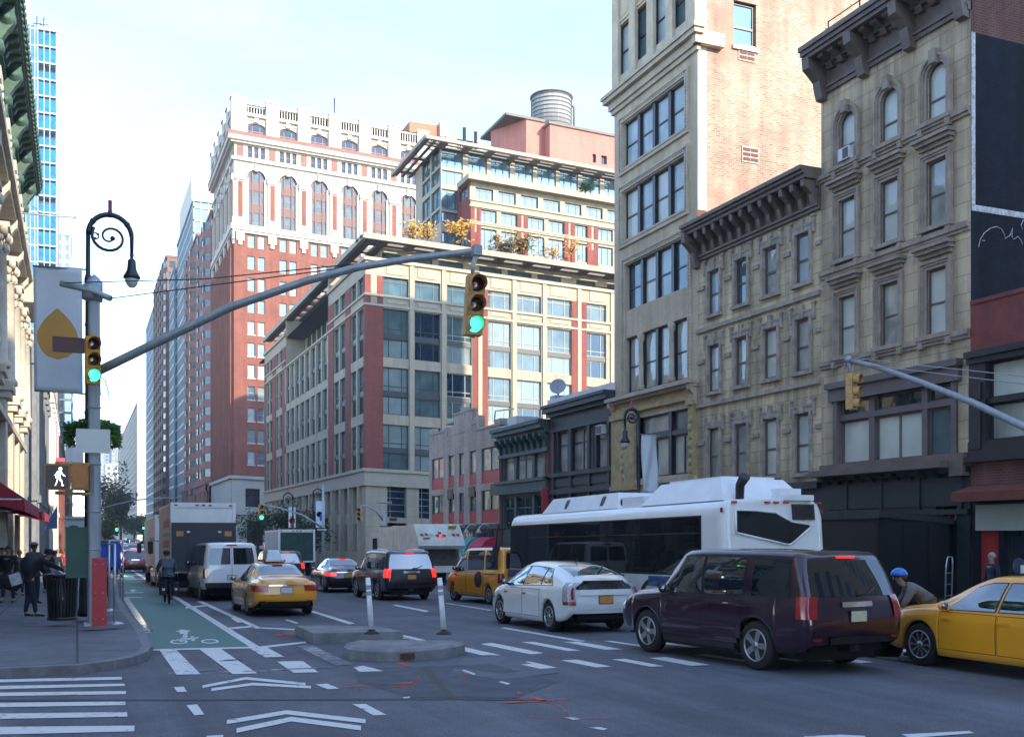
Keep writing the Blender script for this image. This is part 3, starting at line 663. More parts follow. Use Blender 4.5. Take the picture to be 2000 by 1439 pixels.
cw = [ws[0]+(ws[1]-ws[0])*t for t in (0., .27, .53, .79, 1.06)]
ucols = [(Yc+.95+i*1.62, Yc+.95+i*1.62+1.05) for i in range(4)]
while z < HT-5: up.append((z, z+2.35)); z += 3.6
holes += [(a, b, c, d) for a, b in ucols for c, d in up]
zcol = R5[0]-.4
mb = MB(tR); wall(mb, Yc, Yd, 0.1, HT, holes, rev=.35); B.part('wall', mb, BUFF, fix=False)
for (c, d), (s0, s1) in zip((R1, R2, R3, R4), (ws, ws, g4, g4)):
    e = [s0+(s1-s0)*k/4 for k in range(5)]
    mb = MB(tR); 
    for k in (1, 2, 3): mb.box(e[k]-.11, e[k]+.11, -.3, -.08, c, d)
    B.part('window_post', mb, FR_DK if d != R4[1] else FR_DK, each=True)
    for k in range(4):
        pm = {R1: G_PALE, R2: [G_PALE, G_BLIND, G_PALE, G_BLIND][k], R3: [G_TEAL, G_PALE, G_BLIND, G_TEAL][k], R4: G_CURT}[(c, d)]
        B.win(tR, e[k]+(.11 if k else 0), e[k+1]-(.11 if k < 3 else 0), c, d, -.17, FR_DK, pm, nh=(.47,), fr=.075)
def roped(mb, s0, s1, z0, z1, w=.26):
    for o, q, pr in ((.06, .14, .07), (.14, w, .04), (w, w+.08, .1)):
        mb.box(s0-q, s0-o, -.02, pr, z0-q, z1+q); mb.box(s1+o, s1+q, -.02, pr, z0-q, z1+q); mb.box(s0-o, s1+o, -.02, pr, z1+o, z1+q); mb.box(s0-o, s1+o, -.02, pr, z0-q, z0-o)
    k = int((s1-s0)/.14)
    for i in range(k): a = s0+(s1-s0)*i/k; mb.box(a, a+.07, .03, .085, z1+.15, z1+.25)
    k = int((z1-z0)/.14)
    for i in range(k):
        a = z0+(z1-z0)*i/k
        mb.box(s0-.25, s0-.15, .03, .085, a, a+.07); mb.box(s1+.15, s1+.25, .03, .085, a, a+.07)
mb = MB(tR); roped(mb, ws[0], ws[1], *R1); roped(mb, ws[0], ws[1], *R2); roped(mb, g4[0], g4[1], R4[0], R3[1])
mb.box(Yc, Yd, -.02, .06, R4[0]-.5, R4[0]-.3)
B.part('rope_moulding', mb, FR_TAN)
mb = MB(tR); za_ = R4[0]-.32
mb.box(Yc-.05, Yd+.05, -.05, .3, za_-.12, za_); mb.box(Yc-.1, Yd+.1, -.05, .5, za_, za_+.16); bracket(mb, Yc+.12, .02, za_-.85, .85, .4, .24); bracket(mb, Yd-.12, .02, za_-.85, .85, .4, .24)
e = [g4[0]+(g4[1]-g4[0])*k/4 for k in range(5)]
for k in (1, 3): mb.lathe([(.18,R4[0]),(.16,R4[0]+.2),(.13,R4[0]+.25),(.12,R4[1]-.4),(.16,R4[1]-.3),(.2,R4[1]-.02)], (e[k], -.05, 0), 10)
mb.box(Yc, Yd, 0, .16, zcol+.1, zcol+.3)
B.part('ledge', mb, FR_TAN)
GOLD = M('golden_stone', (.42,.31,.15), .75, var=.3, scale=3, bump=.5, bscale=14)
mb = MB(tR); mb.box(Yc+.05, Yd-.05, -.02, .1, R5[1]+.5, za_-.12); mb.box(Yc+.02, Yd-.02, -.02, .18, R5[1]+.3, R5[1]+.5)
for a, b in ((Yc+.08, s5[0]-.02), (s5[1]+.2, Yd-.1)):
    mb.box(a, b, -.02, .22, R5[0]-.3, R5[1]+.3); mb.box(a-.06, b+.06, -.02, .3, R5[0]-.5, R5[0]-.3); mb.box(a-.06, b+.06, -.02, .32, R5[1]+.05, R5[1]+.3)
    for k in range(7): mb.ball(((a+b)/2+.1*(k % 2)-.05, .22, R5[0]+.35*k+.1), (.16, .05, .15), 6, 5)
B.part('carved_frieze', mb, GOLD)
mb = MB(tR); zt5 = R5[0]+(R5[1]-R5[0])*.66; m5 = s5[0]+(s5[1]-s5[0])*.42
mb.box(s5[0], s5[1], -.3, -.06, zt5-.1, zt5+.1); mb.box(m5-.12, m5+.12, -.3, -.04, R5[0], R5[1]); mb.box(s5[0]-.12, s5[0], -.3, .06, R5[0], R5[1]); mb.box(s5[1], s5[1]+.16, -.3, .1, R5[0], R5[1])
B.part('window_post', mb, FR_DK, each=True)
for a, b in ((s5[0], m5-.12), (m5+.12, s5[1])):
    B.win(tR, a, b, zt5+.1, R5[1], -.16, FR_DK, G_CURT if a > s5[0] else G_TEAL, nh=(), fr=.08)
    B.win(tR, a, b, R5[0], zt5-.1, -.16, FR_DK, G_CURT, nh=(), nv=(.5,), fr=.08)
mb = MB(tR); zq = zA
cornice(mb, Yc, Yd, ((zq-.75, zq-.55, .12), (zq-.55, zq-.2, .22), (zq-.2, zq, .42), (zq, zq+.16, .5)), 1, 1)
mb.box(Yc-.3, Yc, -1.1, .3, zq-.55, zq); 
for i in range(5):
    a = Yc+.45+i*1.62; mb.box(a-.28 if i else a-.45, a+.28 if i < 4 else Yd, -.02, .14, zq+.16, HT-1)
for c, d in up: 
    for a, b in ucols: mb.box(a+.08, b-.08, -.1, .02, d+.35, d+1.0); mb.box(a, b, -.1, .05, d+.12, d+.2)
B.part('pilaster', mb, FR_TAN)
for c, d in up:
    for i, (a, b) in enumerate(ucols): B.win(tR, a, b, c, d, -.17, FR_DK, G_PALE if i % 2 else G_TEAL, nh=(.47,), fr=.08)
# flank: old brick in mixed tones, a white-painted return at the street corner
FLANK = brick('flank_brick', (.42,.33,.235), (.27,.195,.14), (.42,.37,.30), .24, .09, .016, .9, .22, .4, patch=(.33,.205,.16))
tF = fS(Yc)
fw = onY(1455, 45, Yc); wz = (onY(1455, 93, Yc).z, onY(1455, 5, Yc).z); wx = (onY(1433, 45, Yc).x, onY(1477, 45, Yc).x)
holes = [(wx[0], wx[1], wz[0], wz[1])]+[(wx[0], wx[1], wz[0]+k, wz[1]+k) for k in (7.4, 14.8)]
w2 = (onY(1612, 60, Yc).x, onY(1652, 60, Yc).x); holes += [(w2[0], w2[1], wz[0]+k, wz[1]+k) for k in (-.3, 7.1, 14.5)]
mb = MB(tF); xa = XR+.02; xw = onY(1380, 250, Yc).x
wall(mb, xw, XR+30, 0, HT, holes, rev=.25); B.part('side_wall', mb, FLANK, fix=False)
mb = MB(tF); wall(mb, XR, xw, onY(1370, 410, Yc).z, HT); B.part('painted_corner', mb, M('white_painted_brick', (.62,.57,.48), .8, var=.08, bump=.2), fix=False)
mb = MB(tF); wall(mb, XR, xw, 0, onY(1370, 410, Yc).z); B.part('corner_brick', mb, REDB, fix=False)
for h_ in holes: B.win(tF, h_[0], h_[1], h_[2], h_[3], -.14, FR_DK, G_SKY, (lambda mb, q=h_: mb.box(q[0]-.08, q[1]+.08, -.1, .1, q[2]-.16, q[2]), WPAINT), nh=(.45,), fr=.1)
VENT = M('vent_brown', (.11,.035,.03), .7)
for px, py in ((1458, 105), (1465, 303)):
    v = onY(px, py, Yc); mb = MB(tF); mb.box(v.x-.42, v.x+.42, -.05, .04, v.z-.34, v.z+.34, 1)
    for k in range(3): mb.box(v.x-.37, v.x-.02, .04, .06, v.z-.27+k*.2, v.z-.14+k*.2, 0); mb.box(v.x+.02, v.x+.37, .04, .06, v.z-.27+k*.2, v.z-.14+k*.2, 0)
    B.part('vent_grille', mb, [VENT, M('vent_frame', (.5,.4,.33), .8)])
m2 = MB(); shell(m2, XR, XR+30, Yc, Yd, 0, HT); m2.poly(((XR,Yd,0),(XR+30,Yd,0),(XR+30,Yd,HT),(XR,Yd,HT))); B.part('rear_wall', m2, FLANK, fix=False)
B.finish()
# --- dark three-storey house, green-corniced house, stepped white brick house
def small(name, label, p0, p1, ztop, wm, loc=None):
    a, b = ry(p1), ry(p0); Bq = Bld(name, (XR, (a+b)/2, KH), label)
    m2 = MB(); shell(m2, XR, XR+22, a, b, 0, ztop-.4); Bq.part('rear_wall', m2, wm, fix=False); return Bq, a, b
MAROON = brick('maroon_brick', (.16,.05,.045), (.13,.042,.038), (.1,.05,.045), .21, .07, .008, .85, .25, .2)
DKGREY = M('charcoal_painted_front', (.028,.032,.038), .55, var=.3, scale=2)
zt = rz(1075, 792)
B, a, b = small('brick_shop_house', 'dark painted three-storey house with a charcoal cornice between buff tower and green front', 1076, 1202, zt, MAROON)
zw1 = (rz(1140, 918), rz(1140, 835)); hs = [(a+(b-a)*t0, a+(b-a)*t1)+zw1 for t0, t1 in ((.09,.27),(.33,.66),(.72,.88))]
zl = (rz(1140, 1035), rz(1140, 965)); hs += [(h[0], h[1])+zl for h in hs[:3]]
mb = MB(tR); wall(mb, a, b, 0, zt-.9, hs, rev=.25); B.part('wall', mb, DKGREY, fix=False)
mb = MB(tR); mb.box(a, a+.35, 0, .1, 0, zt-1); mb.box(b-.45, b, 0, .1, 0, zt-1); B.part('brick_pier', mb, MAROON, each=True)
mb = MB(tR); cornice(mb, a, b, ((zt-1.5, zt-1.35, .15), (zt-1.35, zt-.7, .05), (zt-.7, zt-.5, .3), (zt-.5, zt-.25, .55), (zt-.25, zt-.1, .65))); mb.box(a, b, 0, .2, zw1[0]-.2, zw1[0]); mb.box(a, b, 0, .2, zl[1]+.1, zl[1]+.35)
for k in range(4): q = a+.5+(b-a-1)*k/3; mb.box(q-.12, q+.12, 0, .14, 0, zt-1.5)
mb.box(a+.6, b-.6, 0, .07, zl[1]+.5, zw1[0]-.35)
B.part('cornice', mb, DKGREY)
mb = MB(tR); mb.box(a, b, -4, .2, zt-.1, zt+.25); B.part('roof_edge', mb, M('white_roof_membrane', (.7,.7,.7), .8))
for i, h_ in enumerate(hs): B.win(tR, h_[0], h_[1], h_[2], h_[3], -.12, FR_DK, G_CURT if i < 3 else G_DARK, nh=(.68,), nv=(.5,) if i % 3 == 1 else (), fr=.08)
mb = MB(tR); mb.box(hs[0][0]+.1, hs[0][0]+.7, -.1, .35, zw1[1]-.55, zw1[1]-.1); mb.box(hs[0][0]+.15, hs[0][0]+.65, .35, .37, zw1[1]-.5, zw1[1]-.15, 1); B.part('air_conditioner', mb, [M('ac_white', (.6,.6,.58), .5), FR_DK])
B.finish()
GREENC = M('green_painted_cornice', (.035,.075,.072), .55, var=.35, scale=3)
zt = rz(978, 842)
B, a, b = small('brick_shop_house', 'narrow brick house with a dark green cornice and green timber windows', 978, 1075, zt, MAROON)
zw1 = (rz(1025, 945), rz(1025, 872)); zl = (rz(1025, 1035), rz(1025, 968))
hs = [(a+(b-a)*t0, a+(b-a)*t1)+z for z in (zw1, zl) for t0, t1 in ((.1,.30),(.35,.66),(.71,.92))]
mb = MB(tR); wall(mb, a, b, 0, zt-.5, hs, rev=.2); B.part('wall', mb, GREENC, fix=False)
mb = MB(tR); mb.box(a, a+.5, 0, .1, 0, zt-1); mb.box(b-.35, b, 0, .1, 0, zt-1); B.part('brick_pier', mb, MAROON, each=True)
mb = MB(tR); cornice(mb, a, b, ((zt-1.7, zt-1.5, .2), (zt-1.5, zt-.7, .08), (zt-.7, zt-.45, .3), (zt-.45, zt-.2, .6), (zt-.2, zt, .75)))
for k in range(9): bracket(mb, a+.3+(b-a-.6)*k/8, .05, zt-1.5, .85, .5, .2)
mb.box(a, b, 0, .3, zl[1]+.15, zl[1]+.9); mb.box(a, b, 0, .42, zl[1]+.75, zl[1]+.92)
B.part('cornice', mb, GREENC)
for i, h_ in enumerate(hs): B.win(tR, h_[0], h_[1], h_[2], h_[3], -.1, GREENC, G_CURT if i < 3 else G_DARK, nh=(.66,), nv=(.5,) if i % 3 == 1 else (), fr=.09)
mb = MB(tR); mb.box(a-.02, a+.04, .1, .5, 3.3, 4.6); B.part('blade_sign', mb, M('red_blade_sign', (.42,.03,.04), .5))
B.finish()
WBRK = brick('white_glazed_brick', (.50,.42,.35), (.42,.345,.285), (.27,.225,.19), .3, .1, .014, .8, .2, .3)
zt = rz(905, 800)
B, a, b = small('brick_shop_house', 'pale brick corner house with a stepped gable parapet and red window panels', 838, 978, rz(838, 862), WBRK)
z2 = (rz(862, 948), rz(862, 893)); z1 = (rz(862, 1018), rz(862, 965))
z2 = (rz(900, 950), rz(900, 885)); z1 = (rz(900, 1022), rz(900, 962))
pxs = ((843, 866), (876, 887), (896, 906), (917, 930), (940, 974))
hs = [Wp(*p)+z for z in (z2, z1) for p in pxs]
zsh = rz(838, 1026)
lo = rz(838, 862); mid = lo+1.0
mb = MB(tR); wall(mb, a, b, zsh-1.2, lo, hs, rev=.15)
hh = lo
def step(pa, pb, py): q = Wp(pa, pb); mb.box(q[0], q[1], -.35, 0, lo-.01, rz((pa+pb)/2, py))
step(838, 872, 847); step(872, 932, 828)
q = Wp(886, 922); mb.box(q[0], q[1], -.35, .002, lo, rz(904, 806)); step(932, 978, 835)
for pa, pb, py in ((838,846,838),(866,874,836),(926,936,812),(966,978,818),(900,908,796)): q = Wp(pa, pb); mb.box(q[0], q[1], -.4, .03, lo, rz((pa+pb)/2, py))
B.part('wall', mb, WBRK, fix=False)
mb = MB(tR)
for pa, pb, py in ((838,872,847),(872,886,828),(886,922,806),(922,932,828),(932,978,835)): q = Wp(pa, pb); z = rz((pa+pb)/2, py); mb.box(q[0]-.05, q[1]+.05, -.42, .06, z, z+.12)
B.part('coping', mb, M('grey_coping', (.3,.3,.3), .8))
REDPAN = M('red_window_panel', (.40,.035,.045), .45)
for h_ in hs:
    zp = h_[2]+.75; B.win(tR, h_[0], h_[1], zp, h_[3], -.08, FR_DK, G_CURT if h_[2] == z2[0] else G_TEAL, nh=(), nv=(.5,) if h_[1]-h_[0] > 1.5 else (), fr=.07)
mb = MB(tR)
for h_ in hs: mb.box(h_[0], h_[1], -.12, -.06, h_[2], h_[2]+.75)
B.part('spandrel_panel', mb, REDPAN, each=True)
mb = MB(tR)
for i in (1, 3, 4): h_ = hs[i]; mb.box(h_[0]+.2, h_[0]+1.3, -.05, .05, h_[2]-.75, h_[2]-.08)
B.part('vent_grille', mb, FR_DK, each=True)
mb = MB(tR); wall(mb, a, b, 0, zsh, n=.06); mb.box(a, b, 0, .2, zsh-.3, zsh); mb.box(a+1, b-1, .06, .14, .5, 2.3, 1); B.part('shopfront', mb, [M('grey_shopfront', (.06,.062,.07), .6, var=.2), G_DARK])
for k in range(6):
    s = a+1.5+(b-a-3)*k/5; mb = MB(tR); mb.tube([(s, .05, zsh-.5), (s, .2, zsh-.1), (s, .55, zsh), (s, .8, zsh-.2), (s, .85, zsh-.35)], .03, 6); mb.lathe([(.22, -.25), (.05, 0)], (s, .85, zsh-.3), 8); B.part('gooseneck_lamp', mb, WPAINT)
def canopy(p, w_, col, name='awning'):
    mb = MB(tR); s = a+p; K = 6; r = 1.1
    for i in range(K):
        t0, t1 = pi/2*i/K, pi/2*(i+1)/K
        mb.poly(((s,.06+r*sin(t0),zsh-1.9+r*cos(t0)),(s+w_,.06+r*sin(t0),zsh-1.9+r*cos(t0)),(s+w_,.06+r*sin(t1),zsh-1.9+r*cos(t1)),(s,.06+r*sin(t1),zsh-1.9+r*cos(t1))))
    for e in (s, s+w_): mb.poly([(e,.06,zsh-1.9)]+[(e,.06+r*sin(pi/2*i/K),zsh-1.9+r*cos(pi/2*i/K)) for i in range(K+1)])
    B.part(name, mb, col, fix=False)
canopy(.6, 2.2, M('crimson_awning', (.48,.02,.07), .7)); canopy(3.3, 1.5, M('turquoise_awning', (.05,.35,.33), .7))
# north flank towards the side street
mb = MB(lambda s, n, z: (s, b+n, z)); wall(mb, XR, XR+22, 0, lo-.4); B.part('side_wall', mb, WBRK, fix=False)
mb = MB(tR); mb.box(a+.5, a+3.2, -3, -1.2, lo-.4, lo+.5); mb.tube([(a+.4,-1,lo+.9),(a+3.4,-1,lo+1.1),(a+3.6,-1,lo+.4)], .05, 6); B.part('roof_unit', mb, M('ac_white', (.6,.6,.58), .5))
B.finish()
# satellite dish on the dark house
D = root('satellite_dish', onX(1090, 775, XR+1.5), 'grey satellite dish on the white roof edge of the dark house', 'satellite dish')
q = OFF[D.name]; mb = MB(); mb.tube([q+Vector((0,0,-.8)), q+Vector((0,0,.3))], .06, 8); mb.obox(q+Vector((0,0,-.35)), (.35,0,0), (0,.35,0), (0,0,.4)); mb.build('mast', M('dish_grey', (.4,.42,.44), .5), D, world=True)
mb = MB(); ax = Vector((-.55, -.75, .35)).normalized(); u = ax.orthogonal().normalized(); w_ = ax.cross(u); c = q+Vector((0,0,.55))
mb.grid([[c+ax*(.12*(r/.46)**2)+(u*cos(2*pi*k/20)+w_*sin(2*pi*k/20))*r for k in range(21)] for r in (.01, .15, .3, .4, .46)]); mb.grid([[c-ax*.03+ax*(.12*(r/.46)**2)+(u*cos(2*pi*k/20)+w_*sin(2*pi*k/20))*r for k in range(21)] for r in (.01, .15, .3, .4, .46)])
mb.tube([c, c+ax*.4], .015, 6); mb.build('dish', MATS['dish_grey'], D, world=True, fix=False)
# ---------------------------------------------------------------- the block-long apartment house across the side street
YB, YE, kB = ry(714), ry(517), .033
tW, tA = fW(XR), fS(YB, kB, XR)
def za(py, px=752, Y=None): v = onY(px, py, Y or YB); return v.z+kB*(v.x-XR)
def xa(px, Y=None, py=700): return onY(px, py, Y or YB).x
APB = brick('apartment_red_brick', (.235,.068,.056), (.205,.06,.05), (.2,.09,.075), .4, .13, .008, .85, .15, .12)
APS = brick('apartment_cast_stone', (.38,.33,.25), (.36,.315,.24), (.26,.23,.19), 2.6, .9, .012, .8, .15, .1, .0)
APM = M('apartment_stone_trim', (.36,.32,.245), .75, var=.1)
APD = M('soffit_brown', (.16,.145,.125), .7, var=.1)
FR_TEAL = M('window_frame_bronze', (.035,.045,.05), .45)
FR_PALE = M('window_frame_pale', (.28,.28,.25), .5)
B = Bld('apartment_block', (XR, YB, KH), 'block-long red brick and stone apartment house with glass penthouses and planted terraces')
zr = {k: za(v) for k, v in dict(par=506, r1t=540, r1b=578, s2=597, at=602, am=656, ab=697, bt=716, bm=768, bb=808, ct=828, cm=879, cb=916, bl=943).items()}
bayx = [(748,798),(810,860),(873,921.5),(953,998),(1010,1057),(1069,1116),(1146,1184)]
bx = [(xa(a), xa(b)) for a, b in bayx]; pw = bx[-1][1]-bx[-1][0]; last = bx[-1][1]
bx += [(last+1.3, last+1.3+pw), (last+2.6+pw, last+2.6+2*pw)]; XE = bx[-1][1]+8
ly = [Wp(685,710.5), Wp(652,675), Wp(539.5,551), Wp(520.5,532)]; cen = Wp(558.5,641.5)
dbl = (('at','am','ab'), ('bt','bm','bb'), ('ct','cm','cb'))
# walls
mb = MB(tA); H = [(a, b, zr[r[2]], zr[r[0]]) for a, b in bx for r in dbl]+[(a, b, zr['r1b']+.05, zr['r1t']) for a, b in bx]
wall(mb, XR, XE, zr['cb'], zr['par'], H, rev=.35)
mb2 = MB(tA); gl = za(1060); wall(mb2, XR, XE, 0, zr['cb'], [(a+.4, b-.2, za(1010), zr['bl']-.1) for a, b in bx]+[(a+.4, b-.2, .6, za(1020)) for a, b in bx], rev=.5)
mw = MB(tW); ymid0, ymid1 = cen
HL = [(a, b, zr[r[2]], zr[r[0]]) for a, b in ly for r in dbl]+[(cen[0], cen[1], zr[r[2]], zr[r[0]]) for r in dbl]+[(a, b, zr['r1b']+.05, zr['r1t']) for a, b in ly]
wall(mw, YB, YE, zr['cb'], zr['s2'], HL, rev=.35)
for a, b in ((YB, cen[0]), (cen[1], YE)): wall(mw, a, b, zr['s2'], zr['par'], HL, rev=.35)
wall(mw, YB, YE, 0, zr['cb'], [(YB+2.2+k*3.6, YB+4.7+k*3.6, .5, zr['bl']-.2) for k in range(13)], rev=.7)
B.part('wall', mb, APS, fix=False); B.part('base', mb2, APS, fix=False); B.part('wall', mw, APS, fix=False)
# red piers
mb = MB(tA)
for a, b in ((XR-.06, xa(748)), (xa(923), xa(952.5)), (xa(1116.5), xa(1145.5))):
    mb.box(a, b, -.02, .06, zr['cb'], zr['s2']); c = (a+b)/2; mb.box(a, c-.3, -.02, .06, zr['s2'], zr['r1t']); mb.box(c+.3, b, -.02, .06, zr['s2'], zr['r1t'])
B.part('brick_pier', mb, APB, each=True)
mb = MB(tW)
for a, b in (Wp(710.8,714), Wp(675.2,684.8), Wp(641.7,651.8), Wp(551.2,558.3), Wp(532.2,539.3), Wp(517,520)): mb.box(a, b, -.02, .06, zr['cb'], zr['r1t'] if not (cen[0] < a < cen[1]) else zr['s2'])
B.part('brick_pier', mb, APB, each=True)
# strings, spandrels, pilasters
def lines(mb, s0, s1, spans, left=False):
    for k, p in (('r1b', .14), ('s2', .14)): mb.box(s0-p, s1, -.02, p, zr[k]-.12, zr[k]+.08)
    mb.box(s0-.3, s1, -.02, .3, zr['cb']-.28, zr['cb']); mb.box(s0-.14, s1, -.02, .14, zr['bl'], zr['cb']-.28); mb.box(s0-.22, s1, -.02, .22, zr['bl']-.3, zr['bl']-.02)
    mb.box(s0-.2, s1, -.02, .2, zr['par']-.3, zr['par'])
mb = MB(tA); lines(mb, XR, XE, bx)
for i, (a, b) in enumerate(bx):
    if i+1 < len(bx) and bx[i+1][0]-b < 2: 
        c0, c1 = b, bx[i+1][0]; m_ = (c0+c1)/2; mb.box(m_-.2, m_+.2, 0, .13, zr['cb'], zr['par']-.3)
    for t, m_, l in dbl: mb.box(a, b, -.3, -.1, zr[m_]-.22, zr[m_]+.22, 1)
    for zz in (('s2','r1b'), ('r1t','par')): mb.box(a+.3, b-.3, .0, .06, zr[zz[0]]+.25, zr[zz[1]]-.4 if zz[1] == 'par' else zr[zz[1]]-.25)
B.part('string_course', mb, [APM, FR_TEAL])
mb = MB(tW); 
for k, p in (('s2', .14),): mb.box(YB, YE, -.02, p, zr[k]-.12, zr[k]+.08)
for a, b in ((YB, cen[0]), (cen[1], YE)): mb.box(a, b, -.02, .14, zr['r1b']-.12, zr['r1b']+.08); mb.box(a, b, -.02, .2, zr['par']-.3, zr['par'])
mb.box(YB, YE, -.02, .3, zr['cb']-.28, zr['cb']); mb.box(YB, YE, -.02, .14, zr['bl'], zr['cb']-.28); mb.box(YB, YE, -.02, .22, zr['bl']-.3, zr['bl']-.02)
for t, m_, l in dbl:
    for k in range(9): q = cen[0]+(cen[1]-cen[0])*k/8; mb.box(q-.22, q+.22, -.3, .1, zr[l], zr[t])
    for a, b in ly: mb.box((a+b)/2-.2, (a+b)/2+.2, -.3, .04, zr[l], zr[t])
    for a, b in ly+[cen]: mb.box(a, b, -.3, -.12, zr[m_]-.2, zr[m_]+.2, 1)
for a, b in ly: mb.box((a+b)/2-.2, (a+b)/2+.2, -.3, .04, zr['r1b'], zr['r1t'])
for k in range(13): a = YB+2.2+k*3.6; mb.box(a-.55, a-.1, 0, .25, 0, zr['bl']-.3); mb.box(a+1.1, a+1.35, -.6, -.1, 0, zr['bl']-.2); mb.box(a, a+2.5, -.6, -.2, 3.1, 4.1)
B.part('string_course', mb, [APM, FR_TEAL])
# windows
tones = [G_TEAL, G_TEALB, G_NAVY, G_TEALB, G_TEAL]
for i, (a, b) in enumerate(bx):
    B.win(tA, a, b, zr['r1b']+.05, zr['r1t'], -.2, FR_TEAL if i < 3 else FR_PALE, G_SKY if i < 3 else G_TEAL, nv=(.25,.75), nh=(.78,), fr=.08)
    for j, (t, m_, l) in enumerate(dbl):
        fm = FR_TEAL if i < 2 else FR_PALE
        B.win(tA, a, b, zr[m_]+.22, zr[t], -.2, fm, tones[(i*2+j*3) % 5], nv=(.25,.75), nh=(.22,), fr=.08)
        B.win(tA, a, b, zr[l], zr[m_]-.22, -.2, fm, tones[(i+j*2+1) % 5], nv=(.25,.75), nh=(), fr=.08)
    B.win(tA, a+.4, b-.2, za(1010), zr['bl']-.1, -.35, FR_PALE, G_NAVY, nv=(.2,), nh=(.2,.4,.6,.8), fr=.06)
for i, (a, b) in enumerate(ly):
    c = (a+b)/2
    for q0, q1 in ((a, c-.2), (c+.2, b)):
        B.win(tW, q0, q1, zr['r1b']+.05, zr['r1t'], -.2, FR_TEAL, G_TEAL, nh=(.75,), fr=.08)
        for t, m_, l in dbl: B.win(tW, q0, q1, zr[m_]+.2, zr[t], -.2, FR_TEAL, G_TEAL, nh=(.25,), fr=.08); B.win(tW, q0, q1, zr[l], zr[m_]-.2, -.2, FR_TEAL, G_DARK, nh=(), fr=.08)
for k in range(8):
    a, b = cen[0]+(cen[1]-cen[0])*k/8+.22, cen[0]+(cen[1]-cen[0])*(k+1)/8-.22
    for j, (t, m_, l) in enumerate(dbl): B.win(tW, a, b, zr[m_]+.2, zr[t], -.2, FR_TEAL, G_TEAL if (k+j) % 3 else G_CURT, nh=(.25,), fr=.07); B.win(tW, a, b, zr[l], zr[m_]-.2, -.2, FR_TEAL, G_DARK if k % 2 else G_TEAL, nh=(), fr=.07)
mb = MB(tW)
for k in range(13): a = YB+2.2+k*3.6; mb.poly(((a,-.62,.5),(a+2.5,-.62,.5),(a+2.5,-.62,zr['bl']-.2),(a,-.62,zr['bl']-.2)))
B.part('base_glazing', mb, G_DARK, fix=False, each=True)
# recessed seventh floor under its canopy
zc0, zc1 = onX(713, 467, XR).z, onX(713, 456, XR).z; SB = 2.3
tA1 = fS(YB+SB, kB, XR); tW1 = fW(XR+SB)
mb = MB(tA1); wall(mb, XR+SB, XE, zr['par']-.3, zc0+.1, [(a, b, zr['par']-.2, zc0-.35) for a, b in bx], rev=.25)
B.part('wall', mb, APM, fix=False)
for i, (a, b) in enumerate(bx): B.win(tA1, a if i else a+.6, b, zr['par']-.2, zc0-.35, -.15, FR_TEAL, G_SKY if i < 3 else G_TEAL, nv=(.25,.75), nh=(.72,), fr=.08)
for q, (a, b) in enumerate(((YB+SB, cen[0]), (cen[1], YE))):
    mb = MB(tW1); wall(mb, a, b, zr['par']-.3, zc0+.1); B.part('wall', mb, APM, fix=False)
mb = MB(tW1); wall(mb, cen[0], cen[1], zr['s2'], zc0+.1, [(cen[0]+.5+k*2.75, cen[0]+2.7+k*2.75, zr['s2']+.3, zc0-.5) for k in range(int((cen[1]-cen[0])/2.75))], rev=.25); B.part('wall', mb, APM, fix=False)
for k in range(int((cen[1]-cen[0])/2.75)): B.win(tW1, cen[0]+.5+k*2.75, cen[0]+2.7+k*2.75, zr['s2']+.3, zc0-.5, -.1, FR_TEAL, G_TEAL, nv=(.5,), nh=(), fr=.08)
mb = MB(); mb.poly([tA(XR+.1, -.1, zr['par']-.4), tA(XE, -.1, zr['par']-.4), tA(XE, -30, zr['par']-.4), tA(XR+.1, -60, zr['par']-.4)]); B.part('terrace_floor', mb, ROOF, fix=False)
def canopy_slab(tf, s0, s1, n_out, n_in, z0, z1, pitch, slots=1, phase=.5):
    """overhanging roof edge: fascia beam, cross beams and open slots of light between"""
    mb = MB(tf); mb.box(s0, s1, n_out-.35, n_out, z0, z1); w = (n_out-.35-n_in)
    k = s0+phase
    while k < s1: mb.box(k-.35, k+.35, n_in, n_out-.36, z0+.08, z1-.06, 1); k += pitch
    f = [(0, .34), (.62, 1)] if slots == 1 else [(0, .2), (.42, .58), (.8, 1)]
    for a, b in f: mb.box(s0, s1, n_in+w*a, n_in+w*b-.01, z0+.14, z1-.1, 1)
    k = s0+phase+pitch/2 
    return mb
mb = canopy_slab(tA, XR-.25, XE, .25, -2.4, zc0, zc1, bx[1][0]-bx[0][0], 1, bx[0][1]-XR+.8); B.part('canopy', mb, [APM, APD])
for s_ in cen: mb = MB(tW); mb.box(s_-.12, s_+.12, -SB, 0, zr['s2'], zc0-.02); B.part('return_wall', mb, APM)
mb = canopy_slab(tW, YB+.4, YE+.3, .25, -2.4, zc0, zc1, 3.4, 1, 1.2); B.part('canopy', mb, [APM, APD])
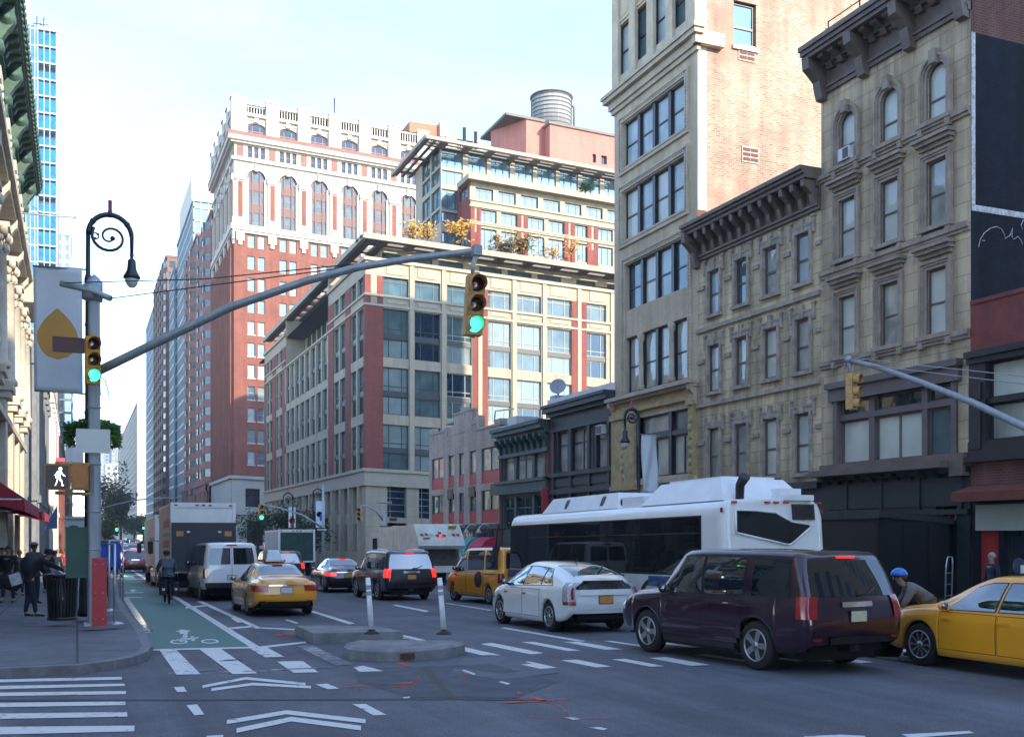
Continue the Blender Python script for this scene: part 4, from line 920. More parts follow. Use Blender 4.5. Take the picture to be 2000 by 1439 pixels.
# middle block with brick piers
YM = YB+4.2; XM = xa(919, YM); tM = fS(YM, kB, XR); zm = lambda py, px=950: za(py, px, YM)
bm_ = [(xa(a, YM), xa(b, YM)) for a, b in ((939,970),(979,1010),(1031,1063),(1071,1102),(1123,1147),(1168,1197))]
XE2 = bm_[-1][1]+7
mt, mcan0, mcan1 = zm(358, 950), zm(360, 950), zm(350, 950)
q = {k: zm(v) for k, v in dict(at=447, ab=484, bt=410, bb=434, ct=369, cb=391).items()}
mb = MB(tM); wall(mb, XM, XE2, zc0, mcan0, [(a, b, q[k+'b'], q[k+'t']) for a, b in bm_ for k in 'ab']+[(XM+.5, XE2-.5, q['cb'], q['ct'])], rev=.3); B.part('wall', mb, APS, fix=False)
mb = MB(tM)
for a, b in ((XM, bm_[0][0]), (bm_[1][1], bm_[2][0]), (bm_[3][1], bm_[4][0]), (bm_[4][1], bm_[5][0])):
    w = b-a; mb.box(a, a+w*.38, -.02, .07, zc0, q['bt']); mb.box(b-w*.38, b, -.02, .07, zc0, q['bt']); 
    mb.box(a+w*.38, b-w*.38, -.02, .06, zc0, q['at']-.5)
B.part('brick_pier', mb, APB, each=True)
mb = MB(tM)
for z in (q['bb']-.15, q['at']+.35, q['cb']-.15, q['cb']-.75): mb.box(XM-.12, XE2, -.02, .12, z-.1, z+.08)
B.part('string_course', mb, APM)
for i, (a, b) in enumerate(bm_):
    for k in 'ab': B.win(tM, a, b, q[k+'b'], q[k+'t'], -.15, FR_TEAL, G_SKY, nv=(.3,.7), nh=(.8,) if k == 'b' else (), fr=.08)
n = 9
for k in range(n): a = XM+.5+(XE2-1-XM)*k/n; b = XM+.5+(XE2-1-XM)*(k+1)/n-.55; B.win(tM, a, b, q['cb'], q['ct'], -.15, FR_TEAL, G_SKY, nv=(.3,.7), nh=(.8,), fr=.08)
mb = MB(tM)
for k in range(n+1): a = XM+.5+(XE2-1-XM)*k/n; mb.box(a-.55, a, -.3, .03, q['cb'], q['ct'])
mb.box(XM-.5, XE2, -2.5, .8, mcan0, mcan1)
B.part('canopy', mb, APM)
mL = MB(fW(XM)); wall(mL, YM, YM+6, zc0, mcan0, [(YM+.8, YM+3.2, q['ab'], q['at']), (YM+.8, YM+3.2, q['cb'], q['ct'])], rev=.3); B.part('wall', mL, APB, fix=False)
for k in ('a', 'c'): B.win(fW(XM), YM+.8, YM+3.2, q[k+'b'], q[k+'t'], -.1, FR_TEAL, G_TEAL, nv=(.5,), nh=(), fr=.08)
# upper glass block
YU = YB+8; XU = xa(861.5, YU); tU = fS(YU, kB, XR); zu = lambda py, px=880: za(py, px, YU)
cz0, cz1 = za(270, 835, YU-2.2), za(263, 835, YU-2.2)
u = {k: zu(v) for k, v in dict(at=291, ab=329, bt=334, bb=361, ct=371, cb=410, dt=415, db=441, et=455, eb=475).items()}
ub = [(xa(a, YU), xa(b, YU)) for a, b in ((863,904),(914,951),(959,996),(1005,1041),(1049.5,1086),(1093,1129),(1137,1172),(1180,1215))]
XE3 = ub[-1][1]+6
mb = MB(tU); wall(mb, XU, XE3, zc0, cz0, [(a, b, u[k+'b'], u[k+'t']) for i, (a, b) in enumerate(ub) for k in ('abcde' if i == 0 else 'ab')], rev=.25); B.part('wall', mb, APM, fix=False)
for i, (a, b) in enumerate(ub):
    for k in ('abcde' if i == 0 else 'ab'): B.win(tU, a, b, u[k+'b'], u[k+'t'], -.12, FR_TEAL, G_SKY, nv=(.27,.65), nh=(), fr=.09)
tUL = fW(XU); YUE = onX(812, 350, XU).y
HH = [(YU+.4+j*3.1, YU+3.1+j*3.1, u[k+'b'], u[k+'t']) for j in range(int((YUE-YU)/3.1)) for k in 'abcd']
mb = MB(tUL); wall(mb, YU, YUE, zc0, cz0, HH, rev=.3); B.part('wall', mb, APM, fix=False)
for h_ in HH: B.win(tUL, *h_, -.12, FR_TEAL, G_TEAL, nv=(.5,), nh=(), fr=.1)
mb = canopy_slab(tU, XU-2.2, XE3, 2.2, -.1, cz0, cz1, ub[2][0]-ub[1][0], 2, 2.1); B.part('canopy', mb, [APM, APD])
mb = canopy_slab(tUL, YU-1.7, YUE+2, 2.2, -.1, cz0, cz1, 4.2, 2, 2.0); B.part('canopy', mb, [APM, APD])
mb = MB(); shell(mb, XU, XE3, YU, YUE, zc0, cz0, 0, 1); mb.poly(((XM,YM,mcan0),(XE2,YM,mcan0-kB*20),(XE2,YM+8,mcan0-kB*20),(XM,YM+8,mcan0)), 1); shell(mb, XR, XE, YB, YE, 0, zr['par']-.6, 0, 1); B.part('rear_wall', mb, [APB, ROOF], fix=False)
mb = MB()
for px, py in ((907, 250), (929, 258)): v = onY(px, py, YU+6); mb.tube([(v.x, v.y, cz0), v], .2, 8)
B.part('vent_pipe', mb, BLKMETAL, each=True)
# pink brick rooftop bulkhead and the water tank
YP = YB+20; tP = fS(YP, kB, XR); PINK = brick('pink_brick', (.50,.20,.16), (.46,.18,.145), (.42,.19,.16), .4, .13, .006, .9, .12, .1)
xp0, xp1 = xa(990, YP), xa(1205, YP)+6; zp = za(232, 1022, YP)
xq = xa(1074, YP-1.5)
mb = MB(tP); wall(mb, xp0+2.4, xq, cz0-1, zp); mb.poly([(xp0+2.4,0,cz0-1),(xp0,-5,cz0-1),(xp0,-5,zp+.05),(xp0+2.4,0,zp)])
mb.tf = fS(YP-1.5, kB, XR); zq = za(243, 1075, YP-1.5); hh = [(xa(1146, YP), xa(1153, YP), za(316,1150,YP-1.5), za(299,1150,YP-1.5)), (xa(1163, YP), xa(1174, YP), za(319,1168,YP-1.5), za(302,1168,YP-1.5))]
wall(mb, xq, xp1, cz0-1, zq, hh, rev=.4); mb.poly([(xq,0,cz0-1),(xq,-6,cz0-1),(xq,-6,zq),(xq,0,zq)])
mb.mi = 1; mb.box(xq-.2, xp1, -8, .2, zq, zq+.3); mb.tf = tP; mb.box(xp0-.2, xq, -8, .2, zp, zp+.3)
B.part('bulkhead', mb, [PINK, APD], fix=False)
mb = MB(fS(YP-1.5, kB, XR))
for h_ in hh: mb.poly(((h_[0],-.35,h_[2]),(h_[1],-.35,h_[2]),(h_[1],-.35,h_[3]),(h_[0],-.35,h_[3])))
B.part('bulkhead_window', mb, G_NAVY, fix=False, each=True)
mb = MB(fS(YP-1.4, kB, XR)); 
for k in range(12): a = xq-2+k*1.3; mb.tube([(a,-2,zq),(a,-2,zq+1.2)], .04, 5)
mb.tube([(xq-2,-2,zq+1.2),(xq+13,-2,zq+1.2)], .05, 5); B.part('roof_rail', mb, APD)
B.finish()
wt = onY(1077, 215, YP+4); zb_ = onY(1077, 243, YP+4).z-1.2; ztk = onY(1077, 192, YP+4).z; zcap = onY(1077, 182, YP+4).z; rk = (onY(1113, 215, YP+4).x-onY(1041, 215, YP+4).x)/2
T = root('water_tank', (wt.x, wt.y, zb_), 'weathered grey timber rooftop water tank on the pink brick bulkhead', 'water tank')
TANK = M('weathered_tank_wood', (.26,.265,.27), .85, var=.35, scale=2, stretch=(3,3,.15))
mb = MB(); mb.lathe([(rk, 0), (rk*.98, ztk-zb_)], seg=40); mb.build('barrel', TANK, T)
for k in range(9): mb = MB(); z = (ztk-zb_)*(k+.4)/9; mb.lathe([(rk+.02, z), (rk+.06, z+.02), (rk+.06, z+.1), (rk+.02, z+.12)], seg=40); mb.build('hoop', M('tank_hoop', (.13,.13,.14), .6), T)
mb = MB(); mb.lathe([(rk*1.06, ztk-zb_-.1), (rk*1.06, ztk-zb_+.05), (.3, zcap-zb_), (.01, zcap-zb_+.3)], seg=40); mb.build('roof', M('tank_roof', (.14,.14,.15), .8), T)
mb = MB(); mb.tube([(rk+.3, -.6, -.5), (rk+.3, -.6, ztk-zb_-1), (rk+.1, -.6, ztk-zb_-.7)], .14, 8); mb.build('pipe', APD, T)
# ---------------------------------------------------------------- white and red tower
YW = ry(457); tWl, tWs = fW(XR), fS(YW, kB, XR)
zw = lambda py, px=490: (lambda v: v.z+kB*(v.x-XR))(onY(px, py, YW)); xw_ = lambda px: onY(px, 400, YW).x
TERRA = M('white_terracotta', (.46,.42,.36), .6, var=.1, scale=.5, bump=.2, bscale=3)
WRED = brick('tower_red_brick', (.235,.086,.06), (.20,.073,.052), (.18,.075,.06), .6, .2, .006, .85, .2, .1)
SPAN = M('brown_spandrel', (.13,.07,.065), .6); FR_RD = M('red_window_frame', (.24,.11,.085), .6)
W = Bld('terracotta_tower', (XR, YW, KH), 'tall red brick office tower with a white terracotta crown of arches')
P = (xw_(797.4)-xw_(500.7))/5; x1 = xw_(500.7); NB = 8
cx = [x1+P*i for i in range(NB)]; XWE = cx[-1]+P*.6; YWE = ry(417); NL = 5; PL = (YWE-YW)/NL; cy = [YW+PL*(i+.5) for i in range(NL)]
z = {k: zw(v) for k, v in dict(top=205, pb=228, wt=240, wb=266, bt=264, bb=271, cb=284, st=286, sb=308, cn=316, ar=331, ab=441, k1=441, k2=456).items()}
hw = P*.29
arF = zw(331); brows = [zw(458+42.3*i) for i in range(11)]; bh = zw(458)-zw(484)
bw0, bw1 = P*.27, P*.045
def face(tf, cs, s0, s1, hw, P, nm):
    H = [(c-hw, c+hw, z['ab'], arF) for c in cs]+[(c-hw*.95, c+hw*.95, z['wb']+.2, z['wt']) for c in cs]+[(c+k*P*.2-P*.07, c+k*P*.2+P*.07, z['sb'], z['st']) for c in cs for k in (-1,0,1)]
    mb = MB(tf); wall(mb, s0, s1, z['k2'], z['pb'], H, rev=.5)
    for c in cs:
        for sg in (-1, 1):      # spandrels of the arches
            mb.poly([(c+sg*hw, -.03, arF)]+[(c+sg*hw*cos(pi/2*k/6), -.03, arF-hw*1.0+hw*1.0*sin(pi/2*k/6)) for k in range(7)])
            mb.poly([(c+sg*hw*.95, -.03, z['wt'])]+[(c+sg*hw*.95*cos(pi/2*k/5), -.03, z['wt']-.55+.55*sin(pi/2*k/5)) for k in range(6)])
    W.part('crown_wall', mb, TERRA, fix=False)
    mb = MB(tf); wall(mb, s0, s1, zw(935), z['k2'], [(c+sg*(bw0+bw1)/2-(bw0-bw1)/2*sg-(0 if sg > 0 else (bw0-bw1)), 0, 0, 0) for c in cs for sg in ()]+[(c-bw0, c-bw1, b-bh, b) for c in cs for b in brows]+[(c+bw1, c+bw0, b-bh, b) for c in cs for b in brows], rev=.3)
    W.part('brick_wall', mb, WRED, fix=False)
    mb = MB(tf)
    for c in cs:
        for sg in (-1, 1): 
            mb.box(c+sg*hw-.12*(1+sg), c+sg*hw+.12*(1-sg), -.5, .1, z['ab'], arF-hw)
            a = c+sg*P*.5; 
            for k in range(8):     # archivolt
                t0, t1 = pi/2*k/8, pi/2*(k+1)/8
                mb.poly([(c+sg*(hw+e)*cos(t), .14, arF-hw+(hw+e)*sin(t)) for t, e in ((t0,0),(t1,0),(t1,.5),(t0,.5))]); mb.poly([(c+sg*(hw+.5)*cos(t), nn, arF-hw+(hw+.5)*sin(t)) for t, nn in ((t0,.14),(t1,.14),(t1,0),(t0,0))])
        mb.box(c-.3, c+.3, 0, .4, arF-.3, arF+.9); mb.box(c-.35, c+.35, 0, .3, z['wt']+.1, z['wt']+.9); mb.box(c-hw, c+hw, 0, .15, z['wt']+.35, z['wt']+.6)
    for i in range(len(cs)+1):
        a = cs[0]-P/2+P*i; a0, a1 = max(a-P*.15, s0-.25), min(a+P*.15, s1)
        mb.box(a0, a1, -.02, .25, z['ab'], arF-hw*1.3); mb.box(a0-.1, a1+.1, -.02, .45, arF-hw*1.35, arF-hw*.75)
        mb.prism([tf(*p) for p in ((a-P*.14, .3, z['k2']+.4), (a+P*.14, .3, z['k2']+.4), (a+P*.14, .3, z['k2']-.9), (a, .3, z['k2']-2.1), (a-P*.14, .3, z['k2']-.9))], Vector(tf(0,-.3,0))-Vector(tf(0,0,0))) if 0 else mb.box(a-P*.13, a+P*.13, -.02, .28, z['k2']-1.4, z['k2']+.4)
        mb.box(a-P*.06, a+P*.06, -.02, .24, z['k2']-2.1, z['k2']-1.4)
        mb.box(max(a-P*.2, s0-.45), a+P*.2, -.05, .45, z['bt'], z['top']+.9)
        mb.box(max(a-P*.22, s0-.6), a+P*.22, -.05, .6, z['top']+.6, z['top']+.95)
    k = s0
    while k < s1:
        mb.box(k, k+.16, -.3, -.1, z['pb']+.5, z['top']); k += .45
    mb.box(s0, s1, -.5, .05, z['top'], z['top']+.3); mb.box(s0-.5, s1, -.5, .5, z['pb']-.1, z['pb']+.3); mb.box(s0, s1, -.4, .12, z['pb']+.3, z['pb']+.55)
    mb.box(s0-1, s1, -.02, 1.0, z['cb']+.35, z['bb']); mb.box(s0-.6, s1, -.02, .6, z['cb'], z['cb']+.35); mb.box(s0-.4, s1, -.02, .4, z['cn']-.1, z['cn']+.4); mb.box(s0-.2, s1, -.02, .25, z['cn']+.4, z['sb']-.2)
    mb.box(s0-.5, s1, -.02, .55, z['k2']+.3, z['ab']-.05); mb.box(s0-.3, s1, -.02, .35, z['k2']-.1, z['k2']+.3)
    W.part('terracotta_trim', mb, TERRA)
    mb = MB(tf); mb.box(s0-1.05, s1, -.02, 1.05, z['bb'], z['bt']); 
    for c in cs: mb.box(c-P*.5-P*.1, c-P*.5+P*.1, 0, .05, z['sb'], z['st'])
    W.part('brown_frieze', mb, M('brown_copper', (.20,.095,.075), .7, var=.2))
    mb = MB(tf)
    for i in range(len(cs)+1): a = cs[0]-P/2+P*i; mb.box(a-P*.07, a+P*.07, .2, .29, z['ab']+1.2, arF-hw*1.5)
    W.part('brick_panel', mb, WRED, each=True)
    mb = MB(tf)
    h3 = (z['ab'], zw(414), zw(397), zw(371), zw(356))
    for c in cs:
        for a, b in ((h3[1], h3[2]), (h3[3], h3[4])): mb.box(c-hw+.13, c+hw-.13, -.45, -.2, a, b)
        for e in (-.42, .42): mb.box(c+hw*e-.12, c+hw*e+.12, -.45, -.1, z['ab'], arF-.3)
    W.part('spandrel', mb, SPAN, each=True)
    for c in cs:
        for a, b, ar in ((h3[0], h3[1], 0), (h3[2], h3[3], 0), (h3[4], arF-.05, hw*.9)): W.win(tf, c-hw+.13, c+hw-.13, a, b, -.3, FR_RD, G_TEAL, nv=(.3,.7), nh=(.5,), fr=.14, arch=ar)
        W.win(tf, c-hw*.95, c+hw*.95, z['wb']+.2, z['wt'], -.3, FR_RD, G_NAVY, nv=(.28,.72), nh=(.5,), fr=.16, arch=.6)
        for k in (-1,0,1): W.win(tf, c+k*P*.2-P*.07, c+k*P*.2+P*.07, z['sb'], z['st'], -.25, FR_RD, G_NAVY, nh=(.5,), fr=.1)
        for b in brows:
            for a0, a1 in ((c-bw0, c-bw1), (c+bw1, c+bw0)): W.win(tf, a0, a1, b-bh, b, -.22, FR_PALE, [G_TEALB, G_SKY, G_PALE][int(abs(a0*7+b*3)) % 3], nh=(.5,), fr=.09, sill=(lambda mb, a0=a0, a1=a1, b=b: mb.box(a0-.1, a1+.1, -.1, .12, b-bh-.2, b-bh), TERRA))
face(tWs, cx, XR, XWE, hw, P, 's')
_P = P
face(lambda s, n, z_: tWl(s, n*.99+.006, z_-.007), cy, YW+.01, YWE, PL*.29, PL, 'w')
bw0, bw1 = P*.27, P*.045
mb = MB(tWl)
k = YW+.8
while k < YWE: mb.box(k, k+.7, -.02, .5, zw(935), z['k2']-2.2); k += 1.9
W.part('brick_rib', mb, WRED, each=True)
LIME = M('grey_limestone', (.36,.36,.33), .8, var=.12, scale=.8)
zbt = onX(458, 928, XR).z
mb = MB(tWs); wall(mb, XR-.4, XWE, 0, zbt, [(c-P*.35, c+P*.1, zbt-5, zbt-2) for c in cx]+[(c-P*.3, c+P*.2, .5, zbt-7.2) for c in cx], n=.4, rev=.4)
mb.tf = tWl; wall(mb, YW, YWE, 0, zbt, [(c-PL*.3, c+PL*.3, .5, zbt-7) for c in cy], n=.4, rev=.4)
for tf, a, b in ((tWs, XR-.4, XWE), (tWl, YW, YWE)):
    mb.tf = tf; mb.box(a-.3, b, .3, .8, zbt-.5, zbt); mb.box(a-.5, b, .3, 1.0, zbt-6.3, zbt-5.7); mb.box(a-.2, b, .3, .6, zbt-6.9, zbt-6.3)
    k = a
    while k < b: mb.box(k, k+.4, .3, .85, zbt-6.3+.02, zbt-5.98); k += .9
mb.mi = 1
for tf, a, b in ((tWs, XR-.4, XWE), (tWl, YW, YWE)): mb.tf = tf; mb.poly(((a,.05,.3),(b,.05,.3),(b,.05,zbt-.6),(a,.05,zbt-.6)))
W.part('limestone_base', mb, [LIME, G_DARK], fix=False)
m2 = MB(); shell(m2, XR, XWE, YW, YWE, 0, z['top']-.5, 0, 1); W.part('rear_wall', m2, [WRED, ROOF], fix=False)
ORB = brick('orange_brick', (.5,.17,.1), (.46,.155,.09), (.4,.15,.1), .6, .2, .006, .9, .1, .1)
v0, v1 = onY(800, 240, YW+12), onY(857, 262, YW+12)
mb = MB(); mb.box(v0.x, v1.x, YW+12, YW+24, z['top']-1, v0.z+.3); W.part('roof_bulkhead', mb, ORB)
mb = MB(); v2 = onY(880, 262, YW+10); mb.box(v1.x, v2.x, YW+11, YW+20, z['top']-1, v0.z+.8); W.part('roof_bulkhead', mb, TERRA)
mb = MB(); v = onY(653, 192, YW+2); mb.tube([(v.x, v.y, z['top']), v], .12, 6); W.part('antenna_mast', mb, BLKMETAL)
W.finish(cap=99)
# ---------------------------------------------------------------- towers farther up the avenue (plain blocks of floors and window bands)
def gridtower(name, label, x0, x1, y0, y1, h, wm, gm, fl=3.1, bay=2.6, mode='punch', cap=None, k=0., bayproj=0.):
    """a distant tower with real floors: slab edges, piers and glazing set back from them"""
    q = Bld(name, ((x0+x1)/2, y0, 0), label)
    mg = MB(); mg.box(x0+.25, x1, y0+.25, y1, 0, h-.6); q.part('glazing', mg, gm)
    mb = MB(); n = int(h/fl)
    for i in range(n+1):
        z0 = i*fl; sp = fl*(.42 if mode == 'punch' else .16)
        mb.box(x0, x1+.05, y0, y1+.05, z0, min(h, z0+sp))
    mb.box(x0-.2, x1+.2, y0-.2, y1+.2, h-.6, h)
    def piers(a, b, f):
        m = max(1, int((b-a)/bay)); st = (b-a)/m
        for i in range(m+1): c = a+st*i; w = st*(.24 if mode == 'punch' else .10); f(max(a, c-w), min(b, c+w))
    piers(y0, y1, lambda a, b: mb.box(x0+.02, x0+.3, a, b, 0, h-.5)); piers(x0, x1, lambda a, b: mb.box(a, b, y0+.02, y0+.3, 0, h-.5))
    q.part('wall', mb, wm)
    if bayproj:
        m = max(1, int((y1-y0)/(bay*2.6))); st = (y1-y0)/m; mb = MB(); mg = MB()
        for i in range(m):
            c = y0+st*(i+.5); w = st*.32
            for j in range(n):
                z0 = j*fl; pts = [(x0, c-w), (x0-bayproj, c-w*.5), (x0-bayproj, c+w*.5), (x0, c+w)]
                mb.prism([(x, y, z0) for x, y in pts], (0,0,fl*.5)); mg.prism([(x+.08, y, z0+fl*.5) for x, y in pts], (0,0,fl*.5)); [mb.box(x-.02, x+.12, y-.28, y+.28, z0+fl*.5, z0+fl) for x, y in pts]
            q.part('bay_wall', mb, wm); q.part('bay_glazing', mg, gm); mb = MB(); mg = MB()
    if cap: cap(q)
    return q
RBR = M('tower_brown_brick', (.26,.125,.105), .85, var=.15); RBT = M('tower_tan_brick', (.19,.115,.095), .85, var=.12)
GTF = M('tower_grey_metal', (.24,.31,.37), .5, var=.1); GG = glass('tower_glass', (.08,.14,.19), .30, tint=(.8,.93,1), var=.5); GG2 = glass('tower_glass_dark', (.05,.07,.09), .22, var=.5)
CONC = M('tower_concrete', (.62,.58,.5), .85, var=.08)
y0, y1 = YWE+3, ry(372)
gridtower('brick_tower', 'dark red brick apartment tower with rippling bay windows right behind the terracotta tower', XR, XR+22, y0, (y0+y1)/2, onX(410, 418, XR).z, RBR, G_TEAL, 2.95, 2.6, bayproj=1.2)
gridtower('brick_tower', 'lower stepped wing of the rippling red brick tower, left of its taller part', XR-.5, XR+20, (y0+y1)/2+.1, y1, onX(392, 452, XR).z, RBR, G_TEAL, 2.95, 2.6, bayproj=1.2)
gridtower('brick_annex', 'low red brick retail building with a grey cornice at the foot of the red towers', XR-1.2, XR-.6, YWE+2, ry(365), onX(400, 945, XR).z, RBR, G_DARK, 5.2, 5)
def pent(q): mb = MB(); a, b = onY(380, 343, y1+14), onY(420, 343, y1+14); mb.box(XG+.3, b.x+4, y1+14, y1+46, 70, a.z); q.part('penthouse', mb, CONC)
YG = y1+8; XG = onY(377, 500, YG).x
gridtower('glass_tower', 'pale blue glass tower with a white concrete penthouse behind the red brick towers', XG, XG+26, YG, YG+42, onY(377, 388, YG).z, GTF, GG, 3.0, 1.7, 'curtain', pent)
gridtower('glass_tower', 'lower blue-grey glass wing stepping down behind the pale blue glass tower', XG-.8, XG+24, YG+42.2, ry(331)+8, onY(377, 440, YG).z, GTF, GG2, 3.0, 2.2, 'curtain')
yr = ry(331)+12
gridtower('brick_tower', 'slim brown brick tower with tan piers beyond the blue glass tower', XR, XR+20, yr, ry(304), onX(318, 518, XR).z, RBT, GG2, 3.1, 3.2, bayproj=.9)
gridtower('glass_tower', 'farthest narrow greenish glass tower of the right-hand row', XR, XR+20, ry(304)+4, ry(285), onX(296, 612, XR).z, GTF, GG, 3.2, 2.5, 'curtain')
ys = 480; xs0, xs1 = onY(268, 900, ys).x, onY(284, 900, ys).x
def slabcap(q): mb = MB(); mb.box(xs0-.05, xs1+6, ys-.4, ys, 0, onY(275, 782, ys).z); q.part('blank_end_wall', mb, CONC)
gridtower('balcony_tower', 'white slab tower with a blank sunlit end wall in the far gap of the avenue', xs0, xs1+6, ys, ys+230, onY(275, 785, ys).z, CONC, GG2, 3.0, 6, 'curtain', slabcap)
for (pa, pb, py, Y, wm, gm, lab) in ((196, 221, 872, 1150, M('tower_pale_steel', (.16,.21,.26), .5), GG, 'pale blue glass office tower at the far end of the avenue'), (217, 246, 845, 1000, M('tower_grey_stone', (.22,.21,.21), .8, var=.15), GG2, 'grey stone setback tower at the far end of the avenue'), (228, 268, 935, 760, M('tower_beige', (.26,.20,.16), .8, var=.15), GG2, 'low beige building closing the far end of the avenue'), (206, 232, 905, 820, CONC, GG, 'cream mid-rise building left of centre in the far gap')):
    a, b = onY(pa, py, Y), onY(pb, py, Y); gridtower('far_tower', lab, a.x, b.x, Y, Y+60, a.z, wm, gm, 4, 4)
# ---------------------------------------------------------------- left-hand row
XQ = -3.2; YL0, YL1 = 22.0, 71.0
tL = fE(XQ)
CRM = brick('cream_rusticated_stone', (.47,.42,.335), (.43,.385,.305), (.16,.14,.115), 1.7, .82, .035, .8, .2, .5)
CRT = M('cream_carved_stone', (.47,.42,.335), .75, var=.2, scale=2, bump=.4, bscale=12)
VERD = M('green_copper_cornice', (.045,.10,.075), .6, var=.35, scale=3, bump=.3)
B = Bld('palazzo_store', (XQ, YL1, KH), 'ornate cream stone store with a green copper cornice at the left edge')
bays_ = [YL1-2.4-5.6*i for i in range(9)]; HL_ = 21.3
zz1, zz2, zz3 = 8.7, 13.6, 16.6
H = [(c-5.6/2-1.4, c-5.6/2+1.4, 9.4, 15.2) for c in bays_[:-1]]+[(c-5.6/2-1.2, c-5.6/2+1.2, 17.6, 20.4) for c in bays_[:-1]]+[(c-5.6/2-1.8, c-5.6/2+1.8, .3, 6.6) for c in bays_[:-1]]
mb = MB(tL); wall(mb, YL0, YL1, 0, HL_, H, rev=.6); B.part('wall', mb, CRM, fix=False)
mb = MB(lambda s, n, z: (XQ-s, YL1+n, z)); wall(mb, 0, 30, 0, HL_+1); B.part('side_wall', mb, CRM, fix=False)
for c in bays_[:-1]:
    m = c-2.8
    B.win(tL, m-1.4, m+1.4, 9.4, 15.2, -.4, FR_BR, G_DARK, nv=(.5,), nh=(.3,.68), fr=.12); B.win(tL, m-1.2, m+1.2, 17.6, 20.4, -.4, FR_BR, G_CURT, nv=(.5,), nh=(.5,), fr=.12)
    B.win(tL, m-1.8, m+1.8, .3, 6.6, -.4, FR_DK, G_DARK, nv=(.33,.66), nh=(.72,), fr=.12)
for c in bays_:
    mb = MB(tL)
    mb.box(c-.75, c+.75, -.02, .3, 0, zz1-.6); mb.box(c-.9, c+.9, -.02, .5, zz1-.6, zz1-.3); mb.box(c-1.0, c+1.0, -.02, .62, zz1-.3, zz1)
    mb.lathe([(.5,zz1),(.5,zz1+.2),(.40,zz1+.35),(.36,zz2-.4),(.44,zz2-.35)], (c, .25, 0), 12)
    mb.box(c-.6, c+.6, -.02, .75, zz2+.55, zz2+.75)
    for k in range(18):
        a = 2*pi*k/9; r = .42+.12*(k//9); mb.ball((c+r*cos(a), .25+r*sin(a)*.9, zz2-.2+.38*(k//9)), (.13, .13, .2), 6, 5)
    for sg in (-1, 1): mb.lathe([(.05,-.14),(.22,-.12),(.22,.12),(.05,.14)], (c+sg*.5, .55, zz2+.42), 10, axis='y')
    B.part('pilaster', mb, CRT)
mb = MB(tL)
mb.box(YL0, YL1+.15, -.02, .25, zz2+.75, zz2+1.4); mb.box(YL0, YL1+.3, -.02, .9, zz3-.35, zz3); mb.box(YL0, YL1+.3, -.02, .7, zz3-.6, zz3-.35); mb.box(YL0, YL1+.1, -.02, .2, HL_-.5, HL_); mb.box(YL0, YL1+.1, -.02, .35, 7.1, 7.4)
for c in bays_: mb.box(c-.5, c+.5, -.02, .25, zz3, HL_-.4); mb.box(c-.65, c+.65, -.02, .45, HL_-1.4, HL_-.9); bracket(mb, c, .2, zz3-1.9, 1.4, .55, .5); [mb.ball((c+.3*(k % 2)-.15, .4, HL_-1.6-.18*k), (.2,.14,.16), 6, 5) for k in range(6)]
B.part('entablature', mb, CRT)
mb = MB(tL); zc_ = HL_
cornice(mb, YL0, YL1, ((zc_, zc_+.3, .25), (zc_+.3, zc_+.95, .12), (zc_+.95, zc_+1.1, .3), (zc_+1.75, zc_+1.9, 1.0), (zc_+1.9, zc_+2.15, 1.1), (zc_+2.15, zc_+2.35, 1.2)), 0, .3)
mb.box(YL0, YL1, -.05, .25, zc_+1.1, zc_+1.75)
k = YL1-.4
while k > YL0: bracket(mb, k, .2, zc_+1.2, .58, .72, .34); k -= .94
for c in bays_:
    bracket(mb, c, .05, zc_-.9, 2.6, .85, .5)
    for zo, yo, r in ((1.25,.62,.34), (.1,.26,.28)): mb.lathe([(.05,-.32),(r*.5,-.3),(r*.5,-.27),(r,-.27),(r,.27),(r*.5,.27),(r*.5,.3),(.05,.32)], (c, yo, zc_+zo), 12, axis='x')
k = YL1
while k > YL0: mb.ball((k, 1.18, zc_+2.38), (.16,.1,.13), 6, 5); mb.ball((k-.3, 1.12, zc_+2.0), (.12,.06,.09), 5, 4); k -= .62
B.part('cornice', mb, VERD)
# scrolled corner awning roof on brackets (the hood above the end bay)
mb = MB(tL); 
prof = [(.0,zz3+.2),(.5,zz3+.1),(.9,zz3-.35),(1.0,zz3-.9),(1.25,zz3-1.25),(1.3,zz3-1.5),(0,zz3-1.5)]
ids = [[mb.P((s, n, z)) for n, z in prof] for s in (YL1-6.4, YL1-.1)]
mb.face(ids[0]); mb.face(ids[1][::-1])
for i in range(len(prof)): j = (i+1) % len(prof); mb.face((ids[0][i], ids[0][j], ids[1][j], ids[1][i]))
B.part('stone_hood', mb, CRT)
m2 = MB(); m2.poly(((XQ,YL0,HL_+1),(XQ-30,YL0,HL_+1),(XQ-30,YL1,HL_+1),(XQ,YL1,HL_+1))); m2.poly(((XQ,YL0,0),(XQ-30,YL0,0),(XQ-30,YL0,HL_+1),(XQ,YL0,HL_+1))); B.part('rear_wall', m2, CRM, fix=False)
B.finish(60)
fp = onX(0, 413, XQ); fe = onY(147, 425, fp.y)
F = root('flagpole', fp, 'thin grey flagpole with a gold ball reaching out from the cream store', 'flagpole')
mb = MB(); mb.tube([Vector((0,0,0)), fe-fp], [.05, .03], 8); mb.build('pole', M('grey_pole', (.35,.36,.36), .4, metal=.5), F)
mb = MB(); mb.ball(fe-fp, .07); mb.build('finial', M('gold_ball', (.7,.45,.12), .3, metal=.8), F)
mb = MB(); a = (fe-fp)*.55; mb.tube([a, a+Vector((-.9*0,0,1.5)), ], .012, 5) if 0 else mb.tube([a, Vector((0,0,1.6))], .012, 5); mb.build('stay_wire', BLKMETAL, F)
